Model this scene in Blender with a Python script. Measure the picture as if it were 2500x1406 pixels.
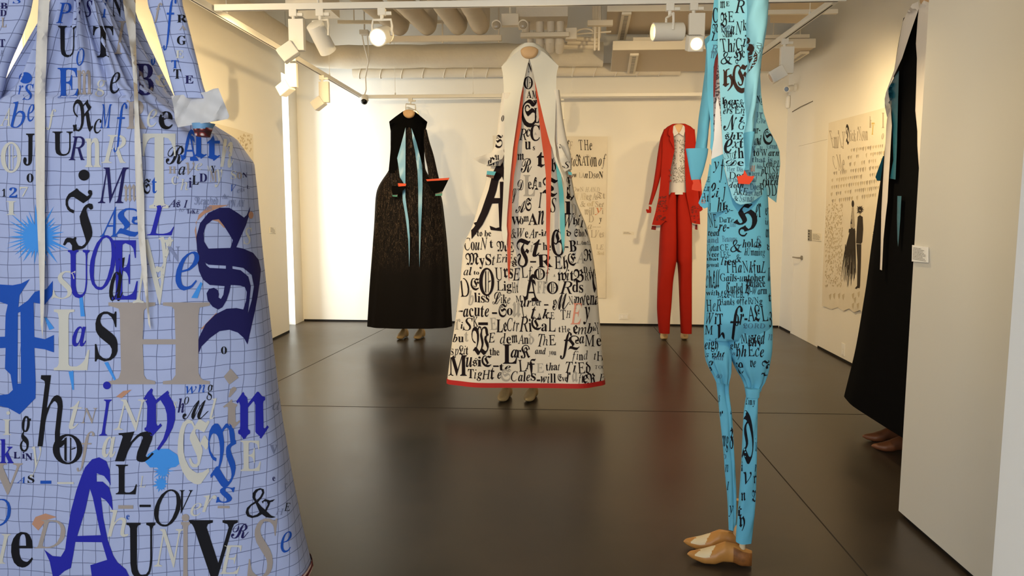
import bpy, bmesh, math, random
from math import sin, cos, pi, tan, atan, radians, sqrt
from mathutils import Vector as V, Matrix, geometry as G
from mathutils.bvhtree import BVHTree

SC = bpy.context.scene
COL = SC.collection
for o in list(bpy.data.objects):
    bpy.data.objects.remove(o)

# ------------------------------------------------------------------ camera
F_PX, CX, CY = 1800.0, 1250.0, 703.0
PITCH = atan(198 / F_PX)
YAW = atan(90 * cos(PITCH) / F_PX)
EYE = V((0, 0, 1.5))
FW = V((-sin(YAW) * cos(PITCH), cos(YAW) * cos(PITCH), -sin(PITCH)))
RT = V((cos(YAW), sin(YAW), 0))
UPV = RT.cross(FW)
cam_data = bpy.data.cameras.new('camera')
cam_data.sensor_width = 36
cam_data.lens = F_PX * 36 / 2500
cam_data.clip_start = .05
cam = bpy.data.objects.new('camera', cam_data)
COL.objects.link(cam)
cam.location = EYE
cam.rotation_euler = Matrix((RT, UPV, -FW)).transposed().to_euler()
SC.camera = cam


def ray(px, py):
    return FW + RT * ((px - CX) / F_PX) - UPV * ((py - CY) / F_PX)


def P(px, py, Y):
    d = ray(px, py)
    return EYE + d * (Y / d.y)


def PX(px, py, X):
    d = ray(px, py)
    return EYE + d * (X / d.x)


def PZ(px, py, Z=0.0):
    d = ray(px, py)
    return EYE + d * ((Z - 1.5) / d.z)


# ------------------------------------------------------------------ light
SC.view_settings.view_transform = 'Standard'
SC.view_settings.look = 'None'
SC.view_settings.gamma = 1
SC.view_settings.use_curve_mapping = False
SC.view_settings.exposure = 0.5
world = bpy.data.worlds.new('daylight')
SC.world = world
world.use_nodes = True
bg = world.node_tree.nodes['Background']
bg.inputs[0].default_value = (.86, .93, 1.0, 1)
bg.inputs[1].default_value = 1.5
SC.cycles.sample_clamp_indirect = 4
SC.cycles.max_bounces = 8
WARM = (1.0, .735, .38)


def area(name, loc, to, sx, sy, power, col):
    l = bpy.data.lights.new(name, 'AREA')
    l.shape = 'RECTANGLE'
    l.size, l.size_y, l.energy, l.color = sx, sy, power, col
    o = bpy.data.objects.new(name, l)
    COL.objects.link(o)
    o.location = loc
    o.rotation_euler = (V(to) - V(loc)).to_track_quat('-Z', 'Y').to_euler()
    return o


def spot(name, loc, to, power, ang=60, blend=.7, col=WARM, r=.04):
    l = bpy.data.lights.new(name, 'SPOT')
    l.energy, l.color, l.spot_size, l.spot_blend, l.shadow_soft_size = power * 1.15, col, radians(ang), blend, r
    o = bpy.data.objects.new(name, l)
    COL.objects.link(o)
    o.location = loc
    o.rotation_euler = (V(to) - V(loc)).to_track_quat('-Z', 'Y').to_euler()
    return o


# daylight through the tall window beside the back wall, and through the glazed entrance behind the camera
area('window_daylight', (-4.6, 8.35, 1.9), (-2.2, 9.45, 1.6), 1.3, 3.2, 190, (.86, .95, 1.0))
area('entrance_daylight', (-1.4, -1.6, 2.2), (-.9, 3, 1.2), 3.4, 2.6, 48, (.86, .93, 1.0))

# ------------------------------------------------------------------ helpers


def lin(h):
    h = h.lstrip('#')
    c = [int(h[i:i + 2], 16) / 255 for i in (0, 2, 4)]
    return tuple((x / 12.92 if x <= .04045 else ((x + .055) / 1.055) ** 2.4) for x in c) + (1,)


MATS = {}


def mat(name, col, rough=.7, metal=0, spec=.4, emit=0, noise=0, nscale=8, bump=0, bscale=60, sheen=0):
    if name in MATS:
        return MATS[name]
    m = bpy.data.materials.new(name)
    m.use_nodes = True
    nt = m.node_tree
    b = nt.nodes['Principled BSDF']
    c = lin(col)
    b.inputs['Base Color'].default_value = c
    b.inputs['Roughness'].default_value = rough
    b.inputs['Metallic'].default_value = metal
    b.inputs['Specular IOR Level'].default_value = spec
    if sheen:
        b.inputs['Sheen Weight'].default_value = sheen
    if emit:
        b.inputs['Emission Color'].default_value = c
        b.inputs['Emission Strength'].default_value = emit
    if noise or bump:
        tc = nt.nodes.new('ShaderNodeTexCoord')
    if noise:
        n = nt.nodes.new('ShaderNodeTexNoise')
        n.inputs['Scale'].default_value = nscale
        n.inputs['Detail'].default_value = 5
        nt.links.new(tc.outputs['Object'], n.inputs['Vector'])
        mx = nt.nodes.new('ShaderNodeMix')
        mx.data_type = 'RGBA'
        mx.inputs[6].default_value = tuple(x * (1 - noise) for x in c[:3]) + (1,)
        mx.inputs[7].default_value = tuple(min(1, x * (1 + noise)) for x in c[:3]) + (1,)
        nt.links.new(n.outputs['Fac'], mx.inputs[0])
        nt.links.new(mx.outputs[2], b.inputs['Base Color'])
    if bump:
        n = nt.nodes.new('ShaderNodeTexNoise')
        n.inputs['Scale'].default_value = bscale
        n.inputs['Detail'].default_value = 3
        nt.links.new(tc.outputs['Object'], n.inputs['Vector'])
        bp = nt.nodes.new('ShaderNodeBump')
        bp.inputs['Strength'].default_value = bump
        bp.inputs['Distance'].default_value = .01
        nt.links.new(n.outputs['Fac'], bp.inputs['Height'])
        nt.links.new(bp.outputs['Normal'], b.inputs['Normal'])
    MATS[name] = m
    return m


class MB:
    def __init__(s):
        s.v, s.f, s.m, s.uv = [], [], [], {}

    def add(s, vs, fs, mi=0, uvs=None):
        b = len(s.v)
        s.v += [V(x) for x in vs]
        for f in fs:
            s.f.append(tuple(b + i for i in f))
            s.m.append(mi)
        if uvs:
            for i, u in enumerate(uvs):
                s.uv[b + i] = u
        return b

    def bvh(s):
        return BVHTree.FromPolygons(s.v, s.f)

    def box(s, c, sz, mi=0, rot=None):
        c = V(c)
        h = V(sz) / 2
        vs = []
        for x in (-1, 1):
            for y in (-1, 1):
                for z in (-1, 1):
                    p = V((x * h.x, y * h.y, z * h.z))
                    if rot is not None:
                        p = rot @ p
                    vs.append(c + p)
        s.add(vs, [(0, 1, 3, 2), (4, 6, 7, 5), (0, 4, 5, 1), (2, 3, 7, 6), (0, 2, 6, 4), (1, 5, 7, 3)], mi)

    def hexa(s, q, th, mi=0):
        """a slab: quad q pushed by vector th"""
        q = [V(x) for x in q]
        th = V(th)
        s.add(q + [x + th for x in q], [(0, 1, 2, 3), (7, 6, 5, 4), (0, 4, 5, 1), (1, 5, 6, 2), (2, 6, 7, 3), (3, 7, 4, 0)], mi)

    def tube(s, path, r, n=14, mi=0, caps=True):
        path = [V(p) for p in path]
        rs = r if isinstance(r, (list, tuple)) else [r] * len(path)
        vs, fs = [], []
        prev = None
        for i, p in enumerate(path):
            d = (path[min(i + 1, len(path) - 1)] - path[max(i - 1, 0)]).normalized()
            if prev is not None and d.dot(last) < 0:
                d = -d
            last = d
            if prev is None:
                a = d.cross(V((0, 0, 1)))
                if a.length < 1e-3:
                    a = d.cross(V((1, 0, 0)))
                a.normalize()
            else:
                a = (prev - d * prev.dot(d)).normalized()
            prev = a
            b = d.cross(a)
            for k in range(n):
                t = 2 * pi * k / n
                vs.append(p + (a * cos(t) + b * sin(t)) * rs[i])
        for i in range(len(path) - 1):
            for k in range(n):
                k2 = (k + 1) % n
                fs.append((i * n + k, i * n + k2, (i + 1) * n + k2, (i + 1) * n + k))
        if caps:
            fs.append(tuple(range(n))[::-1])
            fs.append(tuple((len(path) - 1) * n + k for k in range(n)))
        s.add(vs, fs, mi)

    def ball(s, c, r, sc=(1, 1, 1), mi=0, n=18, rot=None):
        vs, fs = [], []
        for i in range(n // 2 + 1):
            t = pi * i / (n // 2)
            for k in range(n):
                a = 2 * pi * k / n
                p = V((sin(t) * cos(a) * sc[0], sin(t) * sin(a) * sc[1], cos(t) * sc[2])) * r
                if rot is not None:
                    p = rot @ p
                vs.append(V(c) + p)
        for i in range(n // 2):
            for k in range(n):
                k2 = (k + 1) % n
                fs.append((i * n + k, (i + 1) * n + k, (i + 1) * n + k2, i * n + k2))
        s.add(vs, fs, mi)

    def build(s, name, mats, parent=None, loc=None, smooth=40, bev=0):
        if not isinstance(mats, (list, tuple)):
            mats = [mats]
        me = bpy.data.meshes.new(name)
        if parent is not None:
            off = ROOTLOC[parent.name]
        else:
            off = V(loc) if loc is not None else V((0, 0, 0))
        me.from_pydata([tuple(p - off) for p in s.v], [], s.f)
        for m in mats:
            me.materials.append(m)
        for i, p in enumerate(me.polygons):
            p.material_index = s.m[i]
            p.use_smooth = bool(smooth)
        if s.uv:
            ul = me.uv_layers.new(name='uv')
            for lp in me.loops:
                ul.data[lp.index].uv = s.uv.get(lp.vertex_index, (0, 0))
        if smooth:
            me.set_sharp_from_angle(angle=radians(smooth))
        o = bpy.data.objects.new(name, me)
        COL.objects.link(o)
        if parent is not None:
            o.parent = parent
        else:
            o.location = off
        ROOTLOC[o.name] = off
        if bev:
            md = o.modifiers.new('bevel', 'BEVEL')
            md.width = bev
            md.segments = 2
            md.limit_method = 'ANGLE'
        return o


ROOTLOC = {}


def thing(name, label, cat, loc, group=None):
    o = bpy.data.objects.new(name, None)
    COL.objects.link(o)
    o.empty_display_size = .1
    o.location = loc
    ROOTLOC[o.name] = V(loc)
    return tag(o, label, cat, group)


def tag(o, label, cat, group=None):
    o['label'] = label
    o['category'] = cat
    if group:
        o['group'] = group
    return o


def structure(o):
    o['kind'] = 'structure'
    return o


def copy_tree(src, loc, label):
    r = src.copy()
    COL.objects.link(r)
    r.location = loc
    r['label'] = label
    for ch in list(src.children):
        c = ch.copy()
        COL.objects.link(c)
        c.parent = r
        for g in ch.children:
            d = g.copy()
            COL.objects.link(d)
            d.parent = c
    return r


# ------------------------------------------------------------------ lettering
# Outlines of hand-lettered characters, one per line: x0 x1 y0 y1 (hundredths of an em), then each closed loop as
# minus its number of points followed by their x y on a grid of 80.
# hands: s bold serif, i thin italic, f heavy blackletter, c chancery capitals, b bold italic
GLYPH_TEXT = """
-1 66 0 69 -20 10 13 38 80 41 80 71 12 75 5 80 3 80 0 42 0 42 3 49 4 52 8 46 23 20 23 15 8 17 4 24 3 24 0 0 0 0 3 6 5 -3 22 28 33 55 44 28
2 62 0 68 -28 0 77 0 80 41 80 56 79 67 75 73 70 76 62 74 55 70 50 63 46 54 43 65 41 73 36 78 30 80 23 79 18 75 9 65 3 52 0 0 0 0 3 6 4 9 6 12 11 12 65 11 71 9 75 6 76 -10 40 76 35 75 33 72 33 44 47 46 51 50 53 56 53 64 50 72 46 75 -12 36 41 33 41 33 8 35 6 37 5 45 5 51 7 55 11 57 23 55 31 52 36 49 38
4 67 -2 69 -40 38 80 49 80 69 75 73 76 75 80 78 80 78 54 75 54 70 63 63 70 55 75 45 76 35 74 28 67 24 56 22 40 24 25 29 14 37 8 48 6 55 7 67 11 76 20 80 17 73 9 64 4 55 1 38 0 32 1 21 5 16 8 9 15 3 24 1 29 0 46 1 51 6 61 12 69 21 75 32 79
2 70 0 68 -22 0 77 0 80 47 79 55 77 63 74 69 70 74 64 77 57 79 49 80 40 77 22 69 10 56 2 38 0 1 0 1 3 8 5 10 10 10 66 10 71 8 75 5 77 -13 37 76 31 74 30 68 30 10 31 6 37 4 47 6 54 13 58 24 59 40 58 56 54 67 47 74
2 64 0 68 -42 0 77 0 80 74 80 74 56 71 56 68 65 66 69 59 73 42 76 36 75 33 74 32 70 32 43 39 43 45 45 49 50 53 61 56 61 56 21 53 21 51 30 47 35 41 38 32 39 32 12 33 7 37 5 46 5 58 7 64 9 69 13 76 25 80 25 75 0 0 0 0 3 6 4 9 5 11 8 12 14 11 71 8 76
2 59 0 68 -36 0 77 0 80 80 80 80 56 77 56 72 68 65 73 59 75 45 76 38 75 36 73 35 43 41 44 48 46 53 50 57 61 61 61 61 21 57 21 55 30 51 35 45 38 35 39 35 12 37 7 41 4 51 3 51 0 0 0 0 3 6 4 10 6 13 12 13 66 12 71 10 74
4 75 -2 69 -48 33 80 48 79 61 75 64 76 66 80 69 80 69 53 66 53 60 65 51 73 46 76 41 76 32 74 25 67 21 56 20 32 23 18 26 13 33 6 37 4 45 4 49 5 52 8 53 11 53 28 50 31 42 32 42 35 80 35 80 32 74 31 71 28 71 7 63 4 48 0 41 0 29 1 24 3 15 8 8 15 5 19 3 24 0 34 0 46 3 56 8 65 15 72 23 77
2 76 0 68 -39 0 77 0 80 37 80 37 77 30 75 28 72 27 44 53 44 52 73 50 76 43 77 43 80 80 80 80 77 72 75 71 67 71 11 73 6 75 4 80 3 80 0 43 0 43 3 50 4 53 9 53 39 27 39 28 9 30 5 37 3 37 0 0 0 0 3 5 4 8 6 9 9 10 14 9 69 8 74
2 37 0 68 -18 0 77 0 80 80 80 80 77 63 75 59 70 58 14 61 7 66 5 80 3 80 0 0 0 0 3 14 5 19 7 21 13 21 70 17 75
-1 47 -10 68 -29 21 77 21 80 80 80 80 77 69 76 66 72 65 24 63 13 56 6 44 1 28 0 17 1 8 4 2 8 0 14 4 19 7 21 15 21 21 20 24 16 24 12 20 7 22 5 27 4 32 4 36 6 37 9 38 70 33 76
2 77 0 68 -41 0 77 0 80 36 80 36 77 29 75 27 72 26 41 52 70 53 74 52 75 44 77 44 80 75 80 75 77 69 76 58 69 40 50 72 7 76 4 80 3 80 0 42 0 42 3 49 4 50 5 50 7 29 38 26 35 27 9 30 5 36 3 36 0 0 0 0 3 5 4 7 6 9 9 9 14 9 69 7 75 5 76
2 64 0 68 -26 0 77 0 80 46 80 46 77 36 76 34 74 33 70 33 8 35 6 40 5 51 5 58 7 64 10 69 14 76 27 80 27 75 0 0 0 0 3 6 4 9 6 11 9 11 14 11 69 9 75 6 76
2 92 0 68 -32 0 77 0 80 23 80 40 25 58 80 80 80 80 77 74 74 72 66 73 11 74 5 80 3 80 0 51 0 51 3 57 6 58 11 58 70 36 0 34 0 12 68 12 11 14 5 21 3 21 0 0 0 0 3 5 5 7 7 8 14 8 71 6 75
3 71 -2 68 -27 0 77 0 80 24 80 65 31 64 72 62 75 54 77 54 80 80 80 80 77 75 76 72 75 70 69 70 0 67 0 15 62 16 10 19 6 26 5 26 2 0 2 0 5 6 6 9 8 10 15 10 68 4 76
4 74 -2 69 -32 36 80 45 80 52 78 60 75 66 71 71 66 75 60 78 52 80 44 80 36 78 28 75 21 71 14 66 9 59 5 52 2 44 0 35 0 28 2 20 5 14 9 9 14 5 21 2 28 0 36 0 44 2 52 5 59 9 66 14 71 21 75 28 78 -16 39 76 31 74 25 67 21 56 20 40 21 24 25 13 32 6 40 4 49 6 55 13 59 24 60 40 58 56 54 67 48 74
2 61 0 68 -26 0 77 0 80 55 79 68 76 74 72 78 67 80 62 79 54 78 49 71 42 61 38 54 36 34 36 34 9 38 5 46 3 46 0 0 0 0 3 6 4 10 6 11 9 12 14 12 69 9 74 6 76 -11 41 76 36 75 34 71 34 40 42 41 50 43 54 47 56 53 55 66 53 71 48 75
4 74 -17 69 -34 36 80 49 79 60 76 71 68 77 60 80 47 78 37 76 32 68 24 63 21 51 16 55 11 60 8 65 5 71 5 79 6 79 3 69 1 60 0 49 1 40 4 33 9 27 16 19 19 13 23 7 28 3 34 1 40 0 47 1 54 5 63 9 68 17 75 28 79 -16 39 77 31 75 25 69 21 60 20 47 21 34 26 25 32 19 40 18 49 19 55 25 59 34 60 47 59 60 54 69 48 75
2 72 0 68 -31 0 77 0 80 43 80 56 77 64 72 69 64 69 59 68 52 65 47 59 42 52 39 74 6 76 4 80 3 80 0 56 0 32 37 29 37 29 9 32 5 39 3 39 0 0 0 0 3 5 4 8 6 10 9 10 14 10 69 8 74 5 76 -12 36 76 31 75 29 72 29 41 37 41 43 43 45 45 49 51 50 59 49 66 46 72 42 75
6 54 -2 69 -48 31 80 44 80 65 76 68 77 70 80 75 80 75 55 71 55 66 64 58 71 45 76 34 76 27 75 21 70 19 66 20 62 26 57 62 44 72 39 76 35 79 29 79 17 75 11 69 7 55 2 33 0 11 4 7 3 5 0 0 0 0 28 5 28 13 13 17 10 27 6 39 4 48 5 54 8 59 14 59 20 52 26 17 39 9 44 3 50 2 61 6 69 11 74 18 77
2 61 0 68 -24 0 56 0 80 80 80 80 56 77 56 74 65 69 71 62 75 51 76 51 11 53 5 57 4 63 3 63 0 16 0 16 3 22 4 26 5 29 11 29 76 18 75 11 71 6 64 4 56
2 71 -2 68 -36 0 77 0 80 39 80 39 77 32 76 29 72 29 21 31 14 35 9 38 7 45 6 54 7 61 12 64 19 66 29 66 69 64 75 60 76 55 77 55 80 80 80 80 77 74 75 71 71 71 25 69 18 67 12 64 8 54 2 41 0 27 2 17 7 14 11 11 22 10 72 7 76
-2 66 -2 68 -19 0 77 0 80 39 80 39 77 31 75 29 71 48 27 65 71 63 75 55 77 55 80 80 80 80 77 74 75 71 70 43 0 40 0 8 71 5 75
-2 93 -2 68 -32 0 77 0 80 25 80 25 77 20 75 20 71 30 28 40 62 37 74 35 76 31 77 31 80 57 80 57 77 53 76 51 72 61 30 71 70 70 75 65 77 65 80 80 80 80 77 77 75 74 69 58 0 55 0 41 55 26 0 23 0 5 71 3 76
2 69 0 68 -41 0 77 0 80 41 80 41 77 33 76 32 73 33 70 45 51 58 71 57 75 56 76 50 77 50 80 79 80 79 77 71 75 65 71 48 46 72 8 76 4 80 3 80 0 40 0 40 3 47 4 49 5 49 9 35 32 22 14 20 9 20 6 25 3 29 3 29 0 0 0 0 3 4 4 11 8 32 37 9 72 5 76
-2 65 0 68 -29 0 77 0 80 39 80 39 77 32 76 30 75 30 72 46 40 64 70 63 74 59 77 54 77 54 80 80 80 80 77 76 75 71 71 50 36 50 9 53 5 60 3 60 0 20 0 20 3 27 5 30 9 31 31 9 71 5 75
3 63 0 68 -19 5 56 7 80 77 80 77 78 26 5 50 5 61 8 69 14 75 23 77 29 80 29 77 0 0 0 0 2 51 76 30 75 21 73 15 68 8 56
3 49 -2 47 -47 32 80 45 80 58 76 63 74 69 65 71 54 71 13 71 12 74 11 78 13 80 9 71 2 61 0 55 1 51 3 48 6 47 11 34 3 27 1 15 1 8 3 5 5 1 11 0 18 1 23 3 28 6 32 18 39 46 49 45 67 41 73 36 74 28 74 22 71 22 69 26 62 27 59 26 55 21 50 15 49 10 50 6 52 4 55 3 60 4 65 10 72 19 77 -11 46 44 37 41 31 36 27 30 25 23 26 18 28 14 30 11 34 11 38 12 46 18
1 51 -2 68 -22 0 77 0 80 31 80 31 50 40 55 45 56 55 56 66 53 74 47 78 41 80 34 79 22 73 12 63 4 54 1 44 0 33 2 23 7 11 0 8 0 8 71 7 75 -14 42 50 35 48 31 43 32 10 34 7 37 5 42 4 49 6 54 10 56 18 57 29 56 39 53 45 49 49
3 42 -2 48 -39 40 80 60 79 70 75 76 69 77 66 78 60 76 56 73 54 68 52 60 53 56 55 54 58 54 68 52 73 45 75 38 73 32 68 29 60 28 40 32 26 40 17 50 12 61 12 71 16 76 20 80 17 72 10 63 4 52 1 41 0 25 3 12 11 3 23 0 39 2 50 3 55 10 64 23 75 28 77
3 53 -2 68 -26 38 77 38 80 72 80 72 13 74 8 80 6 80 4 66 3 49 0 49 8 40 2 35 1 25 0 14 4 8 8 4 13 0 23 1 35 4 43 12 51 22 56 30 56 41 55 49 50 48 74 45 76 -13 37 50 31 49 27 45 24 38 24 28 24 19 26 12 30 8 36 7 44 9 49 15 49 43 45 48
3 42 -2 47 -28 36 80 50 79 57 78 64 75 69 71 77 60 79 45 79 43 29 43 31 30 36 20 44 15 54 13 60 13 71 19 76 23 80 20 72 11 63 5 52 1 41 0 24 3 11 11 3 24 0 35 1 52 8 65 20 75 -9 43 75 37 73 33 69 30 62 29 49 55 49 54 64 52 70 49 74
2 39 0 69 -35 43 80 58 80 68 78 76 75 80 69 76 63 72 62 65 61 58 63 55 66 55 70 59 74 57 76 48 76 43 71 43 53 61 53 61 48 43 48 43 9 46 4 59 3 59 0 0 0 0 3 7 3 11 5 12 13 12 48 0 48 0 53 12 53 13 65 18 72 28 77
2 47 -21 47 -45 33 80 48 79 58 78 80 78 80 71 67 71 72 66 73 60 72 55 67 49 54 44 29 42 26 41 23 38 24 35 29 33 55 33 68 31 74 28 78 25 79 21 79 14 73 7 62 3 45 0 27 0 14 2 5 5 2 7 0 11 4 16 14 20 5 24 3 27 4 34 10 39 23 44 14 47 7 51 3 56 2 61 3 67 7 71 12 75 24 79 -13 41 76 35 76 31 74 28 71 27 65 27 55 29 50 32 47 38 46 45 48 49 58 48 71 45 74 -12 50 19 22 19 17 15 16 10 21 6 28 5 51 5 59 6 64 9 66 13 65 16 60 18
3 54 0 68 -35 0 77 0 80 30 80 30 47 40 54 46 55 52 56 61 55 67 51 71 45 72 37 73 7 75 4 80 3 80 0 43 0 43 3 49 5 50 10 50 42 48 46 43 48 36 46 30 41 30 8 32 4 38 3 38 0 0 0 0 3 5 4 7 5 8 10 8 72 5 76
3 27 0 69 -9 36 80 55 79 65 73 62 66 46 63 27 64 16 69 20 76 27 79 -14 1 51 1 54 64 54 65 8 69 4 80 3 80 0 0 0 0 3 11 4 15 5 17 10 16 47 12 50
-8 24 -21 69 -8 57 80 71 79 79 75 76 70 64 67 50 68 42 72 45 77 -22 29 57 29 60 80 60 80 16 77 9 73 6 61 2 34 0 21 1 10 3 3 6 0 9 4 13 18 15 26 13 30 11 25 5 27 4 39 4 43 7 44 53 41 56
3 56 0 68 -34 1 77 1 80 29 80 29 30 47 44 50 48 50 50 49 51 42 52 42 55 73 55 73 52 61 48 46 37 73 6 76 4 80 3 80 0 43 0 43 3 48 4 49 6 32 26 29 24 29 8 31 4 36 3 36 0 0 0 0 3 6 5 8 10 8 72 6 76
3 27 0 68 -14 1 77 1 80 64 80 65 8 69 4 80 3 80 0 0 0 0 3 11 4 15 5 17 10 17 72 12 76
3 80 0 47 -54 30 79 39 79 42 76 45 72 47 66 53 76 57 79 62 80 68 78 72 73 74 65 75 53 75 10 77 5 80 4 80 0 56 0 56 4 59 7 60 14 60 61 59 66 56 68 51 66 47 60 47 12 49 6 52 4 52 0 28 0 28 4 32 7 33 14 33 60 31 66 28 68 24 66 20 59 20 12 21 6 25 4 25 0 0 0 0 4 3 5 5 8 5 14 5 66 4 72 0 74 0 78 20 78 20 66 23 72
3 54 0 47 -37 46 79 52 80 61 78 67 73 71 65 72 53 72 12 75 5 80 4 80 0 43 0 43 4 47 5 49 7 50 14 50 61 48 66 43 68 36 66 30 59 30 12 32 5 38 4 38 0 0 0 0 4 5 5 7 8 8 14 8 66 5 72 0 74 0 78 30 78 30 67 35 73 40 77
3 47 -2 47 -20 34 80 51 79 56 77 65 72 75 61 80 46 79 29 72 15 61 5 56 3 46 0 29 1 24 3 15 8 5 20 0 34 1 51 8 65 19 75 24 77 -16 40 75 34 74 29 68 27 58 26 40 27 22 29 14 34 7 40 5 47 7 52 14 53 22 54 40 53 58 51 68 46 74
3 52 -21 48 -31 45 79 55 80 63 78 69 74 74 69 78 63 80 56 79 44 76 37 72 31 66 26 55 23 45 23 40 24 31 30 32 7 36 4 43 3 43 0 0 0 0 3 4 3 8 6 8 13 8 69 7 74 0 76 0 78 30 78 30 70 39 78 -12 44 73 37 71 31 65 31 36 36 31 43 29 49 31 53 35 56 42 57 51 54 68 50 72
3 53 -21 48 -26 57 73 69 80 72 80 72 8 74 4 80 3 80 0 37 0 37 3 45 4 48 6 49 29 40 24 35 23 21 23 14 26 8 30 4 35 1 42 0 54 3 61 7 68 14 74 26 79 36 80 47 78 -14 38 76 31 74 27 70 24 62 23 51 24 42 26 35 31 31 38 29 45 31 49 36 48 70 46 73 43 75
3 43 0 47 -30 60 80 71 79 76 76 79 72 80 65 77 59 70 56 62 57 55 64 50 65 44 63 41 58 39 48 39 11 41 6 53 4 53 0 0 0 0 4 7 6 9 8 10 14 10 69 7 73 1 74 1 78 38 78 38 63 46 73 53 78
5 38 -2 48 -47 30 80 42 80 64 77 68 77 70 80 75 80 75 56 70 56 62 67 54 72 46 74 37 74 31 73 27 71 25 65 26 62 31 58 62 46 74 39 80 30 79 20 74 11 69 7 57 2 50 0 37 0 14 5 9 4 6 0 0 0 0 28 6 28 14 15 28 8 38 6 46 7 52 9 56 14 56 20 49 26 15 38 7 44 2 49 0 56 1 61 6 70 16 76
3 33 -1 63 -24 40 78 43 80 49 80 49 59 74 59 74 53 49 53 50 12 54 10 58 9 67 11 74 16 80 14 73 8 64 3 53 1 41 0 22 2 13 8 11 15 11 53 0 53 0 57 27 70
2 54 -2 46 -28 0 76 0 80 30 80 30 19 33 13 38 11 44 13 50 19 49 70 47 74 41 76 41 80 72 80 72 17 73 12 80 10 80 6 66 4 50 0 50 13 43 5 34 1 23 0 15 4 10 11 8 21 7 69 5 74
0 45 -2 46 -20 0 76 0 80 43 80 43 76 36 75 34 71 49 33 63 70 63 73 61 75 54 76 54 80 80 80 80 76 74 74 70 66 42 0 38 0 7 71 4 75
-2 66 -2 46 -31 0 76 0 80 26 80 26 76 22 74 22 70 31 34 39 61 36 74 31 76 31 80 59 80 59 76 55 75 54 71 61 38 70 70 69 74 64 76 64 80 80 80 80 76 77 75 75 69 55 0 53 0 41 52 26 0 23 0 4 70 2 74
1 48 0 46 -37 0 76 0 80 42 80 42 76 36 75 35 72 46 53 58 71 57 74 50 76 50 80 78 80 78 76 71 73 67 70 49 47 74 8 77 5 80 4 80 0 38 0 38 4 45 6 46 9 34 29 21 10 21 7 22 5 29 4 29 0 0 0 0 4 8 8 11 11 30 35 8 71 3 75
-1 45 -21 46 -31 1 77 1 80 44 80 44 77 37 76 35 73 50 46 64 73 62 76 55 77 55 80 80 80 80 77 75 76 71 70 38 10 31 4 21 0 12 0 4 3 0 8 2 14 6 17 15 17 21 14 22 8 26 8 34 14 38 24 10 72 6 76
2 41 0 46 -18 4 56 6 80 80 80 80 75 34 6 49 7 60 9 67 14 75 28 80 28 78 0 0 0 0 4 47 74 30 74 21 72 15 68 9 56
-13 61 0 71 -21 59 65 71 80 73 80 71 8 73 4 80 2 80 0 49 0 50 2 55 3 58 6 60 27 33 26 19 7 20 3 26 2 26 0 0 0 0 2 7 4 14 9 -3 37 31 62 62 60 31
-5 61 0 69 -28 21 78 21 80 52 80 64 79 73 76 78 70 80 63 79 56 75 51 68 47 60 43 66 40 70 36 73 31 74 25 71 15 67 9 60 5 52 2 42 0 0 0 1 2 6 3 10 5 13 10 29 68 30 72 29 76 -13 52 76 45 75 43 73 35 46 36 45 47 45 57 47 61 49 66 55 67 63 66 69 63 73 59 75 -13 34 40 26 12 25 6 27 4 32 4 45 5 53 10 59 17 60 26 59 33 55 37 49 40 41 41
4 70 -2 71 -41 47 80 57 80 73 76 76 77 78 79 80 79 75 57 72 57 72 64 70 70 65 74 62 75 51 76 44 74 36 71 30 66 24 59 18 48 15 35 16 20 18 15 24 9 28 6 38 5 46 6 54 8 61 13 68 19 70 17 58 6 50 2 40 0 25 1 13 6 4 15 0 27 1 39 6 51 17 65 24 71 34 76
-5 71 0 69 -20 18 78 19 80 56 79 64 76 74 68 79 56 80 47 79 38 77 29 72 21 63 11 51 4 42 1 0 0 1 2 8 4 11 10 25 66 26 75 23 77 -16 45 76 39 75 36 69 22 11 22 7 25 5 32 4 40 5 51 10 59 18 66 32 68 49 68 56 65 66 59 72 55 74
-5 66 0 69 -37 19 78 20 80 80 80 77 63 75 63 74 68 73 72 69 75 47 76 41 74 33 45 46 45 52 46 56 49 60 56 62 56 54 28 52 28 52 37 49 40 32 41 24 10 24 6 28 4 50 5 61 10 65 14 71 22 73 22 65 0 0 0 1 2 7 3 11 7 27 66 27 75 25 77
-5 63 0 69 -35 20 78 21 80 80 80 76 61 74 61 73 69 69 74 60 76 48 76 44 75 42 72 35 44 47 45 53 46 57 49 61 56 64 56 56 27 53 27 54 35 52 39 46 40 34 40 25 8 27 4 35 2 35 0 0 0 1 2 6 3 9 4 12 9 28 66 29 75 26 77
4 77 -2 71 -49 43 80 56 79 71 75 75 76 78 79 79 79 74 56 73 56 70 64 68 68 62 73 58 75 50 76 45 76 35 73 31 70 21 57 14 41 13 30 13 24 15 19 19 10 27 5 32 4 40 4 48 6 51 9 53 12 58 32 57 35 56 36 48 37 49 39 80 39 79 37 73 36 70 33 63 7 50 2 43 0 26 1 13 6 4 15 0 27 1 40 5 51 15 65 22 71 31 76
-5 83 0 69 -42 16 78 16 80 41 80 41 78 35 77 32 72 27 46 29 45 53 45 56 46 61 71 60 76 54 78 55 80 80 80 79 78 73 76 70 70 58 14 58 5 60 3 64 2 64 0 39 0 39 2 46 4 48 9 54 37 54 40 51 40 25 40 19 8 20 4 26 2 25 0 0 0 0 2 7 4 9 9 22 66 22 75 20 77
-5 41 0 69 -20 30 78 31 80 80 80 79 78 69 76 65 74 62 70 38 14 38 5 42 3 50 2 49 0 0 0 1 2 9 3 14 4 18 9 42 66 43 75 38 77
-8 44 -2 69 -24 34 78 35 80 80 80 79 78 69 76 65 71 47 24 39 9 32 3 27 1 13 0 7 2 3 4 0 8 0 11 3 15 10 16 15 13 15 4 18 3 22 4 25 8 48 72 46 76
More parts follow.
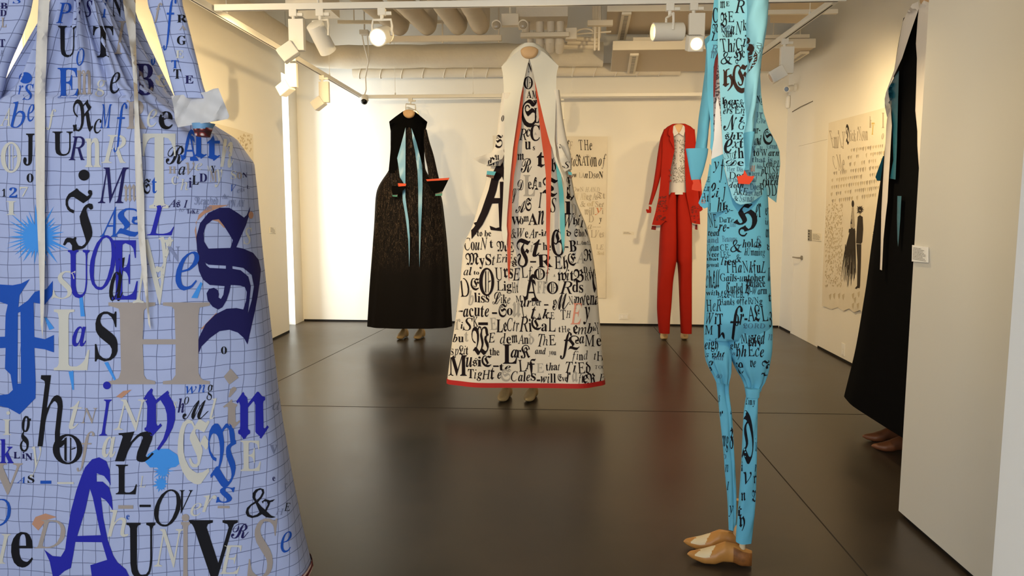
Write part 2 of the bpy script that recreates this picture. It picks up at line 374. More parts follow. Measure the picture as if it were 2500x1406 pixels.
-5 75 0 69 -38 17 78 18 80 45 80 45 78 39 77 36 73 29 45 30 43 60 71 61 76 55 78 56 80 80 80 79 78 75 77 70 73 38 45 60 10 65 4 71 2 70 0 40 0 41 2 47 4 48 8 29 40 27 39 21 8 23 4 29 2 29 0 0 0 1 2 8 4 10 9 24 66 24 75 22 77
-4 61 0 69 -26 21 78 22 80 56 80 55 78 50 77 47 76 43 70 27 13 26 6 29 5 35 4 48 4 59 6 67 9 71 13 78 23 80 23 72 0 0 0 1 2 6 3 10 4 13 10 30 68 30 72 29 76
-5 93 0 69 -33 14 78 15 80 30 80 36 19 65 80 80 80 80 78 74 76 71 70 61 14 60 5 62 3 66 2 66 0 43 0 44 2 49 4 52 10 63 68 31 0 30 0 23 68 13 10 13 4 19 2 18 0 0 0 0 2 6 4 8 9 20 66 20 75 18 77
-5 80 -2 69 -26 16 78 17 80 30 80 54 20 66 71 65 76 58 78 59 80 80 80 79 78 73 76 70 71 54 0 52 0 26 65 14 10 15 6 22 4 21 2 0 2 0 4 7 6 10 11 23 69 23 72 22 75
3 74 -2 71 -24 47 80 55 80 63 78 69 75 74 70 78 63 80 56 79 45 77 36 72 27 66 18 54 7 43 2 37 0 26 0 18 2 8 8 2 17 0 28 1 36 3 43 11 57 22 69 36 77 -21 51 77 41 75 33 69 25 60 17 46 14 33 13 20 15 12 17 9 23 5 33 4 39 5 44 8 54 18 63 34 67 49 67 56 66 65 65 69 60 74 58 75
-5 61 0 69 -25 21 78 21 80 54 80 66 79 74 76 78 70 80 62 79 56 73 47 64 41 56 39 33 37 25 8 26 5 28 3 36 2 35 0 0 0 1 2 6 3 9 4 13 10 29 68 30 72 29 76 -12 50 77 45 75 43 72 35 45 36 42 47 42 56 45 60 47 65 54 66 63 64 71 60 75
3 73 -19 71 -32 46 80 62 78 69 76 74 72 78 67 80 61 78 48 70 34 55 23 42 18 25 16 18 11 31 11 55 6 64 8 73 14 75 13 65 5 54 1 41 0 15 5 8 4 1 1 0 2 21 17 9 22 2 31 0 42 5 54 11 62 23 72 36 78 -16 54 77 44 76 35 73 27 67 18 55 14 45 13 31 16 25 23 20 35 19 44 22 55 31 61 40 66 51 67 64 63 73
-5 63 0 69 -30 20 78 21 80 61 80 70 77 76 73 80 67 80 63 79 55 74 49 67 44 57 40 70 9 74 4 80 2 79 0 61 0 45 39 33 40 24 8 27 3 34 2 34 0 0 0 1 2 6 3 9 5 12 10 28 68 29 72 28 76 -12 50 76 44 75 42 73 34 43 41 43 52 44 60 48 65 54 67 63 66 69 62 73 57 75
0 52 -1 71 -46 46 80 59 80 71 77 75 78 77 80 80 80 75 57 73 57 70 69 67 72 61 75 53 76 45 76 38 71 35 66 35 62 38 57 60 39 66 31 68 22 66 14 62 9 56 5 44 1 30 0 9 4 5 3 3 0 0 0 5 26 8 26 9 21 12 12 15 9 23 5 33 3 41 4 48 8 52 13 53 20 51 26 25 48 20 58 21 65 26 72 34 77
7 69 0 69 -27 0 61 6 80 80 80 76 60 73 60 73 69 68 74 62 76 53 76 51 75 49 74 30 9 31 4 36 3 42 2 42 0 1 0 2 2 9 3 13 5 16 11 36 75 34 76 25 76 13 73 8 69 3 61
8 79 -2 69 -36 3 78 3 80 36 80 35 78 28 76 24 71 11 23 12 14 15 9 21 7 27 6 33 6 41 9 47 15 50 22 62 69 61 76 59 77 53 78 54 80 80 80 80 78 73 77 69 73 54 20 48 9 40 3 29 0 15 1 7 6 2 12 0 21 1 26 12 72 12 75 10 77
6 77 -2 69 -22 0 78 0 80 32 80 31 78 24 77 21 72 19 18 62 71 64 74 63 76 61 77 56 78 56 80 80 80 79 78 74 76 67 69 10 0 7 0 10 71 9 74 7 77
6 99 -2 69 -32 0 78 0 80 24 80 24 78 18 77 16 72 14 21 36 61 35 74 33 77 29 78 29 80 52 80 52 78 47 76 45 72 43 22 67 70 67 76 61 78 62 80 80 80 80 78 76 76 71 69 36 0 34 0 36 54 7 0 5 0 7 71 6 76
-9 77 0 69 -37 17 78 18 80 46 80 45 78 39 77 38 73 44 48 59 66 64 73 63 76 57 78 58 80 80 80 79 78 75 76 70 72 46 43 55 7 59 3 65 2 65 0 36 0 36 2 43 4 44 7 38 34 22 15 18 8 18 4 25 2 25 0 0 0 1 2 10 7 36 40 27 73 22 77
2 72 0 69 -30 0 78 1 80 35 80 34 78 26 76 25 73 36 40 56 64 61 71 61 75 58 77 52 78 53 80 80 80 79 77 74 76 69 71 38 35 30 7 31 4 33 3 41 2 41 0 6 0 7 2 14 3 18 6 26 35 11 72 7 76
-2 68 0 69 -19 14 61 20 80 80 80 80 79 17 5 44 5 56 6 63 11 70 22 73 22 66 0 0 0 0 2 63 76 38 76 29 74 23 71 20 68 16 61
-1 44 -1 47 -32 45 79 56 79 60 78 63 75 64 71 66 78 80 78 63 20 61 13 63 11 66 11 77 22 80 20 66 5 60 1 54 0 51 0 47 4 47 8 53 31 38 12 29 4 20 0 15 0 9 1 2 7 0 18 2 31 7 45 15 58 26 70 32 74 -19 51 76 47 75 39 71 31 63 24 52 19 38 16 26 16 16 18 13 20 11 24 10 28 11 35 16 45 27 53 40 59 55 60 65 58 73 55 75
-1 46 -1 73 -22 40 80 43 79 28 42 41 50 49 52 56 52 66 51 74 48 78 43 80 36 79 30 70 17 54 7 44 3 33 1 13 1 3 3 0 7 25 69 24 74 14 75 15 77 -13 49 47 37 44 27 36 15 11 14 7 17 4 31 3 40 6 53 13 59 21 64 32 64 40 58 45
0 40 -1 47 -42 52 80 64 80 75 76 80 70 80 66 78 62 76 60 72 58 66 59 63 60 62 62 62 67 66 73 62 76 54 75 49 74 39 69 30 61 21 45 18 34 19 20 21 16 26 11 33 8 37 8 44 9 52 11 68 22 72 19 61 11 51 5 40 1 30 0 17 2 8 8 2 17 0 22 0 33 4 45 11 57 22 67 38 76
-1 51 -1 73 -33 77 80 80 80 80 77 55 9 56 7 59 6 64 8 71 14 74 13 59 2 54 0 48 0 45 1 43 6 48 19 36 7 28 3 16 0 6 2 1 8 0 16 3 24 12 36 24 46 35 51 43 52 50 52 53 52 57 49 64 72 63 74 55 75 56 77 -16 49 50 43 49 36 47 28 42 22 34 17 26 14 17 14 11 19 6 27 6 33 10 39 15 47 24 52 34 54 43 53 47
-1 38 -1 47 -31 54 79 65 80 75 77 80 70 79 62 76 58 71 53 56 45 46 41 20 37 18 26 20 18 23 12 29 9 38 8 45 9 53 11 69 22 72 19 57 7 46 3 28 0 17 2 8 7 2 15 0 20 0 30 4 43 12 55 23 66 39 75 -11 56 76 46 73 36 66 27 55 21 41 39 44 46 47 57 55 63 64 64 69 62 74
-14 41 -23 73 -36 62 80 70 80 76 78 80 75 80 72 76 70 69 71 68 73 69 76 66 78 61 77 57 75 49 57 66 57 65 54 48 54 38 28 29 11 19 2 14 1 6 0 1 3 1 7 5 8 9 8 9 3 11 2 16 4 20 9 35 54 21 54 23 57 36 57 40 66 46 73 53 77
-8 43 -23 47 -39 43 80 54 80 68 76 80 76 80 71 69 71 70 66 69 60 66 55 61 51 54 48 46 46 31 46 28 43 26 41 29 38 49 32 61 27 64 22 63 14 57 7 47 2 32 0 16 1 4 6 0 11 0 13 1 18 5 22 20 30 15 33 14 37 26 46 21 49 15 55 16 64 19 69 27 76 35 78 -16 47 77 42 77 38 74 32 69 29 64 28 59 28 53 30 50 34 48 41 48 45 49 51 54 55 61 57 66 56 72 52 76 -14 24 29 18 26 11 19 10 15 11 10 15 6 21 4 30 4 40 4 47 7 52 10 53 16 52 20 43 24
4 58 -1 76 -36 9 76 10 80 38 80 26 44 28 44 41 54 48 57 55 58 62 57 67 55 70 51 71 45 63 18 63 9 64 8 68 7 77 9 80 6 75 3 66 0 59 0 54 2 49 6 49 16 57 45 55 49 50 51 46 51 37 47 26 35 22 28 14 1 0 1 21 70 20 73 18 74
0 23 -1 69 -8 59 80 72 79 80 75 77 71 66 68 53 69 45 73 48 77 -18 61 55 66 55 66 53 29 10 31 8 37 7 49 9 66 16 71 14 43 3 30 1 9 0 1 4 0 8 30 46 25 49 9 50 10 52
-14 24 -23 69 -8 67 80 75 79 80 76 78 73 71 71 63 72 59 75 60 78 -22 66 61 69 61 70 60 51 24 43 13 37 7 27 2 21 0 9 0 1 3 0 7 4 9 11 9 14 7 15 3 22 4 29 12 36 25 50 54 47 57 36 57 37 59
-2 50 -1 73 -32 41 80 43 79 43 78 22 27 53 44 55 47 48 49 49 51 80 51 79 49 75 48 65 45 40 32 53 12 56 8 58 7 62 7 72 14 74 12 68 7 60 2 55 0 49 1 43 6 30 27 21 22 12 1 0 1 27 70 26 74 17 75 18 77
0 26 -1 73 -18 75 80 80 79 79 77 27 9 28 7 32 7 43 9 57 14 62 13 37 3 20 0 9 0 1 3 1 9 48 70 45 74 28 75 29 77
-2 76 -1 47 -48 21 80 22 79 22 76 16 46 23 61 30 71 37 78 45 79 48 74 48 67 46 47 52 62 59 72 65 78 71 80 75 77 77 74 77 66 68 14 69 11 72 11 79 23 80 21 76 12 69 1 63 1 60 5 60 18 68 63 67 68 64 69 55 60 48 45 41 24 37 2 29 2 39 60 39 67 37 70 29 63 19 46 14 30 8 2 0 2 11 66 10 71 5 73 5 76
-2 48 -1 47 -42 33 80 34 80 35 78 25 46 37 61 53 75 62 79 66 80 70 79 73 77 75 75 75 71 75 64 62 19 62 13 63 11 67 11 70 14 77 24 80 22 74 13 68 6 62 1 54 0 51 1 49 4 48 7 48 12 61 65 60 68 55 70 50 67 43 62 28 43 19 22 13 2 0 2 18 65 16 70 13 72 7 72 8 75
-1 47 -1 47 -24 47 80 58 80 63 78 68 76 76 69 78 64 80 53 79 44 76 36 72 28 66 20 60 13 52 8 46 4 34 0 22 0 16 2 8 7 2 16 0 27 3 41 10 55 20 67 33 75 -17 51 76 42 74 34 68 27 59 21 47 16 34 15 18 17 12 23 6 33 5 43 10 52 19 61 36 65 54 64 66 62 71 57 75
-14 46 -22 47 -28 58 79 64 80 71 79 76 76 79 71 80 64 79 57 72 44 61 32 50 26 39 24 29 27 24 5 27 2 34 2 34 0 0 0 1 2 9 4 13 8 30 66 30 73 28 74 22 75 23 77 45 80 41 69 52 77 -16 59 75 55 74 49 72 43 66 39 58 31 33 32 30 36 28 44 28 52 33 59 40 64 49 68 58 68 67 66 72 63 74
-2 47 -22 47 -26 45 80 56 80 60 78 65 73 67 79 80 79 52 8 53 4 65 2 64 0 22 0 23 2 32 3 37 6 53 44 44 36 35 30 26 26 17 25 10 26 2 31 0 36 1 46 6 55 17 67 28 74 -16 54 77 46 76 37 72 29 66 22 58 16 47 15 40 17 34 21 31 28 31 39 36 46 42 54 51 59 60 61 68 59 75
-2 35 0 47 -25 41 80 44 79 44 78 33 45 44 61 55 71 63 78 71 80 76 79 80 73 79 67 75 63 68 61 62 63 58 68 46 55 35 40 25 21 17 0 0 0 22 63 22 67 20 70 8 72 9 75
-3 33 -1 47 -45 42 80 56 80 71 77 75 77 76 80 80 80 76 55 72 55 69 64 65 70 59 74 50 76 45 75 41 73 37 68 39 60 59 40 64 32 66 24 64 15 60 9 54 5 42 1 29 0 9 3 6 3 4 1 0 1 5 28 9 28 13 14 15 11 22 6 31 4 38 5 44 8 47 13 49 19 47 25 26 47 22 53 21 59 21 65 25 72 32 77
0 27 -1 58 -23 48 73 59 80 66 80 55 62 80 62 78 58 53 58 26 11 27 8 31 8 41 10 54 17 59 15 36 4 25 1 8 0 1 4 1 10 29 58 8 58 9 61 23 63 36 67
1 48 -1 47 -42 28 80 31 79 30 76 14 17 15 11 19 10 24 11 30 15 40 26 47 35 58 58 64 78 77 78 61 14 62 10 67 11 74 17 78 23 80 20 74 11 68 5 61 1 55 0 51 1 48 2 47 5 47 14 54 40 36 15 26 6 20 2 10 0 4 2 1 7 0 11 1 19 12 59 13 66 12 71 9 72 2 73 3 76
-1 41 -1 47 -26 69 80 73 80 76 78 79 76 80 72 78 61 72 50 62 38 47 23 23 0 19 0 14 62 10 70 5 72 0 72 1 76 23 80 27 78 30 62 33 16 55 37 68 54 71 62 63 70 62 73 63 77
-1 63 -1 47 -29 15 80 17 78 18 71 19 24 45 80 48 80 52 19 67 42 73 56 74 62 69 71 70 77 74 80 76 79 79 75 80 69 79 62 76 53 65 31 46 0 44 0 39 56 12 0 10 0 8 62 6 70 3 73 0 73 0 76
-9 40 -1 47 -46 37 80 39 80 41 77 46 53 60 71 66 78 70 79 76 79 80 76 80 70 76 67 72 66 66 69 62 67 48 47 54 19 57 11 59 11 62 11 72 23 75 21 62 5 57 1 52 0 48 1 45 3 43 8 38 32 24 12 17 4 10 1 4 1 1 3 0 6 0 9 2 13 6 15 14 12 18 14 36 38 32 62 29 69 27 71 24 72 14 72 15 75
-12 37 -23 47 -29 33 80 36 79 38 74 49 36 71 63 71 68 64 73 65 78 70 80 76 79 80 74 79 69 74 59 68 51 37 18 17 3 10 0 5 0 0 4 2 8 7 9 15 8 19 8 24 11 38 25 26 68 22 73 13 75 13 77
-6 38 -1 47 -32 77 80 80 79 79 75 18 14 32 15 51 12 58 13 62 15 65 18 67 23 70 22 66 10 61 4 56 1 48 0 15 6 10 5 3 1 1 1 0 3 2 5 62 66 48 66 35 68 28 69 23 67 18 61 15 62 22 76 26 79 31 80 67 75
3 78 -3 75 -67 19 80 29 79 34 77 41 71 45 62 45 52 41 41 33 30 24 23 32 14 35 13 42 16 53 22 53 62 51 73 55 75 59 69 65 76 70 79 76 80 76 76 71 72 68 65 68 24 69 20 71 18 74 19 77 21 80 18 63 1 59 2 60 6 55 11 54 17 22 0 19 3 22 5 22 6 15 13 11 16 5 15 4 19 17 24 26 30 31 39 33 44 33 54 31 60 27 65 21 67 15 68 11 66 6 60 5 55 6 49 9 44 15 41 22 39 22 35 12 37 9 39 5 42 1 49 0 60 3 69 6 74 11 77
4 81 -2 75 -56 63 79 64 80 66 76 65 74 69 65 73 61 76 61 79 58 65 50 74 44 79 36 80 25 77 17 67 8 57 4 47 1 38 0 34 1 10 12 7 10 8 4 4 3 0 10 0 15 2 18 7 22 20 26 28 30 33 38 35 48 34 56 29 64 25 66 21 67 13 67 9 64 6 60 5 54 6 48 9 43 15 40 22 38 21 34 17 35 9 38 3 44 1 52 1 63 5 71 8 75 13 78 22 79 28 79 33 77 38 73 42 68 -6 52 69 44 65 46 55 46 45 62 54 58 62 -13 52 41 44 40 42 34 38 29 23 22 47 10 54 9 59 10 62 13 65 18 65 28 61 36 56 39
5 73 -2 74 -36 24 80 30 80 35 79 40 75 42 72 55 80 71 76 77 79 80 76 65 63 60 64 47 68 43 67 40 64 42 58 55 36 58 31 56 27 43 15 51 14 60 15 69 16 77 20 80 16 59 1 50 0 41 1 25 6 12 16 4 28 2 33 0 45 1 55 4 63 8 70 13 76 -16 29 76 23 74 18 68 14 57 14 46 17 35 23 27 31 20 38 17 42 22 42 26 23 55 23 57 25 60 38 70 35 74
2 76 -2 75 -45 24 80 33 80 41 78 50 75 58 71 65 65 70 59 77 47 80 33 77 20 69 10 61 5 53 1 46 0 38 1 17 13 14 13 7 9 4 12 13 22 18 24 26 25 30 28 30 32 20 45 19 52 20 54 24 58 38 64 30 66 21 67 14 66 7 63 5 59 5 55 9 48 15 44 14 40 8 43 3 47 1 51 0 57 1 64 6 72 14 77 -19 45 61 36 59 34 56 33 54 34 51 45 35 45 30 40 26 31 22 49 12 54 11 60 11 66 14 70 19 72 24 71 32 69 38 62 47 53 56
5 73 -2 75 -71 24 80 33 79 37 78 43 72 53 80 57 80 70 76 76 79 80 77 66 64 50 68 46 68 44 66 44 63 56 51 65 60 69 60 74 55 79 53 79 50 72 43 69 43 65 46 60 49 58 48 62 44 62 40 55 25 48 21 38 21 33 23 30 27 28 31 32 33 37 27 41 25 47 25 50 28 48 35 33 52 30 56 31 61 40 69 38 72 34 75 31 75 26 75 23 74 18 69 15 60 14 49 15 39 19 31 29 21 38 17 48 14 62 15 77 20 79 16 58 1 50 0 41 1 25 6 12 16 4 27 0 38 0 44 1 54 4 63 8 70 13 76
0 68 -18 75 -73 27 80 45 78 70 72 77 74 80 71 64 61 46 65 41 60 39 54 40 52 48 43 58 51 62 51 66 48 72 47 72 44 66 38 62 38 57 42 54 42 51 41 63 28 66 20 65 14 61 9 57 5 47 1 39 0 24 1 15 4 11 7 8 11 7 16 10 22 18 30 18 33 16 34 12 34 8 29 3 31 9 36 15 38 21 37 25 33 26 31 24 26 16 14 17 9 20 6 26 5 37 4 43 6 48 11 49 15 47 21 26 40 23 47 24 52 27 56 40 66 23 69 16 69 9 66 6 63 5 59 9 54 15 50 14 47 4 52 0 59 1 67 7 73 16 78
5 76 -2 76 -47 40 76 43 80 47 78 44 75 49 72 47 68 42 71 41 68 42 64 49 52 44 44 58 49 65 55 64 57 54 66 52 69 54 72 62 79 65 77 63 74 67 70 73 65 77 66 80 63 64 49 71 44 75 39 78 34 79 23 76 16 72 10 66 5 58 2 49 0 32 1 26 3 16 8 12 11 5 20 1 30 0 35 1 51 4 60 9 68 15 73 23 77 31 78 -14 33 73 28 72 24 70 20 62 18 56 17 42 20 40 24 38 30 38 34 42 34 47 27 57 26 61 36 73 -16 48 40 43 40 31 34 23 34 17 37 19 29 25 17 32 9 40 5 49 5 56 7 60 12 63 19 63 28 60 34 54 39
-2 71 -21 75 -75 40 79 43 80 56 77 60 79 64 77 50 68 37 71 32 69 30 64 36 56 54 63 57 65 60 65 71 59 76 54 79 48 80 38 78 32 73 25 68 20 61 17 39 12 36 13 36 16 33 17 28 18 24 16 22 13 22 10 23 7 28 4 36 4 39 5 43 9 47 8 41 2 37 0 30 0 24 2 19 6 17 11 18 17 24 21 36 25 39 27 42 26 42 24 51 18 58 22 62 29 63 37 62 44 58 50 53 54 48 56 43 55 39 53 45 44 46 39 42 34 31 29 19 28 6 32 3 32 0 34 14 42 16 37 22 32 26 32 30 34 31 35 29 40 18 53 16 58 23 66
2 57 -2 75 -31 31 79 32 80 36 80 42 76 64 68 67 68 72 70 68 71 66 74 67 76 70 78 74 78 77 77 79 72 76 68 69 64 53 58 26 66 19 67 12 65 9 60 10 55 17 49 27 47 25 43 15 45 8 48 4 53 3 62 5 67 11 71 -44 70 58 77 58 79 56 80 54 79 51 77 50 72 50 67 53 63 52 62 49 63 46 75 29 79 23 77 18 70 11 62 6 55 3 33 1 28 0 24 2 23 7 19 11 12 11 10 10 6 6 0 8 7 16 12 18 19 18 27 17 32 19 36 17 35 14 36 12 43 8 51 7 58 9 60 12 60 15 45 36 43 42 47 48 55 53 61 56
2 62 -16 75 -30 34 79 34 80 38 80 43 77 64 70 71 72 68 73 66 75 67 77 70 78 73 78 77 77 78 73 75 70 69 66 54 61 29 69 22 69 16 67 13 63 14 58 20 54 30 52 28 48 19 50 12 53 7 59 7 65 10 69 15 73 -42 70 61 78 60 80 56 79 54 76 53 72 53 67 56 64 55 62 52 64 48 76 30 78 24 77 19 68 11 59 5 53 3 33 1 28 0 24 1 24 7 18 11 11 11 5 7 0 8 6 15 11 17 19 17 27 16 32 18 36 17 34 14 36 11 41 7 50 6 58 9 61 12 60 15 47 35 44 44 49 50 55 56 61 59
0 77 -2 75 -74 45 80 51 80 60 78 68 75 72 72 77 66 79 61 80 55 79 51 75 49 71 51 71 63 68 67 65 70 57 74 48 75 38 74 31 71 28 69 25 63 24 58 26 54 36 37 33 52 33 57 40 62 48 65 51 68 54 68 61 57 66 52 66 49 55 42 59 38 70 13 73 11 77 13 80 9 67 0 61 1 59 4 56 9 47 30 42 35 38 33 41 26 42 18 41 10 38 5 35 3 29 0 10 2 5 0 2 2 3 9 0 14 2 17 9 16 15 18 18 16 16 12 16 8 20 5 26 5 29 10 29 16 28 20 25 28 11 49 10 54 11 58 17 67 25 73 36 78 -7 44 59 39 57 37 54 40 39 50 44 53 47 49 54
1 57 -2 75 -64 43 80 55 79 63 77 72 72 77 68 79 62 77 51 78 50 75 47 69 48 63 47 59 45 58 43 59 40 64 39 74 40 77 37 69 34 59 35 54 37 50 42 51 46 53 52 52 54 56 56 64 56 69 59 69 65 65 70 58 74 49 75 42 75 34 74 27 68 26 60 29 55 43 40 46 34 43 28 32 20 49 15 62 13 69 14 77 19 80 17 60 0 45 1 22 8 13 9 8 8 4 4 0 5 13 22 17 24 24 22 27 25 28 28 25 33 9 50 7 57 8 63 14 70 22 75 32 79
0 108 -2 75 -88 37 80 42 79 45 77 50 69 56 77 63 79 69 78 75 70 77 56 79 56 79 53 73 50 70 45 70 18 74 13 79 17 80 14 70 0 68 0 67 3 62 8 60 13 60 42 63 48 67 53 67 56 65 67 63 70 59 71 55 69 52 65 54 50 54 33 51 22 46 11 39 0 37 0 37 2 32 6 29 2 26 4 35 17 43 12 45 21 45 43 44 56 40 70 36 72 33 71 31 67 34 57 34 41 33 29 29 19 18 0 15 0 15 2 10 6 7 2 5 4 13 17 16 16 21 11 24 20 25 42 23 55 20 64 16 69 12 69 8 67 6 64 4 59 4 54 5 48 8 44 15 38 14 34 5 40 2 46 0 53 0 60 2 68 6 74 12 78 20 78 23 77 29 71 32 76
1 85 -2 74 -77 53 79 58 80 66 79 69 77 74 71 76 63 76 57 79 57 79 53 71 51 67 46 67 18 71 13 78 17 80 14 67 0 64 0 63 4 54 11 54 43 57 49 63 53 63 60 62 66 59 69 56 71 51 71 45 68 42 65 45 53 46 36 44 21 38 9 32 3 27 1 21 0 9 2 4 0 2 2 3 9 0 15 2 17 8 16 14 19 16 17 15 12 15 8 18 5 24 5 29 8 33 15 34 21 35 35 32 56 28 65 22 69 16 70 11 68 7 61 6 56 7 50 10 45 15 41 21 38 20 34 11 38 6 43 2 50 1 57 2 63 5 71 9 75 14 78 22 80 32 77 40 69 44 74
2 72 -2 75 -58 27 77 27 80 31 80 34 76 38 75 56 72 67 67 74 62 79 52 80 37 77 26 74 21 71 17 63 9 53 3 44 0 37 0 32 1 13 10 8 10 3 6 0 9 12 21 18 23 24 23 43 14 52 12 59 13 64 16 70 24 72 30 72 39 71 45 67 49 62 52 55 55 33 59 29 62 25 68 21 65 21 59 32 44 34 38 33 35 30 31 24 27 15 26 8 28 9 32 15 31 17 31 18 34 17 37 8 50 6 56 7 61 11 65 24 73
0 69 -21 75 -48 65 79 67 80 69 78 67 75 78 52 79 43 74 33 60 20 59 15 54 15 52 17 42 20 36 0 32 0 29 11 27 23 17 25 14 25 11 22 7 23 15 39 20 38 20 35 27 34 26 65 24 68 21 70 16 71 12 70 7 67 6 64 6 59 11 54 16 52 15 49 9 51 2 56 0 61 1 67 3 71 8 75 16 78 21 78 29 77 35 75 40 71 42 66 54 74 -6 52 68 42 62 43 30 60 26 64 31 66 40
2 89 -2 75 -54 22 77 22 80 25 80 27 76 30 75 45 72 54 67 60 62 64 52 64 37 60 21 51 9 43 3 36 0 30 0 26 1 10 10 7 10 3 6 0 9 10 21 14 23 19 23 35 14 42 12 47 13 51 16 57 24 58 30 58 39 57 45 54 49 50 52 44 55 26 59 23 62 20 68 17 65 17 59 26 44 27 38 27 35 24 31 19 27 12 26 6 28 7 32 12 31 15 34 6 50 5 56 6 61 9 65 20 73 -10 62 17 66 16 73 12 77 16 80 14 68 0 66 0 58 5 53 1 51 3
1 88 -2 75 -65 18 80 26 79 32 77 37 72 41 66 59 80 60 77 60 74 63 69 70 63 72 63 73 60 61 49 64 44 68 25 71 15 74 12 78 15 80 12 68 0 65 0 60 8 57 15 52 38 50 40 45 37 42 19 38 11 33 5 24 0 9 2 4 0 2 2 3 9 0 14 2 17 8 16 13 18 15 16 14 12 14 8 17 5 20 5 23 5 28 8 31 15 33 21 33 35 32 49 29 61 24 68 20 70 13 69 9 66 6 59 6 55 8 49 13 43 20 39 19 35 8 41 2 50 1 61 4 69 11 77 -7 49 67 47 67 42 62 44 54 45 43 60 55 51 66
5 79 -2 75 -84 39 80 50 79 70 68 73 69 75 71 74 73 72 76 73 79 78 79 80 75 79 71 76 67 69 62 62 60 59 59 55 60 39 69 29 70 23 68 18 65 14 61 11 56 9 50 9 43 11 36 14 30 21 22 27 17 41 12 48 12 55 12 65 17 72 25 73 30 72 35 68 41 64 42 60 43 53 41 36 32 32 32 24 39 19 46 17 55 20 61 26 64 33 65 39 63 45 57 41 54 36 59 34 60 29 61 26 59 23 56 22 51 23 49 27 46 31 46 36 47 50 54 56 55 65 52 73 45 76 38 78 31 76 22 73 15 67 9 60 4 47 0 30 1 25 3 15 7 11 11 5 18 1 28 0 33 0 42 2 49 6 59 11 65 16 70 23 74
2 66 -2 75 -52 26 80 37 79 70 65 77 67 80 63 63 53 57 54 43 60 37 55 39 50 55 39 58 33 57 28 53 25 47 23 39 21 50 15 58 13 65 13 72 17 75 14 63 5 52 0 43 2 13 16 8 16 4 14 0 17 8 25 15 29 20 29 34 25 39 26 41 28 40 31 25 42 23 47 24 51 27 55 38 62 22 68 17 69 11 66 8 62 9 56 17 47 13 44 8 48 3 56 3 63 6 70 17 77
2 66 -2 75 -44 12 78 13 80 17 80 17 78 24 75 27 72 28 17 29 15 38 11 52 17 52 64 51 67 46 68 46 71 54 74 59 80 63 80 68 74 75 71 75 68 71 67 69 65 69 16 71 13 77 15 80 12 65 0 60 0 54 4 52 11 33 3 29 0 26 0 24 3 14 7 7 8 7 11 9 13 10 17 10 61 9 65 6 66 3 65 0 69
4 83 -2 75 -55 19 80 28 80 32 78 39 73 47 78 51 80 61 80 68 78 73 73 76 67 77 60 80 59 80 55 68 52 65 50 64 48 67 43 76 33 78 29 79 25 76 17 67 8 56 2 45 0 37 3 19 15 16 16 8 12 6 16 22 26 26 27 29 27 31 30 34 40 34 50 32 58 28 64 23 67 15 68 10 66 5 60 4 55 6 48 7 46 16 39 24 37 23 33 14 35 9 38 3 44 1 49 0 55 1 62 4 71 11 77 -22 53 75 47 73 42 69 46 57 45 46 40 34 33 24 51 11 55 9 59 8 62 10 66 13 67 17 66 21 64 25 52 39 51 46 52 50 54 52 64 56 60 72 57 74
4 106 -2 75 -51 35 80 41 79 44 78 46 71 53 77 62 79 70 77 75 71 77 60 79 58 79 55 72 52 69 46 71 42 79 32 80 23 75 13 64 3 56 0 42 9 35 2 29 0 16 11 13 13 8 11 7 14 16 22 22 23 23 25 26 35 26 49 25 57 20 65 14 68 8 66 5 62 4 57 4 48 10 40 19 36 18 32 9 36 4 41 1 49 0 58 2 67 7 74 13 78 22 78 30 73 31 76 -16 38 76 35 74 32 69 35 55 34 42 30 30 25 21 37 11 44 19 47 29 46 35 40 52 40 57 44 67 44 68 41 74 -18 57 74 51 71 49 63 49 57 55 41 56 34 54 25 50 19 63 12 68 12 72 16 72 21 62 36 59 44 61 51 68 55 66 59 63 72
1 66 -2 75 -63 57 79 58 80 63 80 72 75 77 78 80 75 69 65 66 65 54 70 49 65 49 46 59 46 64 52 68 52 60 36 49 37 49 19 53 13 58 12 65 13 73 19 77 16 61 3 59 0 55 0 43 5 38 11 37 18 33 9 24 0 20 0 10 5 4 1 0 4 11 17 16 17 19 14 25 12 29 13 31 18 32 29 32 37 20 37 18 35 16 31 11 31 18 47 22 46 32 46 31 60 29 65 26 68 21 69 14 68 7 63 4 65 16 78 19 79 28 79 35 77 41 72 44 66 46 70
1 74 -21 76 -71 45 68 64 80 67 78 66 75 74 63 79 52 80 45 79 39 77 32 71 23 56 8 44 2 39 0 28 0 23 2 20 4 19 9 22 12 25 13 29 12 32 10 31 5 40 5 45 6 50 9 58 18 64 34 64 44 62 52 52 68 47 65 48 55 46 46 39 38 33 34 44 26 47 26 52 28 54 25 33 15 30 17 32 19 23 26 20 28 12 26 11 29 26 34 31 39 34 50 33 55 31 62 24 68 17 70 10 68 6 64 5 58 8 53 15 49 25 47 24 43 14 45 6 49 2 54 0 63 3 69 7 73 14 77 20 78 27 78 36 76 41 73
2 54 -20 75 -67 34 80 47 80 61 78 71 74 76 70 78 63 74 55 62 49 50 47 62 45 74 39 79 33 79 24 71 15 63 11 51 8 28 4 19 10 14 11 10 10 7 7 11 3 7 0 2 3 0 7 2 11 8 14 22 18 25 19 29 19 38 13 44 11 49 11 53 13 58 18 59 25 57 30 52 35 43 39 35 41 23 42 17 41 16 37 11 36 6 38 13 43 26 46 19 47 11 50 10 51 15 53 24 50 36 49 46 51 53 56 54 64 51 69 45 73 37 75 30 75 21 73 13 69 9 62 2 62 6 70 14 75 20 77
2 47 -2 50 -29 23 70 37 80 42 80 42 78 50 75 71 70 71 65 66 63 65 59 65 22 66 20 69 18 72 19 76 23 80 19 60 0 56 3 58 4 48 10 45 13 44 19 15 0 11 4 13 6 6 15 1 29 0 41 6 53 13 61 -10 29 67 24 63 22 58 21 44 22 35 24 26 28 20 31 18 44 26 44 60
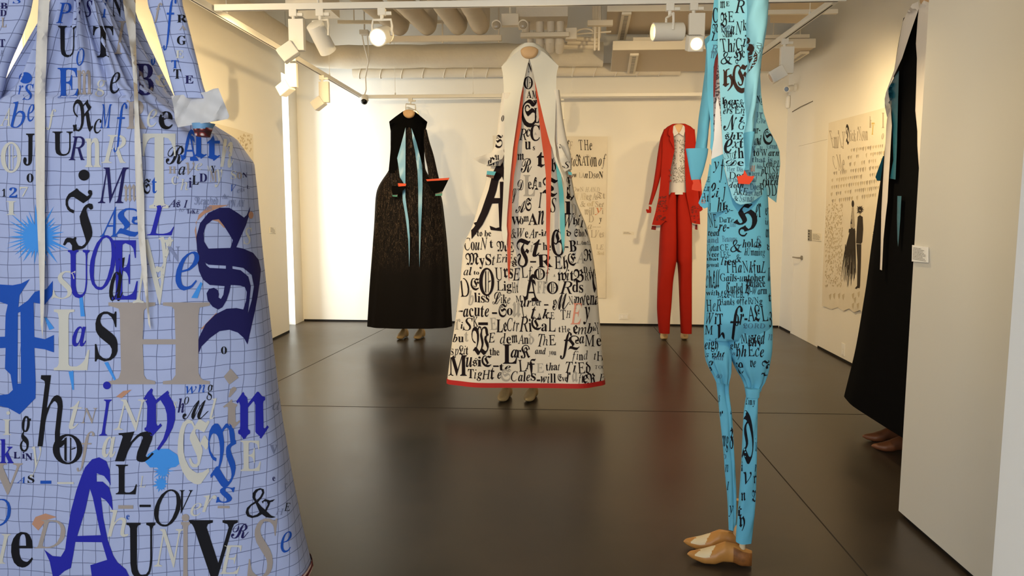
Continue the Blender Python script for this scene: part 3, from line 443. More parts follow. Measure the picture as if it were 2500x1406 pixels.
4 44 -2 73 -27 41 80 47 80 47 77 35 75 30 70 29 48 58 57 62 54 59 53 78 36 80 28 76 22 67 16 39 0 33 0 20 4 0 8 0 11 4 13 5 18 5 66 0 74 6 76 11 73 15 67 20 72 27 76 -8 39 47 29 44 29 14 47 11 51 12 54 15 57 26 52 34
6 37 -2 51 -25 46 80 53 79 68 73 75 75 80 72 63 61 57 59 33 69 32 68 30 62 32 26 36 23 49 19 60 20 71 25 76 22 33 0 27 3 30 5 13 12 2 21 0 27 0 57 2 61 6 63
3 45 -2 73 -26 26 80 34 80 34 77 23 75 21 72 22 69 27 67 68 51 76 46 80 38 79 31 73 22 62 13 41 0 35 0 23 4 1 9 1 12 4 14 5 17 5 45 28 53 5 61 0 67 1 71 9 77 -9 36 50 28 48 28 16 45 10 52 14 57 20 59 27 59 35 53 43
6 38 -2 51 -22 8 63 49 80 55 80 80 57 78 54 29 31 30 28 35 24 47 20 61 20 74 25 79 22 42 0 36 2 37 4 27 6 13 12 8 15 2 22 0 31 0 54 2 59 -5 37 68 31 66 29 62 29 38 55 51
2 36 -19 73 -24 42 80 70 79 74 80 80 79 66 69 41 72 35 72 30 71 30 67 41 57 64 57 64 51 41 51 40 35 32 10 28 0 22 0 12 37 11 51 0 51 0 54 11 58 25 75 32 78
2 44 -20 51 -36 35 77 40 80 46 80 56 76 77 71 77 68 72 61 71 50 73 38 80 28 77 16 68 8 55 2 38 0 23 1 12 4 4 9 0 15 18 15 20 10 23 7 30 5 39 4 45 5 52 7 60 14 61 19 50 36 20 21 14 22 16 26 6 35 2 41 0 49 5 58 13 65 -9 31 70 24 63 21 50 27 40 32 37 36 36 49 40 49 51 53 63
4 44 -20 73 -40 42 80 48 80 48 77 36 76 31 72 30 52 59 61 63 59 61 57 76 46 80 38 78 29 70 20 57 10 37 0 32 1 48 12 56 22 57 37 52 44 41 52 30 48 30 28 35 26 43 28 47 26 22 15 16 15 9 19 0 21 0 23 4 24 7 28 7 69 2 75 8 77 13 74 17 69 21 74 28 77
2 31 -2 74 -8 43 79 50 80 58 79 61 76 60 74 32 60 24 60 32 74 -22 27 51 37 56 44 54 41 52 43 50 64 46 64 43 58 42 56 38 57 14 62 12 74 16 80 14 48 0 41 2 42 3 28 6 23 10 23 41 15 42 6 40 0 42
2 25 -20 74 -6 53 79 73 79 75 75 40 64 30 64 40 75 -23 33 57 46 60 55 59 51 57 54 56 80 52 80 50 73 49 71 47 71 23 77 15 66 15 57 22 52 17 33 6 19 0 8 0 21 7 28 15 30 46 26 49 7 47 0 49
4 47 -2 73 -44 39 80 45 80 45 77 34 75 29 69 28 45 61 57 65 55 63 53 70 44 70 41 67 38 56 33 64 27 70 15 73 13 76 15 80 13 59 0 54 2 57 3 50 9 47 19 38 26 28 23 28 15 31 13 33 13 38 15 42 12 21 0 15 0 9 4 0 7 0 10 4 11 6 15 6 68 2 74 7 76 12 73 15 67 20 72 26 76 -6 45 47 28 41 28 27 48 35 50 37 50 41
4 31 -2 73 -27 58 80 66 80 66 77 50 75 44 72 41 67 41 18 44 16 60 13 65 13 74 15 80 13 42 0 34 1 37 3 35 4 0 9 0 12 6 15 7 20 7 67 1 74 8 76 16 73 21 67 28 72 38 76
2 75 -2 51 -59 0 63 11 80 14 77 13 75 18 70 20 60 35 80 38 80 44 70 45 60 60 80 64 80 68 73 74 71 74 66 71 64 71 60 71 19 74 18 78 23 80 20 67 0 64 2 65 4 59 10 58 16 58 58 54 64 45 53 45 18 47 15 49 14 49 9 44 6 40 0 37 0 34 6 29 9 29 14 31 16 32 22 32 58 29 64 20 53 20 18 20 16 23 14 23 9 18 6 15 0 12 0 8 6 3 9 3 14 6 16 7 22 7 56 4 63 2 60
2 52 -2 51 -44 0 63 17 80 20 77 20 75 27 70 29 60 51 80 55 80 63 73 71 71 71 66 67 64 66 60 67 19 69 18 71 18 76 23 80 20 61 0 57 2 58 4 50 9 47 12 47 17 47 58 44 63 42 64 29 53 29 18 30 16 34 14 34 9 27 6 22 0 17 0 12 6 5 9 5 14 9 16 10 22 10 56 9 59 7 63 4 60
4 44 -2 51 -16 4 64 59 80 62 76 59 75 77 51 80 45 80 39 75 30 64 18 41 0 34 0 21 6 0 11 0 15 4 18 5 22 -9 38 68 29 65 29 20 47 14 52 18 55 23 57 30 57 38 53 47
2 47 -20 54 -25 15 76 20 80 25 78 23 75 32 68 33 65 63 77 66 74 64 73 76 61 80 55 79 48 75 41 50 19 44 19 32 23 26 0 21 0 14 26 9 27 4 24 0 26 13 35 12 60 5 68 -8 46 66 33 60 33 35 50 30 56 32 60 35 64 46 60 54
2 43 -20 51 -20 37 78 42 80 48 80 60 75 80 71 80 68 77 65 75 58 65 0 59 0 52 36 20 21 16 23 18 24 17 26 7 34 1 42 0 50 6 59 16 67 -8 32 70 24 63 22 50 27 40 32 37 37 36 52 41 52 63
2 36 -2 51 -36 0 63 24 80 30 77 29 75 39 70 42 60 55 73 60 80 66 80 72 73 80 69 80 63 73 59 69 51 61 51 59 58 53 62 42 52 42 28 44 24 58 19 63 19 70 23 75 20 41 0 35 2 38 5 36 6 9 13 9 17 13 20 14 22 14 56 13 59 10 63 5 60
3 43 -2 64 -40 54 80 60 80 68 78 75 75 79 70 80 65 77 58 57 43 67 39 73 35 78 27 78 22 76 17 66 11 41 3 35 0 29 0 24 4 2 12 2 15 13 21 17 26 15 30 2 39 0 43 15 55 34 64 55 58 62 58 69 60 72 63 73 69 71 72 64 75 59 76 52 74 47 71 45 68 36 72 44 78 -6 25 53 19 51 19 48 34 34 51 46 40 48 -10 43 32 40 31 22 19 42 11 50 10 55 11 59 14 61 21 54 28 48 31
3 32 -2 62 -22 36 76 39 80 49 80 46 61 78 61 78 52 46 52 46 18 64 15 74 18 80 15 42 0 35 2 38 4 7 9 7 13 12 15 13 20 13 52 0 52 0 56 21 64
2 52 -2 51 -44 0 62 17 80 21 77 20 75 28 69 30 61 30 22 31 18 35 17 39 19 47 26 47 59 46 64 42 66 42 71 51 75 54 80 59 80 64 74 72 71 72 66 68 64 66 58 67 20 68 18 70 18 76 23 80 20 61 0 57 2 58 4 49 10 47 20 23 0 18 2 19 3 18 4 5 9 5 14 9 16 10 18 10 57 7 63 4 59
3 44 -2 54 -24 10 74 19 80 23 78 21 74 21 71 31 59 58 76 64 76 65 71 78 51 80 44 80 38 75 28 64 17 42 0 37 0 28 4 4 9 4 13 6 14 8 18 9 49 7 54 0 63 -9 45 60 31 52 31 18 48 14 52 16 56 23 58 29 58 35 54 49
4 68 -2 54 -44 7 74 12 80 15 78 13 71 19 62 20 59 37 76 41 76 41 73 48 66 49 59 66 76 70 76 71 71 79 51 80 38 78 31 75 24 56 0 52 0 47 4 32 9 32 13 35 18 35 49 34 58 32 60 28 59 20 52 20 20 21 15 24 13 24 9 19 6 15 0 11 0 7 6 1 9 1 13 4 15 6 20 6 50 4 55 0 63 -9 58 60 49 52 49 18 59 13 62 17 65 22 66 28 66 36 63 49
3 46 -2 52 -38 2 61 23 80 27 78 26 75 32 71 44 54 62 79 67 79 72 72 79 69 79 64 72 60 68 54 62 54 57 62 48 49 67 21 71 19 76 22 80 20 60 0 55 2 58 6 51 10 38 29 19 2 13 2 9 6 0 12 0 17 6 20 11 26 17 26 23 19 34 35 13 61 12 62 7 58
4 45 -20 54 -37 10 75 19 80 23 78 21 73 31 65 60 77 64 74 62 72 73 63 79 54 79 40 73 29 57 13 38 0 33 2 49 15 57 28 59 37 58 47 53 56 42 65 31 60 31 36 34 32 37 32 42 35 46 32 23 19 18 19 13 23 2 26 2 29 6 30 8 34 9 57 7 61 0 67
2 29 -20 51 -36 4 64 40 80 48 78 49 76 67 71 73 67 74 63 70 59 43 48 58 43 75 46 78 43 64 41 71 37 79 28 80 19 77 14 65 5 50 1 37 0 22 1 10 5 2 10 0 17 2 23 16 32 28 36 10 41 10 45 34 51 41 54 43 59 41 62 34 65 23 65 11 62 -11 34 34 17 26 11 17 13 12 17 8 25 5 33 4 41 5 47 8 52 16 47 26
-4 91 -2 64 -41 74 79 77 80 78 79 65 43 54 10 62 16 74 33 78 35 80 35 62 12 53 6 53 4 40 2 41 8 31 17 23 6 15 1 8 0 4 2 1 5 0 10 1 17 4 23 8 25 13 23 14 17 12 13 6 9 6 5 10 3 18 7 29 20 26 26 25 33 25 38 27 42 30 45 33 46 38 44 42 41 60 66 -5 71 73 59 60 44 38 46 30 47 23 -6 37 39 34 38 31 33 30 28 31 23 40 37 -4 42 34 33 20 42 11 43 22
6 93 -1 63 -92 48 80 57 80 68 76 75 78 75 76 71 74 76 70 79 64 80 57 78 51 70 44 63 40 67 38 72 30 72 20 68 12 61 3 53 0 47 1 44 5 44 9 46 16 51 22 53 23 54 22 48 13 47 9 48 4 50 4 53 7 59 18 61 27 61 36 60 39 55 38 54 41 55 43 62 43 67 50 70 62 69 68 67 72 63 69 59 64 48 30 43 19 37 11 31 5 20 1 12 1 4 5 1 10 0 16 1 20 3 24 9 28 13 26 15 23 16 19 14 16 7 12 7 8 9 6 15 4 22 7 29 17 46 55 55 68 64 75 56 77 43 76 32 71 22 63 16 54 14 47 16 41 21 40 26 42 32 48 38 58 40 67 41 65 41 58 39 48 34 40 27 35 17 35 13 40 12 50 16 60 22 67 30 73
13 82 -1 63 -71 34 80 44 79 45 79 45 77 32 75 23 70 16 63 9 52 8 47 8 40 12 35 15 34 21 44 31 56 43 68 52 74 64 79 72 79 76 78 78 76 80 70 79 66 76 60 70 53 63 46 47 37 32 32 28 22 26 14 27 9 29 6 32 4 38 3 47 6 54 11 59 17 60 22 59 28 56 30 52 31 44 27 42 22 40 13 39 12 37 13 36 16 36 22 38 26 42 31 48 34 55 34 61 31 64 25 62 16 57 8 48 3 38 0 26 2 21 4 17 8 14 13 12 18 12 23 14 31 8 33 4 37 1 42 0 48 3 59 12 70 24 77 -11 70 77 64 74 55 65 45 52 34 36 42 39 50 43 64 56 69 63 72 70 72 75
10 77 -1 62 -57 42 80 53 79 59 78 70 72 75 74 79 74 73 68 78 58 80 45 78 31 74 20 68 11 63 6 51 1 43 1 32 4 24 1 16 0 9 1 4 2 1 5 1 9 3 13 6 14 15 14 29 11 34 18 53 53 67 69 58 75 46 77 33 74 25 69 19 61 12 48 10 40 12 33 17 30 22 31 28 33 33 38 40 50 43 65 45 64 46 62 44 49 38 37 28 30 18 27 11 28 4 34 1 40 0 48 3 57 9 65 18 72 29 77 -13 70 66 66 57 60 34 55 23 49 15 39 7 48 5 55 6 65 13 70 21 74 31 76 45 74 57 -7 11 12 5 9 5 6 9 4 18 4 26 7 18 10
9 68 -1 63 -92 54 80 67 79 74 76 79 71 80 68 80 63 79 59 75 54 70 51 64 50 58 52 55 56 54 59 55 63 58 66 64 70 68 69 62 61 62 56 62 55 65 53 69 54 74 58 76 62 76 67 74 71 68 75 60 76 52 73 47 67 44 62 43 57 43 50 43 49 55 49 59 46 59 43 56 41 49 41 39 44 33 42 28 38 22 30 18 22 17 15 18 10 21 6 25 4 30 3 38 4 48 8 55 14 58 18 59 24 57 28 51 30 44 28 39 22 36 11 34 11 33 12 32 20 33 24 37 29 43 33 50 34 56 34 60 31 62 28 63 23 61 16 59 12 53 7 42 2 30 0 21 1 14 3 6 8 1 16 0 21 2 30 9 38 13 41 26 46 34 48 29 53 28 57 28 63 30 67 34 72 40 76 46 78 -6 49 47 44 46 47 44 51 43 54 44 53 46
9 92 -1 63 -35 46 80 54 80 71 75 79 77 79 74 74 69 68 66 45 74 40 74 34 72 28 67 21 58 18 51 18 44 19 40 21 38 25 38 29 42 34 52 36 59 36 68 38 69 41 64 42 58 41 51 38 43 33 37 29 34 22 34 17 37 15 43 15 50 20 61 25 68 33 74 -45 58 66 60 65 57 54 54 37 58 37 61 45 63 49 67 49 69 45 67 39 61 34 59 23 52 21 57 34 54 34 48 19 45 13 36 5 24 1 18 0 10 1 3 6 0 11 1 19 4 24 9 26 14 24 16 19 14 14 8 12 7 9 8 7 13 4 17 4 26 7 31 14 38 30 32 28 24 21 23 22 23 23 31 30 39 34 47 52 53 61 -4 66 46 63 45 61 37 65 42
14 74 -1 63 -70 64 80 72 79 78 76 80 70 77 61 69 51 60 44 47 37 36 34 38 32 42 29 50 29 60 33 73 41 78 42 74 33 67 15 63 10 59 6 46 1 29 0 19 2 15 4 10 9 9 15 10 19 14 24 19 25 23 25 29 23 30 20 30 17 25 13 20 12 19 9 20 7 22 5 31 4 38 5 44 10 57 29 49 26 40 26 32 30 29 33 18 33 9 37 3 42 0 49 1 58 4 64 9 70 16 74 24 77 32 78 23 72 17 66 11 57 9 52 10 43 13 39 18 36 27 36 24 43 24 48 26 54 30 61 37 68 45 73 56 78 -12 72 77 67 76 63 74 51 63 42 50 36 37 45 39 56 45 70 57 74 64 76 70 75 74
-1 102 -1 62 -72 71 80 76 79 79 76 80 72 78 65 70 52 57 41 50 19 48 8 49 7 52 7 57 10 76 34 80 35 60 7 50 2 46 2 42 5 41 10 40 17 44 36 40 34 32 14 22 2 13 0 8 1 4 4 1 9 0 14 1 19 2 23 6 26 11 25 13 20 12 15 6 10 6 7 9 4 16 5 20 9 23 17 26 27 19 22 18 22 17 24 28 32 38 55 30 48 25 48 24 51 24 54 28 65 27 66 22 61 15 48 13 48 12 50 14 53 23 66 29 69 33 68 34 63 32 54 47 72 50 74 51 74 45 58 41 37 46 40 53 57 60 69 67 77 -8 73 76 70 75 66 69 58 47 65 53 71 62 74 71 74 75
5 83 -1 62 -44 71 80 79 80 80 79 71 74 62 57 53 29 57 31 62 37 65 51 67 49 66 39 61 30 51 25 48 18 43 12 31 3 21 0 14 0 7 2 3 6 0 11 1 19 5 25 8 26 14 25 17 21 16 15 8 11 8 8 12 5 16 3 22 5 27 9 32 15 36 24 30 26 25 31 23 36 22 42 24 52 30 61 40 69 47 73 58 77 -12 66 76 52 70 45 65 38 57 33 49 31 41 31 33 32 31 37 28 43 44 50 57 58 68
-10 76 -26 62 -56 71 80 78 80 80 79 74 77 69 73 50 33 55 32 57 29 58 24 55 20 53 17 47 14 41 13 38 14 39 15 49 18 54 22 55 25 55 28 52 30 49 31 37 16 24 5 12 0 5 1 2 2 1 5 0 11 5 19 11 24 18 28 27 31 37 33 54 63 62 72 69 77 61 75 52 71 44 66 38 60 34 53 33 46 34 44 41 45 42 44 41 43 36 42 32 42 29 44 27 48 26 52 27 56 32 63 40 70 50 75 60 78 -10 36 31 25 27 16 21 7 10 6 7 7 4 9 3 12 3 18 6 24 13
-3 97 -2 62 -26 77 80 80 79 73 72 64 51 59 44 54 39 56 36 58 29 55 10 56 8 71 32 75 36 78 36 56 3 52 1 48 3 45 7 45 14 50 30 51 36 50 38 46 38 46 41 53 43 65 68 70 74 -39 54 76 56 76 50 63 42 29 37 18 33 11 25 3 17 0 9 1 2 6 0 11 1 19 3 24 8 26 12 24 13 19 12 14 7 12 6 10 7 6 10 4 15 4 21 8 40 54 32 48 26 49 25 54 29 65 24 60 15 48 13 50 18 57 26 66 33 68 35 66 36 62 32 52 33 51 42 59
7 84 -1 63 -54 67 80 74 79 78 76 80 69 78 60 73 53 67 46 59 39 50 34 43 18 33 7 38 5 45 6 54 14 71 33 75 35 78 35 54 9 46 2 37 1 29 5 21 1 12 0 7 1 2 4 0 7 1 12 2 14 6 16 14 16 25 12 30 20 34 31 23 35 17 43 16 55 18 62 22 68 28 74 40 79 51 80 55 78 55 77 46 76 37 72 31 67 26 60 24 50 24 42 28 36 35 34 40 47 49 63 58 74 -9 71 77 66 74 61 67 56 55 52 38 63 47 70 57 74 71 73 75 -8 14 13 6 12 4 10 3 8 5 5 10 3 18 5 24 9
-4 98 -1 62 -48 49 80 51 79 51 72 40 33 37 15 52 54 60 69 68 80 70 80 70 78 54 14 53 6 55 6 59 10 75 33 78 35 80 35 57 3 51 0 47 3 45 12 46 24 63 70 48 41 35 3 33 0 30 1 27 10 28 22 33 40 43 66 33 47 16 7 10 0 6 0 2 3 0 12 2 21 7 25 11 23 12 19 12 15 6 11 5 7 8 3 13 6 18 16 36 59
-6 82 -1 62 -41 55 79 58 80 59 78 57 56 58 25 70 62 73 66 76 67 79 66 80 63 79 60 72 56 67 47 59 17 60 8 48 0 46 34 47 51 49 65 33 21 27 11 21 5 14 1 8 1 3 4 1 8 0 16 1 20 5 25 12 25 14 24 15 20 14 15 6 10 6 7 9 5 17 6 26 16 32 30 45 62 49 71
9 71 -1 63 -59 62 80 72 79 76 77 79 74 80 69 79 65 77 64 76 64 75 72 73 75 68 77 62 76 57 75 48 69 37 57 27 40 18 24 15 11 16 7 19 4 27 4 33 8 40 13 49 23 58 36 65 54 64 62 63 63 60 63 52 58 41 45 33 28 28 12 24 13 24 18 30 33 39 48 50 61 58 66 65 66 69 65 72 62 73 57 72 47 64 31 51 16 37 5 31 2 21 0 16 0 9 3 3 9 1 13 0 22 2 33 8 44 18 56 34 68 47 76
8 87 -1 62 -73 48 80 58 80 69 76 80 78 79 76 72 74 78 67 79 61 79 53 76 48 67 39 52 34 49 24 44 16 38 9 32 4 24 1 16 0 10 1 4 4 1 9 0 14 1 19 3 23 6 25 10 26 14 25 16 22 16 18 15 15 7 11 8 8 11 5 19 4 24 7 30 14 38 32 28 28 27 28 27 30 32 34 39 36 45 49 51 60 58 68 66 74 57 77 44 76 31 71 23 65 15 54 14 47 16 41 22 39 27 41 33 48 38 58 41 69 42 70 43 68 44 59 41 49 36 40 29 36 23 35 18 35 12 40 11 44 11 49 15 59 21 67 29 73 38 77 -7 68 71 64 67 61 60 54 38 62 43 67 53 70 64
4 81 -1 62 -61 45 80 57 79 63 74 67 68 68 56 66 49 59 36 49 24 35 12 43 10 50 10 58 16 74 33 78 35 80 35 58 11 47 3 42 1 36 1 26 6 13 0 5 0 2 2 1 4 0 8 1 11 4 14 8 16 15 17 31 14 45 37 51 50 54 67 53 74 48 77 38 74 27 66 17 53 13 45 13 39 15 34 20 32 25 33 30 39 34 46 38 57 40 67 41 68 44 61 43 48 41 42 35 33 27 29 21 28 16 28 13 31 11 35 10 41 13 52 22 66 32 74 -8 10 12 7 11 5 9 5 6 8 4 12 4 22 7 15 11
8 104 -1 62 -87 44 80 53 80 61 78 69 79 69 77 65 76 70 72 74 63 73 54 69 48 64 43 56 39 58 35 59 29 56 9 56 6 75 33 77 35 80 35 58 3 51 0 46 4 45 8 46 15 52 35 52 38 48 39 48 41 51 43 55 42 57 44 62 50 64 57 64 66 61 73 54 65 43 27 39 19 33 9 26 3 18 0 8 1 4 4 1 9 0 15 2 23 8 26 12 25 14 22 14 18 13 15 6 11 6 9 8 5 14 3 20 7 27 18 42 56 49 68 57 75 49 77 37 75 25 69 18 63 12 52 10 44 11 41 13 37 18 36 22 39 27 47 30 57 32 68 34 68 35 66 35 55 33 45 29 37 22 33 14 33 9 37 8 41 8 47 12 58 18 66 26 73 34 77
3 84 -1 62 -51 69 80 75 79 79 75 80 69 78 60 72 51 67 44 52 34 49 25 41 13 31 4 21 0 10 1 3 6 0 12 0 17 2 21 6 26 13 26 16 22 17 18 15 15 8 12 7 10 10 5 16 4 21 5 27 10 34 24 36 31 26 35 22 40 19 47 20 58 26 68 31 74 40 78 51 80 57 78 56 76 47 76 40 72 34 67 30 61 27 50 27 42 31 36 37 34 43 48 51 64 60 75 -9 71 76 67 74 62 67 57 55 53 38 63 48 71 59 74 71 74 75
6 87 -1 62 -35 46 80 53 80 71 76 80 78 80 76 78 72 73 68 69 66 47 74 42 74 35 72 28 67 21 58 18 51 18 43 20 40 23 38 27 40 31 44 37 55 38 69 39 70 41 66 43 59 42 51 40 45 36 39 30 35 23 34 18 37 15 43 15 49 17 56 22 64 32 74 -28 60 66 62 66 62 64 59 56 54 29 50 20 44 12 33 3 24 0 10 1 3 6 0 11 1 19 3 23 8 26 14 25 17 21 16 17 15 15 7 11 7 9 10 6 14 4 21 4 30 10 36 19 43 41 49 53
16 107 -1 62 -59 30 80 38 79 43 75 46 69 47 62 44 47 28 12 27 6 27 4 32 5 39 14 64 75 77 77 51 14 50 5 54 7 76 34 80 35 62 12 52 1 47 0 43 3 41 8 42 14 33 2 27 0 22 2 20 5 19 10 20 19 23 29 37 59 38 67 37 73 35 75 31 76 24 74 13 64 6 51 3 43 3 36 6 31 11 32 15 37 19 47 22 59 22 68 24 68 27 60 26 47 23 37 18 30 11 27 5 27 1 32 0 41 3 52 11 66 22 76
11 85 -1 62 -41 77 80 80 79 69 65 55 38 44 22 37 13 26 3 21 0 18 1 21 11 26 38 30 47 37 60 28 54 24 52 19 52 16 54 16 57 21 68 20 70 14 65 2 51 1 51 0 52 2 57 15 69 22 73 26 72 29 68 29 62 25 56 38 65 52 79 54 78 46 60 38 27 27 8 36 17 44 27 67 69 71 74
12 112 -1 63 -59 26 80 35 79 39 74 43 64 42 55 37 38 22 14 38 35 64 78 66 79 67 78 52 18 59 35 69 53 77 63 79 64 80 63 71 50 64 38 48 2 46 1 44 3 42 15 44 30 51 49 30 18 16 4 9 0 8 1 8 3 21 26 29 47 33 62 33 71 32 74 28 76 21 73 12 63 5 51 3 43 3 37 5 32 10 33 15 40 19 50 21 59 22 68 24 67 25 55 24 45 20 36 15 30 9 27 2 31 0 37 1 46 4 56 11 67 17 74
7 89 -1 62 -85 40 80 49 79 56 73 58 67 57 54 64 67 70 73 74 74 77 73 80 71 80 68 78 62 75 60 71 60 69 62 68 65 68 68 64 62 55 43 47 22 44 11 45 5 47 4 52 8 69 31 72 34 77 35 71 29 54 7 49 2 44 1 42 5 41 11 44 22 32 9 24 3 13 0 5 2 1 8 0 13 1 17 4 22 7 23 12 23 14 20 15 16 14 12 11 10 8 10 4 13 3 10 5 7 9 4 16 4 22 8 28 15 39 35 44 50 47 62 47 71 44 76 37 76 28 70 19 59 13 48 12 41 14 34 18 32 23 35 31 46 35 58 36 68 37 68 40 62 40 50 38 43 32 34 25 29 18 28 14 30 11 33 9 41 12 53 20 66 31 76
12 86 -1 63 -76 30 80 37 80 42 78 46 74 48 68 48 63 46 57 34 35 34 32 35 31 40 34 49 44 71 73 77 78 79 79 80 78 71 64 58 26 50 13 42 6 35 2 26 0 15 1 9 4 5 9 4 17 7 23 12 26 16 26 20 25 22 21 22 16 19 13 13 12 12 9 15 5 18 4 27 4 32 7 36 12 51 42 43 33 36 28 29 28 25 32 24 38 26 46 36 64 38 71 37 75 32 76 25 75 16 70 9 62 4 53 3 47 4 44 7 42 11 43 15 47 19 54 24 68 27 69 27 65 26 57 24 51 20 45 15 41 10 39 4 39 1 43 0 47 1 53 2 58 7 65 19 75
-10 66 -27 62 -55 34 80 41 80 46 78 63 68 67 75 71 79 75 79 78 77 78 75 76 72 66 66 58 54 48 44 53 39 55 33 73 47 78 49 80 48 54 29 46 19 34 9 25 4 17 1 10 0 5 1 1 3 0 8 1 12 5 16 18 24 39 29 41 34 42 41 32 37 25 37 22 39 22 44 25 46 32 47 41 47 45 46 55 54 62 65 51 66 35 72 27 72 22 69 18 65 16 60 17 52 14 52 13 61 16 69 20 74 25 77 -5 73 77 70 75 67 69 75 74 75 76 -7 37 45 27 44 26 43 25 41 32 40 38 42 42 43 -11 37 26 24 23 10 17 6 13 4 9 4 5 5 4 10 3 15 4 22 8 29 16
-3 45 -1 46 -34 41 79 51 79 54 77 57 74 59 69 61 78 79 78 62 16 64 13 67 13 76 24 80 22 74 12 67 5 61 1 54 0 50 1 46 3 44 6 44 11 45 21 36 8 29 3 26 1 18 0 11 1 8 3 3 9 0 16 0 25 3 39 10 53 19 65 31 75 -17 51 72 46 72 40 68 34 61 29 50 24 36 21 27 22 18 23 15 25 13 30 13 36 16 41 23 46 32 51 46 54 59 54 68
-2 43 -1 70 -23 48 79 53 80 37 44 43 48 54 53 61 53 69 52 75 49 79 45 80 38 78 29 74 23 66 14 50 5 37 1 31 0 12 1 3 4 0 7 27 69 25 73 16 74 16 77 -13 50 45 41 43 34 34 22 10 22 6 25 4 32 5 39 8 45 12 52 21 57 30 58 39 56 44
-1 38 -1 46 -39 50 79 62 80 70 77 74 75 80 68 79 60 76 56 72 54 62 54 58 57 56 60 56 65 59 70 58 74 52 74 47 72 37 62 29 47 25 31 26 20 31 13 40 11 46 12 52 15 64 26 70 23 61 13 52 6 42 1 31 0 18 2 8 7 2 16 0 27 0 33 4 45 12 57 23 67 36 75
-2 51 -1 70 -30 76 79 80 80 55 10 56 8 58 9 66 16 70 15 58 4 51 0 44 0 41 2 39 7 40 14 32 6 26 2 16 0 7 2 1 9 0 18 3 26 10 37 21 47 30 52 40 53 46 53 51 51 58 70 56 73 49 74 49 77 -12 45 48 40 48 35 45 24 32 18 16 19 12 22 9 27 9 32 11 41 23 48 40 48 46
-2 37 -1 46 -30 52 80 67 79 74 76 77 74 80 68 79 60 73 50 59 42 40 36 27 34 26 24 27 19 32 13 41 11 47 12 52 15 63 26 69 23 61 13 52 6 42 1 30 0 18 2 8 7 2 16 0 27 3 41 11 54 23 66 37 75 -12 56 74 49 72 42 66 35 54 29 39 38 42 47 45 53 50 59 56 62 62 63 69 61 73
-19 42 -21 70 -37 62 80 69 80 76 78 80 75 80 71 76 69 71 69 67 72 68 77 65 77 61 75 53 58 64 58 63 54 52 54 43 28 35 11 30 6 23 2 16 0 7 1 1 4 0 8 2 11 7 12 11 11 13 8 11 4 14 3 20 7 24 16 36 54 27 54 28 58 37 58 46 71 53 77
-8 45 -21 46 -41 41 80 57 79 67 74 80 74 79 69 71 69 70 59 67 54 62 50 55 46 47 44 30 44 27 41 27 39 30 37 48 32 59 27 63 23 64 16 60 9 54 5 47 2 34 0 17 1 4 6 2 8 0 13 1 17 5 20 19 26 13 30 11 35 14 40 24 45 18 49 15 53 14 58 15 64 18 69 26 75 33 78 -14 47 76 43 75 39 73 33 64 31 54 31 51 35 48 40 47 44 49 47 52 51 58 53 66 53 72 52 74 -11 25 24 20 22 14 17 14 12 16 8 24 5 31 4 38 5 46 8 48 13 45 18
-3 48 -1 70 -33 44 79 49 80 32 34 44 46 52 51 60 53 69 53 73 51 75 48 76 42 63 10 64 9 67 9 77 18 80 16 73 9 67 4 60 1 54 0 46 2 44 5 44 11 57 43 55 45 50 44 40 38 30 26 19 2 0 2 26 69 24 73 16 74 16 77
0 26 -1 69 -8 56 80 71 79 80 74 77 68 64 65 48 66 40 71 43 77 -17 61 54 68 54 38 11 41 9 47 9 64 17 70 15 47 4 35 1 22 0 13 1 3 3 0 9 24 45 21 47 9 48 8 51
-20 27 -21 69 -8 66 80 75 79 80 75 78 71 71 68 62 69 57 73 59 77 -21 69 60 73 60 55 23 45 9 36 3 30 1 17 0 7 1 0 6 2 11 9 12 15 11 17 8 14 4 18 3 23 4 28 11 49 52 47 54 40 55 40 57
-3 47 -1 70 -30 44 79 49 80 30 29 54 44 55 48 47 49 47 52 80 52 80 49 71 47 49 35 54 18 58 10 62 9 64 9 70 15 74 14 64 4 59 1 49 0 43 3 39 8 33 26 27 23 19 2 0 2 26 69 24 73 16 74 16 77
-2 27 -1 70 -18 68 79 80 80 34 11 37 9 43 9 59 16 64 15 48 6 38 2 27 0 12 1 5 2 1 5 1 11 40 71 37 73 26 74 26 77
-2 72 -1 46 -46 21 78 26 80 21 51 32 73 40 80 47 79 49 77 51 67 50 57 58 71 62 77 70 80 76 77 77 73 78 63 69 15 70 13 72 14 78 25 80 22 74 9 69 3 63 0 58 3 56 7 56 17 65 64 64 68 61 67 56 61 50 49 45 30 39 2 27 2 38 62 38 67 35 68 29 61 22 45 16 23 13 2 0 2 11 65 9 70 5 71 5 75
-2 48 -1 46 -39 31 78 40 80 31 51 44 69 52 76 56 78 65 80 70 79 74 77 76 73 77 67 76 59 63 17 64 14 67 13 70 16 76 25 80 22 70 9 61 1 55 0 50 1 46 3 44 7 44 13 46 27 57 62 57 66 55 68 50 67 46 63 36 50 27 29 19 2 0 2 16 66 14 70 8 71 7 75
-2 42 -1 46 -23 46 80 57 80 63 78 68 76 76 69 80 59 80 53 78 40 74 30 68 22 61 14 53 8 44 3 34 0 23 0 17 2 8 7 2 16 0 27 2 41 9 55 19 66 32 75 -19 49 75 43 72 37 66 32 56 27 45 23 30 22 17 22 12 24 9 27 6 33 6 39 10 47 21 53 35 57 50 58 63 58 68 56 72 53 74
-12 44 -21 46 -31 44 80 47 80 43 68 54 77 60 79 68 80 76 76 79 71 80 65 79 58 75 47 65 34 55 27 48 24 41 23 36 24 31 26 27 11 26 6 28 4 35 3 35 0 0 0 0 3 6 4 9 9 27 67 27 72 25 73 20 74 20 77 -14 57 71 51 70 47 66 42 60 33 33 34 30 36 28 42 28 47 32 52 37 57 47 61 57 62 65 61 70
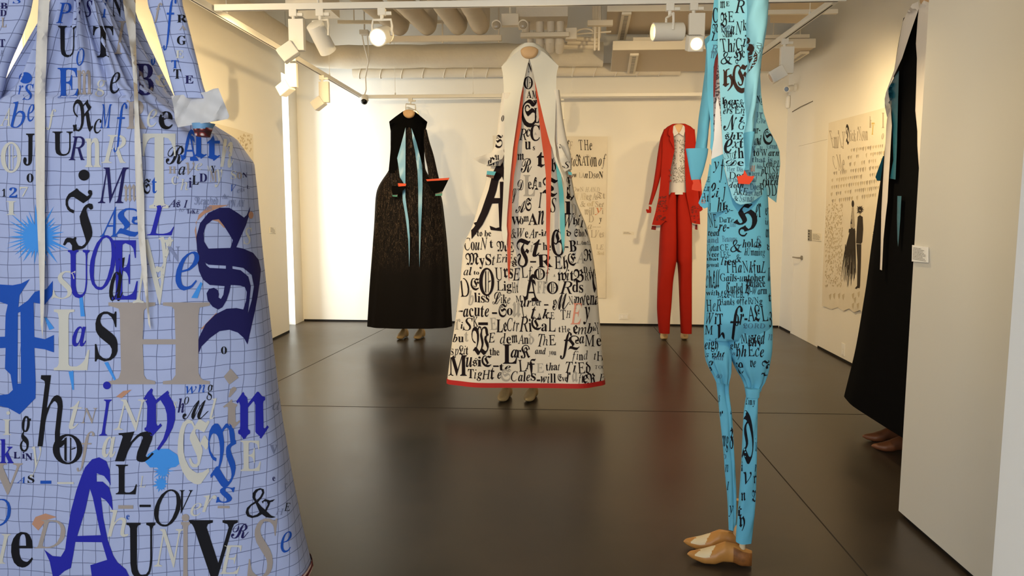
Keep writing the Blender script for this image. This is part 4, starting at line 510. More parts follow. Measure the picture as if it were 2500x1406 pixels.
-1 45 -21 46 -24 40 80 49 80 59 76 60 79 80 79 54 9 54 6 56 4 64 3 64 0 22 0 22 3 29 4 32 7 44 36 32 26 22 23 14 23 7 25 1 32 1 45 9 60 24 73 29 76 -13 52 75 46 75 41 72 28 57 21 41 22 36 25 33 31 32 36 35 47 47 52 56 55 66 55 72
-2 39 0 46 -25 38 78 48 80 38 49 52 70 60 77 65 80 74 79 77 77 79 73 80 68 78 61 73 57 69 56 63 58 57 62 54 61 46 53 39 41 30 19 23 0 0 0 19 65 17 69 9 70 9 75
-4 34 -1 46 -45 38 80 48 80 68 76 72 77 74 79 80 79 75 54 70 54 67 63 63 70 57 73 50 75 45 74 41 72 38 68 40 60 58 42 65 31 68 23 65 14 61 9 56 5 45 1 32 0 12 4 8 3 6 1 0 1 6 30 12 29 14 19 18 12 24 7 33 6 39 7 42 8 45 11 45 17 43 22 24 43 18 52 17 57 17 64 21 71 29 77
-2 28 -1 59 -24 49 73 59 80 70 80 59 61 80 61 77 56 56 56 36 21 33 12 35 10 40 11 57 20 63 18 46 7 36 3 24 0 10 1 5 2 1 5 0 12 24 56 11 56 11 60 37 68
-1 48 -1 46 -37 32 79 37 80 20 19 20 14 23 12 27 13 32 17 42 31 52 52 59 78 79 78 63 17 64 14 66 13 71 17 76 25 80 23 70 9 61 1 52 0 47 2 44 5 43 12 46 28 33 11 25 4 21 2 13 0 7 1 3 3 1 7 0 13 1 18 13 66 11 70 4 71 4 75
0 38 -1 46 -27 0 75 31 80 32 79 35 72 38 58 39 25 55 40 64 54 63 59 56 68 55 72 57 76 63 79 70 80 77 77 80 71 79 64 77 58 68 44 53 28 20 0 16 0 15 41 13 60 9 69 6 71 0 71
0 59 -2 46 -30 70 80 75 79 79 75 80 68 78 58 72 44 63 28 44 0 40 0 37 47 14 0 10 0 9 56 6 68 4 70 0 71 0 75 20 80 22 77 25 55 26 35 47 80 50 80 54 24 64 40 70 53 70 57 65 66 64 70 66 77
-7 45 -2 46 -48 68 80 73 80 77 77 80 72 79 65 76 62 73 61 63 64 60 64 48 48 53 24 55 16 57 14 60 14 69 23 73 21 63 8 58 3 53 1 47 1 44 2 42 4 38 10 34 26 23 7 19 3 15 1 10 0 6 1 3 3 1 6 0 10 1 14 2 17 5 19 9 20 20 17 23 19 32 35 26 69 23 71 14 72 14 76 34 79 40 79 43 74 47 57 59 74
-12 37 -21 46 -36 38 80 42 79 45 74 55 38 65 53 69 62 68 65 60 71 62 77 68 80 76 79 80 74 79 66 64 42 53 28 40 15 31 7 21 2 15 0 7 1 3 2 0 6 0 9 3 12 6 14 11 14 23 10 26 10 33 15 39 22 36 41 29 67 25 73 23 74 17 74 17 77
-5 36 -8 45 -29 11 57 19 80 80 80 26 28 36 23 44 15 49 7 52 5 56 5 58 6 55 14 57 20 65 22 72 20 74 17 74 11 69 4 63 1 51 0 40 2 17 13 12 12 4 8 1 9 0 11 56 66 24 65 20 63 16 57
3 53 -1 72 -19 33 80 53 79 63 75 74 65 79 51 80 40 79 29 74 15 63 5 58 3 47 0 27 1 16 5 6 15 1 29 1 52 6 65 16 75 21 77 -12 40 73 33 71 28 64 25 40 28 16 33 9 40 7 48 9 52 16 55 40 52 64 48 71
4 51 0 72 -18 26 74 38 80 57 80 58 10 62 6 80 6 80 0 9 0 9 6 27 6 31 10 32 69 20 61 12 58 8 58 3 60 0 66 15 69
4 51 0 72 -31 32 80 54 79 66 75 73 69 75 66 75 58 71 50 61 42 16 12 60 13 67 17 70 23 80 23 79 0 0 0 0 11 38 38 48 50 50 58 50 67 47 70 40 73 30 72 26 68 23 62 22 54 10 56 2 60 1 67 7 74 17 78
4 53 0 71 -10 0 56 1 80 80 80 80 75 34 0 20 0 64 68 17 67 12 65 10 56
19 83 -1 75 -33 33 80 25 79 18 75 13 69 12 61 12 57 20 43 6 34 2 28 0 21 2 12 8 6 17 2 30 0 38 1 46 3 58 10 75 0 80 8 64 17 73 29 78 43 67 43 64 32 57 22 39 37 33 42 47 51 51 57 53 64 52 71 48 76 42 79 -12 29 72 34 73 38 72 41 70 44 64 43 59 39 55 28 48 23 55 21 62 22 66 25 70 -11 19 34 25 37 51 16 41 10 36 8 31 8 23 9 16 11 12 16 10 22 12 26
3 62 -1 67 -32 35 80 25 79 18 75 13 69 11 61 12 56 15 51 22 43 13 38 6 32 2 26 0 19 2 12 7 6 14 1 23 0 37 3 52 12 63 1 80 1 61 20 70 31 76 41 63 41 53 28 40 41 53 52 56 57 57 63 56 69 51 75 44 79 -10 30 70 39 70 42 68 44 65 45 62 43 56 33 49 27 55 24 63 25 66 -10 22 31 29 35 44 20 35 13 30 11 25 11 20 11 14 16 13 19 14 23
"""
CAPS = 'ABCDEFGHIJKLMNOPQRSTUVWXYZ'
SMALL = 'abcdefghijklmnopqrstuvwxyz'
KEYS = [h + c for h in 'sif' for c in CAPS + SMALL] + ['c' + c for c in CAPS] + ['b' + c for c in SMALL]
KEYS += ['s0', 's1', 's2', 's7', 's&', 'i&']
GL = {}
for key, ln in zip(KEYS, GLYPH_TEXT.strip().split('\n')):
    t = [int(x) for x in ln.split()]
    loops, i = [], 4
    while i < len(t):
        n = -t[i]
        loops.append([(t[i + 1 + 2 * k] / 80, t[i + 2 + 2 * k] / 80) for k in range(n)])
        i += 1 + 2 * n
    GL[key] = ([x / 100 for x in t[:4]], loops)


def shape_glyph(key, loops, box):
    """a character drawn by hand: loops in picture units, y down, scaled to the unit square"""
    xs = [p[0] for l in loops for p in l]
    ys = [p[1] for l in loops for p in l]
    x0, x1, y0, y1 = min(xs), max(xs), min(ys), max(ys)
    GL[key] = (box, [[((x - x0) / (x1 - x0), (y1 - y) / (y1 - y0)) for x, y in l] for l in loops])


def oval(cx, cy, rx, ry, n=26):
    return [(cx + rx * cos(2 * pi * k / n), cy + ry * sin(2 * pi * k / n)) for k in range(n)]


GREAT_A = [[(600, 640), (650, 582), (700, 568), (750, 595), (775, 660), (781, 768), (765, 738), (735, 700), (682, 680), (682, 740), (725, 740), (770, 780),
            (790, 850), (797, 945), (770, 900), (745, 870), (712, 850), (730, 1000), (760, 1150), (800, 1262), (830, 1310), (890, 1360), (918, 1420),
            (650, 1420), (638, 1330), (700, 1310), (757, 1292), (720, 1168), (532, 1166), (520, 1240), (500, 1350), (455, 1372), (400, 1420), (375, 1420),
            (350, 1300), (313, 1222), (370, 1265), (430, 1270), (460, 1220), (475, 1100), (500, 950), (540, 800), (575, 700)],
           [(635, 790), (655, 850), (712, 1118), (545, 1124), (600, 950)]]
shape_glyph('fA', GREAT_A, [0, .62, 0, .7])
shape_glyph('fO', [oval(50, 50, 46, 50), oval(52, 50, 27, 44), [(40, 14), (47, 10), (47, 90), (40, 86)], [(58, 12), (61, 12), (61, 88), (58, 88)],
                   [(62, 48), (74, 44), (74, 48), (62, 52)]], [0, .62, 0, .7])
shape_glyph('i&', [[(1800, 880), (1783, 850), (1785, 820), (1805, 795), (1837, 783), (1862, 792), (1866, 818), (1850, 852), (1822, 885), (1846, 915), (1872, 938), (1890, 900),
                    (1884, 880), (1862, 878), (1856, 894), (1848, 880), (1872, 861), (1905, 872), (1942, 862), (1925, 880), (1908, 884), (1902, 905), (1882, 948), (1915, 980),
                    (1946, 990), (1920, 997), (1880, 992), (1850, 970), (1820, 988), (1780, 997), (1748, 985), (1736, 958), (1745, 925), (1770, 900)],
                   [(1812, 872), (1838, 845), (1852, 815), (1845, 795), (1825, 800), (1808, 820), (1803, 850)],
                   [(1806, 892), (1775, 910), (1756, 940), (1760, 970), (1785, 982), (1815, 972), (1833, 955), (1820, 925)]], [0, .7, 0, .7])
GL['s&'] = GL['i&']


def inside(p, loops):
    x, y = p
    c = False
    for l in loops:
        n = len(l)
        for i in range(n):
            x0, y0 = l[i]
            x1, y1 = l[i - 1]
            if (y0 > y) != (y1 > y) and x < (x1 - x0) * (y - y0) / (y1 - y0) + x0:
                c = not c
    return c


def fill(loops, grid):
    """triangulate closed 2-D loops (even-odd) with a grid of inner points"""
    pts, edges, ll = [], [], []
    for l in loops:
        q = []
        for i in range(len(l)):
            a, b = V(l[i]), V(l[(i + 1) % len(l)])
            k = max(1, int((b - a).length / grid))
            for j in range(k):
                q.append(a + (b - a) * j / k)
        n0 = len(pts)
        pts += q
        edges += [(n0 + i, n0 + (i + 1) % len(q)) for i in range(len(q))]
        ll.append([tuple(x) for x in q])
    x0 = min(p.x for p in pts)
    x1 = max(p.x for p in pts)
    y0 = min(p.y for p in pts)
    y1 = max(p.y for p in pts)
    y = y0 + grid * .5
    row = 0
    while y < y1:
        x = x0 + grid * (.5 if row % 2 else .9)
        while x < x1:
            if inside((x, y), ll):
                pts.append(V((x, y)))
            x += grid
        y += grid * .87
        row += 1
    vs, es, fs = G.delaunay_2d_cdt(pts, edges, [], 0, 1e-4)[:3]
    out = []
    for f in fs:
        cx = sum(vs[i][0] for i in f) / len(f)
        cy = sum(vs[i][1] for i in f) / len(f)
        if inside((cx, cy), ll):
            out.append(tuple(f))
    return [V(p) for p in vs], out


def hit(bvh, px, py):
    d = ray(px, py).normalized()
    h = bvh.ray_cast(EYE, d)
    return (h[0], d) if h[0] is not None else (None, d)


def ink_loops(mb, bvh, loops, mi, off=.0025, grid=13):
    try:
        vs, fs = fill(loops, grid)
    except Exception:
        return
    co, idx = [], {}
    for i, p in enumerate(vs):
        h, d = hit(bvh, p[0], p[1])
        if h is not None:
            idx[i] = len(co)
            co.append(h - d * off)
    ff = []
    for f in fs:
        if all(i in idx for i in f):
            t = [co[idx[i]] for i in f]
            if max((t[0] - t[1]).length, (t[1] - t[2]).length, (t[2] - t[0]).length) < .2:
                ff.append(tuple(idx[i] for i in f))
    mb.add(co, ff, mi)


def known(k):
    """fall back to a neighbouring hand where one has no such character"""
    if k not in GL:
        k = ('i' if k[1:].isupper() else 'b') + k[1:]
    return k


def glyph_loops(key, x0, y0, x1, y1, rot=0, shear=0):
    b, ls = GL[known(key)]
    out = []
    cx, cy = (x0 + x1) / 2, (y0 + y1) / 2
    for l in ls:
        q = []
        for u, w in l:
            x = x0 + u * (x1 - x0) + shear * (w - .5) * (y1 - y0)
            y = y1 - w * (y1 - y0)
            if rot:
                dx, dy = x - cx, y - cy
                x = cx + dx * cos(rot) - dy * sin(rot)
                y = cy + dx * sin(rot) + dy * cos(rot)
            q.append((x, y))
        out.append(q)
    return out


def letters(mb, bvh, text, zx, inks, off=.0025, grid=13):
    """text: one entry per line 'key ink x0 y0 x1 y1 [rot]' in view units; zx = (x0, y0, scale)"""
    for ln in text.strip().split('\n'):
        for e in ln.split(';'):
            t = e.split()
            if len(t) < 6:
                continue
            x0, y0, x1, y1 = [float(x) for x in t[2:6]]
            k = t[0]
            c = lambda x, y: (zx[0] + x / zx[2], zx[1] + y / zx[2])
            a, b = c(x0, y0)
            p, q = c(x1, y1)
            if k == '-':
                loops = [[(a, b), (p, b), (p, q), (a, q)]]
            else:
                sh = 0
                if k[0] == 'r':
                    k = 'i' + k[1:]
                    sh = -.22
                loops = glyph_loops(k, a, b, p, q, radians(float(t[6])) if len(t) > 6 else 0, sh)
            ink_loops(mb, bvh, loops, inks[t[1]], off, grid)


def pick(ch, st, rnd):
    if ch in '&':
        return rnd.choice(['s&', 'i&'])
    if ch.isdigit():
        return 's' + ch
    if st == 'm':
        st = rnd.choice('ssrrifbsri') if ch.isupper() else rnd.choice('ssbiffs')
    if st == 'b' and ch.isupper():
        st = 'i'
    if st in 'gc' and ch.islower():
        st = 'f' if st == 'g' else 'b'
    if st == 'r' and ch.islower():
        st = 's'
    return st + ch


def words(mb, bvh, text, zx, inks, off=.0025, grid=13):
    """'text style ink x0 ytop x1 ybase' per entry"""
    for ln in text.strip().split('\n'):
        for e in ln.split(';'):
            t = e.split()
            if len(t) < 7:
                continue
            w, st, ink = t[:3]
            x0, y0, x1, y1 = [float(x) for x in t[3:7]]
            rnd = random.Random(w + t[3] + t[4])
            its, adv = [], 0
            for n, ch in enumerate(w):
                s1 = st[n % len(st)]
                if ch in '_!':
                    adv += .25
                    continue
                if ch == '-':
                    its.append((None, adv, .28, 0, 0))
                    adv += .34
                    continue
                k = pick(ch, s1, rnd)
                kk = 'i' + k[1:] if k[0] == 'r' else k
                b = GL[known(kk)][0]
                wd = b[1] - b[0]
                its.append((k, adv, wd, b[2], b[3]))
                adv += wd + .05
            tall = max([i[4] for i in its if i[0]] or [.7])
            sx = (x1 - x0) / max(adv - .05, .05)
            sy = (y1 - y0) / max(tall, .2)
            out = []
            for k, a, wd, g0, g1 in its:
                if k is None:
                    out.append('- %s %f %f %f %f' % (ink, x0 + a * sx, y1 - .3 * sy, x0 + (a + wd) * sx, y1 - .22 * sy))
                else:
                    j = rnd.uniform(-.03, .03) * sy
                    out.append('%s %s %f %f %f %f %f' % (k, ink, x0 + a * sx, y1 - g1 * sy + j, x0 + (a + wd) * sx, y1 - g0 * sy + j, rnd.uniform(-4, 4)))
            letters(mb, bvh, '\n'.join(out), zx, inks, off, grid)


# ------------------------------------------------------------------ cloth shapes
def pchip(xs, ys, x):
    n = len(xs)
    if x <= xs[0]:
        return ys[0]
    if x >= xs[-1]:
        return ys[-1]
    d = [(ys[i + 1] - ys[i]) / (xs[i + 1] - xs[i]) for i in range(n - 1)]
    m = [d[0]] + [0 if d[i - 1] * d[i] <= 0 else 2 * d[i - 1] * d[i] / (d[i - 1] + d[i]) for i in range(1, n - 1)] + [d[-1]]
    for i in range(n - 1):
        if x <= xs[i + 1]:
            h = xs[i + 1] - xs[i]
            t = (x - xs[i]) / h
            return ((2 * t ** 3 - 3 * t * t + 1) * ys[i] + (t ** 3 - 2 * t * t + t) * h * m[i]
                    + (-2 * t ** 3 + 3 * t * t) * ys[i + 1] + (t ** 3 - t * t) * h * m[i + 1])


def along_line(xs, ys, x):
    for i in range(len(xs) - 1):
        if x <= xs[i + 1]:
            k = (x - xs[i]) / (xs[i + 1] - xs[i])
            return ys[i] + (ys[i + 1] - ys[i]) * max(0, k)
    return ys[-1]


def zz(pts, zx):
    return [(zx[0] + p[0] / zx[2], zx[1] + p[1] / zx[2]) + tuple(p[2:]) for p in pts]


def zrows(rows, zx):
    """(y, xl, xr, ...) in view units to picture units"""
    return [(zx[1] + r[0] / zx[2], zx[0] + r[1] / zx[2], zx[0] + r[2] / zx[2]) + tuple(r[3:]) for r in rows]


def proj(v):
    d = v - EYE
    return CX + F_PX * d.dot(RT) / d.dot(FW)


def loft(mb, rows, Yc, depth=.4, mi=0, e=2.3, n=72, step=10, fold=None, top=True, bottom=True, lean=None, straight=False):
    """a closed tube of cloth: rows (y, x_left, x_right) seen at distance Yc; depth = half thickness / half width"""
    ys = [r[0] for r in rows]
    N = max(3, int((ys[-1] - ys[0]) / step) + 1)
    vs, fs, uvs = [], [], []
    vlen = 0
    last = None
    for i in range(N):
        y = ys[0] + (ys[-1] - ys[0]) * i / (N - 1)
        ip = along_line if straight else pchip
        xl = ip(ys, [r[1] for r in rows], y)
        xr = ip(ys, [r[2] for r in rows], y)
        yy = Yc + (lean(y) if lean else 0)
        L, R = P(xl, y, yy), P(xr, y, yy)
        for it in range(3):
            c, h = (L + R) / 2, (R - L) / 2
            h.z = 0
            c.z = P(CX, y, yy).z
            hw = h.length
            dv = depth(hw, y) if callable(depth) else depth * hw
            ring, plain = [], []
            for k in range(n):
                t = 2 * pi * k / n - pi / 2      # starts at front (-Y)
                ct, st = cos(t), sin(t)
                x = (abs(ct) ** (2 / e)) * (1 if ct > 0 else -1)
                z = (abs(st) ** (2 / e)) * (1 if st > 0 else -1)
                p = c + h * x + V((0, dv * z, 0))
                plain.append(p)
                if fold:
                    nn = V((ct * dv, st * hw, 0)).normalized()
                    p = p + nn * fold(t, y, hw)
                ring.append(p)
            if it < 2:
                # an outline at distance Y is given: allow for the thickness in front of and behind it
                sx = [proj(p) for p in ring]
                L = L - RT * ((min(sx) - xl) * yy / F_PX)
                R = R - RT * ((max(sx) - xr) * yy / F_PX)
        if last is not None:
            vlen += abs(c.z - last)
        last = c.z
        s = 0
        us = [0]
        for k in range(1, n // 2 + 1):
            s += (ring[k] - ring[k - 1]).length
            us.append(s)
        s = 0
        neg = []
        for k in range(1, n // 2):
            s -= (ring[-k] - ring[-k + 1 if k > 1 else 0]).length
            neg.append(s)
        us += neg[::-1]
        vs += ring
        uvs += [(u, vlen) for u in us]
    for i in range(N - 1):
        for k in range(n):
            k2 = (k + 1) % n
            fs.append((i * n + k, (i + 1) * n + k, (i + 1) * n + k2, i * n + k2))
    if top:
        fs.append(tuple(range(n)))
    if bottom:
        fs.append(tuple((N - 1) * n + k for k in range(n))[::-1])
    mb.add(vs, fs, mi, uvs)


def panel(mb, outline, mi=0, bvh=None, Y=None, off=.02, th=.005, grid=14, spread=0, wave=None, mi_back=None):
    """a piece of cloth with its outline as seen, laid over a surface or hung at distance Y"""
    vs, fs = fill([outline], grid)
    dep = [None] * len(vs)
    if bvh is not None:
        for i, p in enumerate(vs):
            best = None
            for k in ((0,) if not spread else (-1, -.5, 0, .5, 1)):
                h, d = hit(bvh, p[0] + k * spread, p[1])
                if h is not None and (best is None or h.y < best):
                    best = h.y
            dep[i] = best
        ok = [i for i in range(len(vs)) if dep[i] is not None]
        for i in range(len(vs)):
            if dep[i] is None:
                if ok:
                    j = min(ok, key=lambda q: abs(vs[q][1] - vs[i][1]) * 3 + abs(vs[q][0] - vs[i][0]))
                    dep[i] = dep[j]
        for i in range(len(vs)):
            if dep[i] is None:
                dep[i] = Y
    else:
        for i, p in enumerate(vs):
            dep[i] = Y(p[0], p[1]) if callable(Y) else Y
    fr, bk = [], []
    for i, p in enumerate(vs):
        w = wave(p[0], p[1]) if wave else 0
        fr.append(P(p[0], p[1], dep[i] - off - w))
        bk.append(P(p[0], p[1], dep[i] - off - w + th))
    n = len(vs)
    front = [f if (vs[f[1]] - vs[f[0]]).cross(vs[f[2]] - vs[f[0]]) < 0 else f[::-1] for f in fs]
    cnt = {}
    for f in front:
        for a, b in zip(f, f[1:] + f[:1]):
            cnt[(a, b)] = 1
    side = [(a, b) for (a, b) in cnt if (b, a) not in cnt]
    b0 = mb.add(fr + bk, front, mi)
    m2 = mi if mi_back is None else mi_back
    for f in front:
        mb.f.append(tuple(b0 + n + i for i in f[::-1]))
        mb.m.append(m2)
    for a, b in side:
        mb.f.append((b0 + b, b0 + a, b0 + n + a, b0 + n + b))
        mb.m.append(mi)


def star(cx, cy, r0, r1, n, seed, sy=1):
    rnd = random.Random(seed)
    out = []
    for k in range(n):
        a = 2 * pi * k / n + rnd.uniform(-.05, .05)
        r = r1 * rnd.uniform(.6, 1)
        out.append((cx + cos(a) * r, cy + sin(a) * r * sy))
        a += pi / n
        r = r0 * rnd.uniform(.85, 1.05)
        out.append((cx + cos(a) * r, cy + sin(a) * r * sy))
    return out


def disc(cx, cy, rx, ry=None, n=20):
    ry = ry or rx
    return [(cx + cos(2 * pi * k / n) * rx, cy + sin(2 * pi * k / n) * ry) for k in range(n)]


# ------------------------------------------------------------------ the room
paint = mat('wall_paint', '#e9e4d8', .75, spec=.25, noise=.02, nscale=3, bump=.05, bscale=180)
ceil_paint = mat('ceiling_paint', '#e2d9c6', .8, spec=.2, noise=.06, nscale=5)
white_metal = mat('white_enamel', '#eeeae0', .4, spec=.4)
white_plastic = mat('white_plastic', '#ece9e2', .5)
dark_gap = mat('shadow_gap', '#14110e', .9)
dark_slot = mat('dark_slot', '#1d1914', .8)
steel = mat('brushed_steel', '#9a958c', .35, metal=1)
black_glass = mat('black_lens', '#0b0b0c', .15)
XL, XR = -3.12, 2.89
YB0, YB1 = PZ(750, 783).y, PZ(1905, 799).y     # back wall, a little out of square
XS = -3.24
CEIL = 4.3


def yb(x):
    return YB0 + (YB1 - YB0) * (x - XS) / (XR - XS)


# polished dark concrete
fm = bpy.data.materials.new('polished_concrete')
fm.use_nodes = True
nt = fm.node_tree
b = nt.nodes['Principled BSDF']
tc = nt.nodes.new('ShaderNodeTexCoord')
n1 = nt.nodes.new('ShaderNodeTexNoise')
n1.inputs['Scale'].default_value = 1.6
n1.inputs['Detail'].default_value = 8
n1.inputs['Roughness'].default_value = .65
nt.links.new(tc.outputs['Object'], n1.inputs['Vector'])
cr = nt.nodes.new('ShaderNodeValToRGB')
cr.color_ramp.elements[0].position = .3
cr.color_ramp.elements[0].color = lin('#2c2620')
cr.color_ramp.elements[1].position = .72
cr.color_ramp.elements[1].color = lin('#453b31')
nt.links.new(n1.outputs['Fac'], cr.inputs[0])
nt.links.new(cr.outputs[0], b.inputs['Base Color'])
rr = nt.nodes.new('ShaderNodeMapRange')
rr.inputs[3].default_value = .24
rr.inputs[4].default_value = .4
nt.links.new(n1.outputs['Fac'], rr.inputs[0])
nt.links.new(rr.outputs[0], b.inputs['Roughness'])
b.inputs['Specular IOR Level'].default_value = .5

mb = MB()
mb.box(((XS + XR) / 2, 4.1, -.1), (XR - XS + .6, 11.2, .2))
structure(mb.build('floor', fm, smooth=0))
# saw-cut joints in the concrete
mb = MB()


def joint(a, b, w=.003):
    a, b = V((a.x, a.y, 0)), V((b.x, b.y, 0))
    d = (b - a).normalized()
    n = V((-d.y, d.x, 0)) * w
    mb.hexa([a - n + V((0, 0, .0012)), b - n + V((0, 0, .0012)), b + n + V((0, 0, .0012)), a + n + V((0, 0, .0012))], (0, 0, -.002))


def extend(a, b, y0, y1):
    d = (b - a) / (b.y - a.y)
    return a + d * (y0 - a.y), a + d * (y1 - a.y)


joint(*extend(PZ(677, 932), PZ(932, 806), 1.0, YB0 - .1))
joint(*extend(PZ(1632, 840), PZ(1940, 1199), .8, YB1 - .05))
a, b2 = PZ(690, 990), PZ(1540, 1003)
d = (b2 - a) / (b2.x - a.x)
joint(a + d * (XL + .02 - a.x), a + d * (XR - .02 - a.x))
structure(mb.build('trim_1', mat('joint_filler', '#221c17', .8), smooth=0))

mb = MB()
mb.box(((XS + XR) / 2, 4.1, CEIL + .1), (XR - XS + .6, 11.2, .2))
structure(mb.build('ceiling', ceil_paint, smooth=0))

# walls (solid slabs)
mb = MB()
mb.hexa([(XS - .3, yb(XS - .3), 0), (XR + .3, yb(XR + .3), 0), (XR + .3, yb(XR + .3), CEIL), (XS - .3, yb(XS - .3), CEIL)], (0, .2, 0))
structure(mb.build('wall_back', paint, smooth=0))
YE = 8.65                                      # end of the long wall
W2A, W2B, W2H = 3.1, PX(68, 200, XL).y, 2.66   # opening to a daylit window behind the blue gown
mb = MB()
mb.box((XL - .1, (W2B + YE) / 2, CEIL / 2), (.2, YE - W2B, CEIL))
mb.box((XL - .1, (W2A + W2B) / 2, (W2H + CEIL) / 2), (.2, W2B - W2A, CEIL - W2H))
mb.box((XL - .1, (W2A - 1.2) / 2, CEIL / 2), (.2, W2A + 1.2, CEIL))
structure(mb.build('wall_left', paint, smooth=0))
mb = MB()
ys = PZ(721, 792).y
mb.box((XS - .1, (ys + yb(XS)) / 2, CEIL / 2), (.2, yb(XS) - ys, CEIL))
mb.box((XS - .1, (YE + ys) / 2 - .1, (3.12 + CEIL) / 2), (.18, ys - YE + .2, CEIL - 3.12))
structure(mb.build('wall_left_return', paint, smooth=0))
YD0, YD1 = 7.95, 8.84
mb = MB()
mb.box((XR + .1, 3.9, CEIL / 2), (.2, 2 * (YD0 - 3.9), CEIL))
mb.box((XR + .1, (YD1 + yb(XR)) / 2, CEIL / 2), (.2, yb(XR) - YD1, CEIL))
mb.box((XR + .1, (YD0 + YD1) / 2, (2.2 + CEIL) / 2), (.2, YD1 - YD0, CEIL - 2.2))
structure(mb.build('wall_right', paint, smooth=0))
# partition near the camera on the right, and the jamb in front of it
pe = PZ(2193, 1258)
XP = pe.x
paint2 = mat('partition_paint', '#d6d2c8', .7, spec=.25, noise=.015, nscale=2)
mb = MB()
mb.box((XP + .075, (pe.y + 1.15) / 2, CEIL / 2 + .012), (.15, pe.y - 1.15, CEIL - .024))
structure(mb.build('wall_partition', paint2, smooth=0))
mb = MB()
mb.box((XP + .075, (pe.y + 1.15) / 2 - .01, .006), (.11, pe.y - 1.15 - .04, .012))  # dark strip stands in for the shade in the gap under the partition
structure(mb.build('shade_strip_partition', dark_gap, smooth=0))
YJ = 1.62
XJ = P(2452, 1000, YJ).x
mb = MB()
mb.box((XJ + .2, YJ - .35, CEIL / 2), (.4, .7, CEIL))
structure(mb.build('wall_jamb', mat('jamb_paint', '#efece6', .7), smooth=0))
# dark strips standing in for the shaded reveal at the foot of the walls
mb = MB()
mb.hexa([(XS + .01, yb(XS) - .006, 0), (XR - .01, yb(XR) - .006, 0), (XR - .01, yb(XR) - .006, .022), (XS + .01, yb(XS) - .006, .022)], (0, .004, 0))
structure(mb.build('shade_strip_back', dark_gap, smooth=0))
mb = MB()
mb.box((XL + .004, (W2B + YE) / 2, .011), (.006, YE - W2B - .04, .022))
structure(mb.build('shade_strip_left', dark_gap, smooth=0))
mb = MB()
mb.box((XR - .004, 5.4, .011), (.006, 5.08, .022))
mb.box((XR - .004, (YD1 + yb(XR)) / 2, .011), (.006, yb(XR) - YD1 - .04, .022))
structure(mb.build('shade_strip_right', dark_gap, smooth=0))
# entrance wall behind the camera, with a wide glazed opening
mb = MB()
mb.box((-3.0, -1.3, CEIL / 2), (1.1, .2, CEIL))
mb.box((2.2, -1.3, CEIL / 2), (3.2, .2, CEIL))
mb.box((-.9, -1.3, 3.75), (3.2, .2, 1.1))
structure(mb.build('wall_entrance', paint, smooth=0))

# windows
glass = bpy.data.materials.new('window_glass')
glass.use_nodes = True
nt = glass.node_tree
nt.nodes.remove(nt.nodes['Principled BSDF'])
g1 = nt.nodes.new('ShaderNodeBsdfTransparent')
g2 = nt.nodes.new('ShaderNodeBsdfGlossy')
g2.inputs['Roughness'].default_value = .02
mx = nt.nodes.new('ShaderNodeMixShader')
mx.inputs[0].default_value = .06
nt.links.new(g1.outputs[0], mx.inputs[1])
nt.links.new(g2.outputs[0], mx.inputs[2])
nt.links.new(mx.outputs[0], nt.nodes['Material Output'].inputs['Surface'])


def window(n, x, y0, y1, z0, z1):
    f = MB()
    t = .05 if n == 1 else .02
    for y in (y0 + t / 2, y1 - t / 2):
        f.box((x, y, (z0 + z1) / 2), (.035, t, z1 - z0))
    for z in (z0 + t / 2, z1 - t / 2):
        f.box((x, (y0 + y1) / 2, z), (.06, y1 - y0 - 2 * t, t))
    r = thing('window_%d' % n, '', '', (x, y0, z0))
    del r['label'], r['category']
    structure(r)
    f.build('window_frame', white_metal, r, smooth=0)
    p = MB()
    p.box((x, (y0 + y1) / 2, (z0 + z1) / 2), (.008, y1 - y0 - .03, z1 - z0 - .03))
    p.build('window_pane', glass, r, smooth=0)


window(1, XS - .16, YE - .55, ys, 0.0, 3.1)
window(2, XL - .02, W2A, W2B, 0.0, W2H)

# flush white door in the right wall
dr = thing('door_1', '', '', (XR, (YD0 + YD1) / 2, 0))
del dr['label'], dr['category']
structure(dr)
mb = MB()
mb.box((XR + .0205, (YD0 + YD1) / 2, 1.1), (.04, YD1 - YD0 - .004, 2.196))
mb.build('door_panel', paint, dr, smooth=0)
h = PX(1956, 629, XR)
mb = MB()
mb.tube([(XR + .01, h.y - .03, h.z), (XR - .012, h.y - .03, h.z)], .026, 20)
mb.tube([(XR - .01, h.y - .03, h.z), (XR - .05, h.y - .03, h.z), (XR - .055, h.y - .01, h.z), (XR - .055, h.y + .12, h.z - .002)], .0085, 10)
mb.build('door_handle', steel, dr)


# ------------------------------------------------------------------ fittings on the walls
def plate(name, label, cat, q, th, m, group=None, extra=None):
    mb = MB()
    mb.hexa(q, th)
    c = sum((V(x) for x in q), V()) / 4
    if extra:
        r = thing(name, label, cat, c, group)
        mb.build('plate', m, r, smooth=0, bev=.0015)
        extra(r)
        return r
    return tag(mb.build(name, m, loc=c, smooth=0, bev=.001), label, cat, group)


card = mat('label_card', '#e4ddcc', .6)
card2 = mat('label_card_white', '#f0eeea', .5)
grey_ink = mat('printed_grey', '#7d776c', .7)


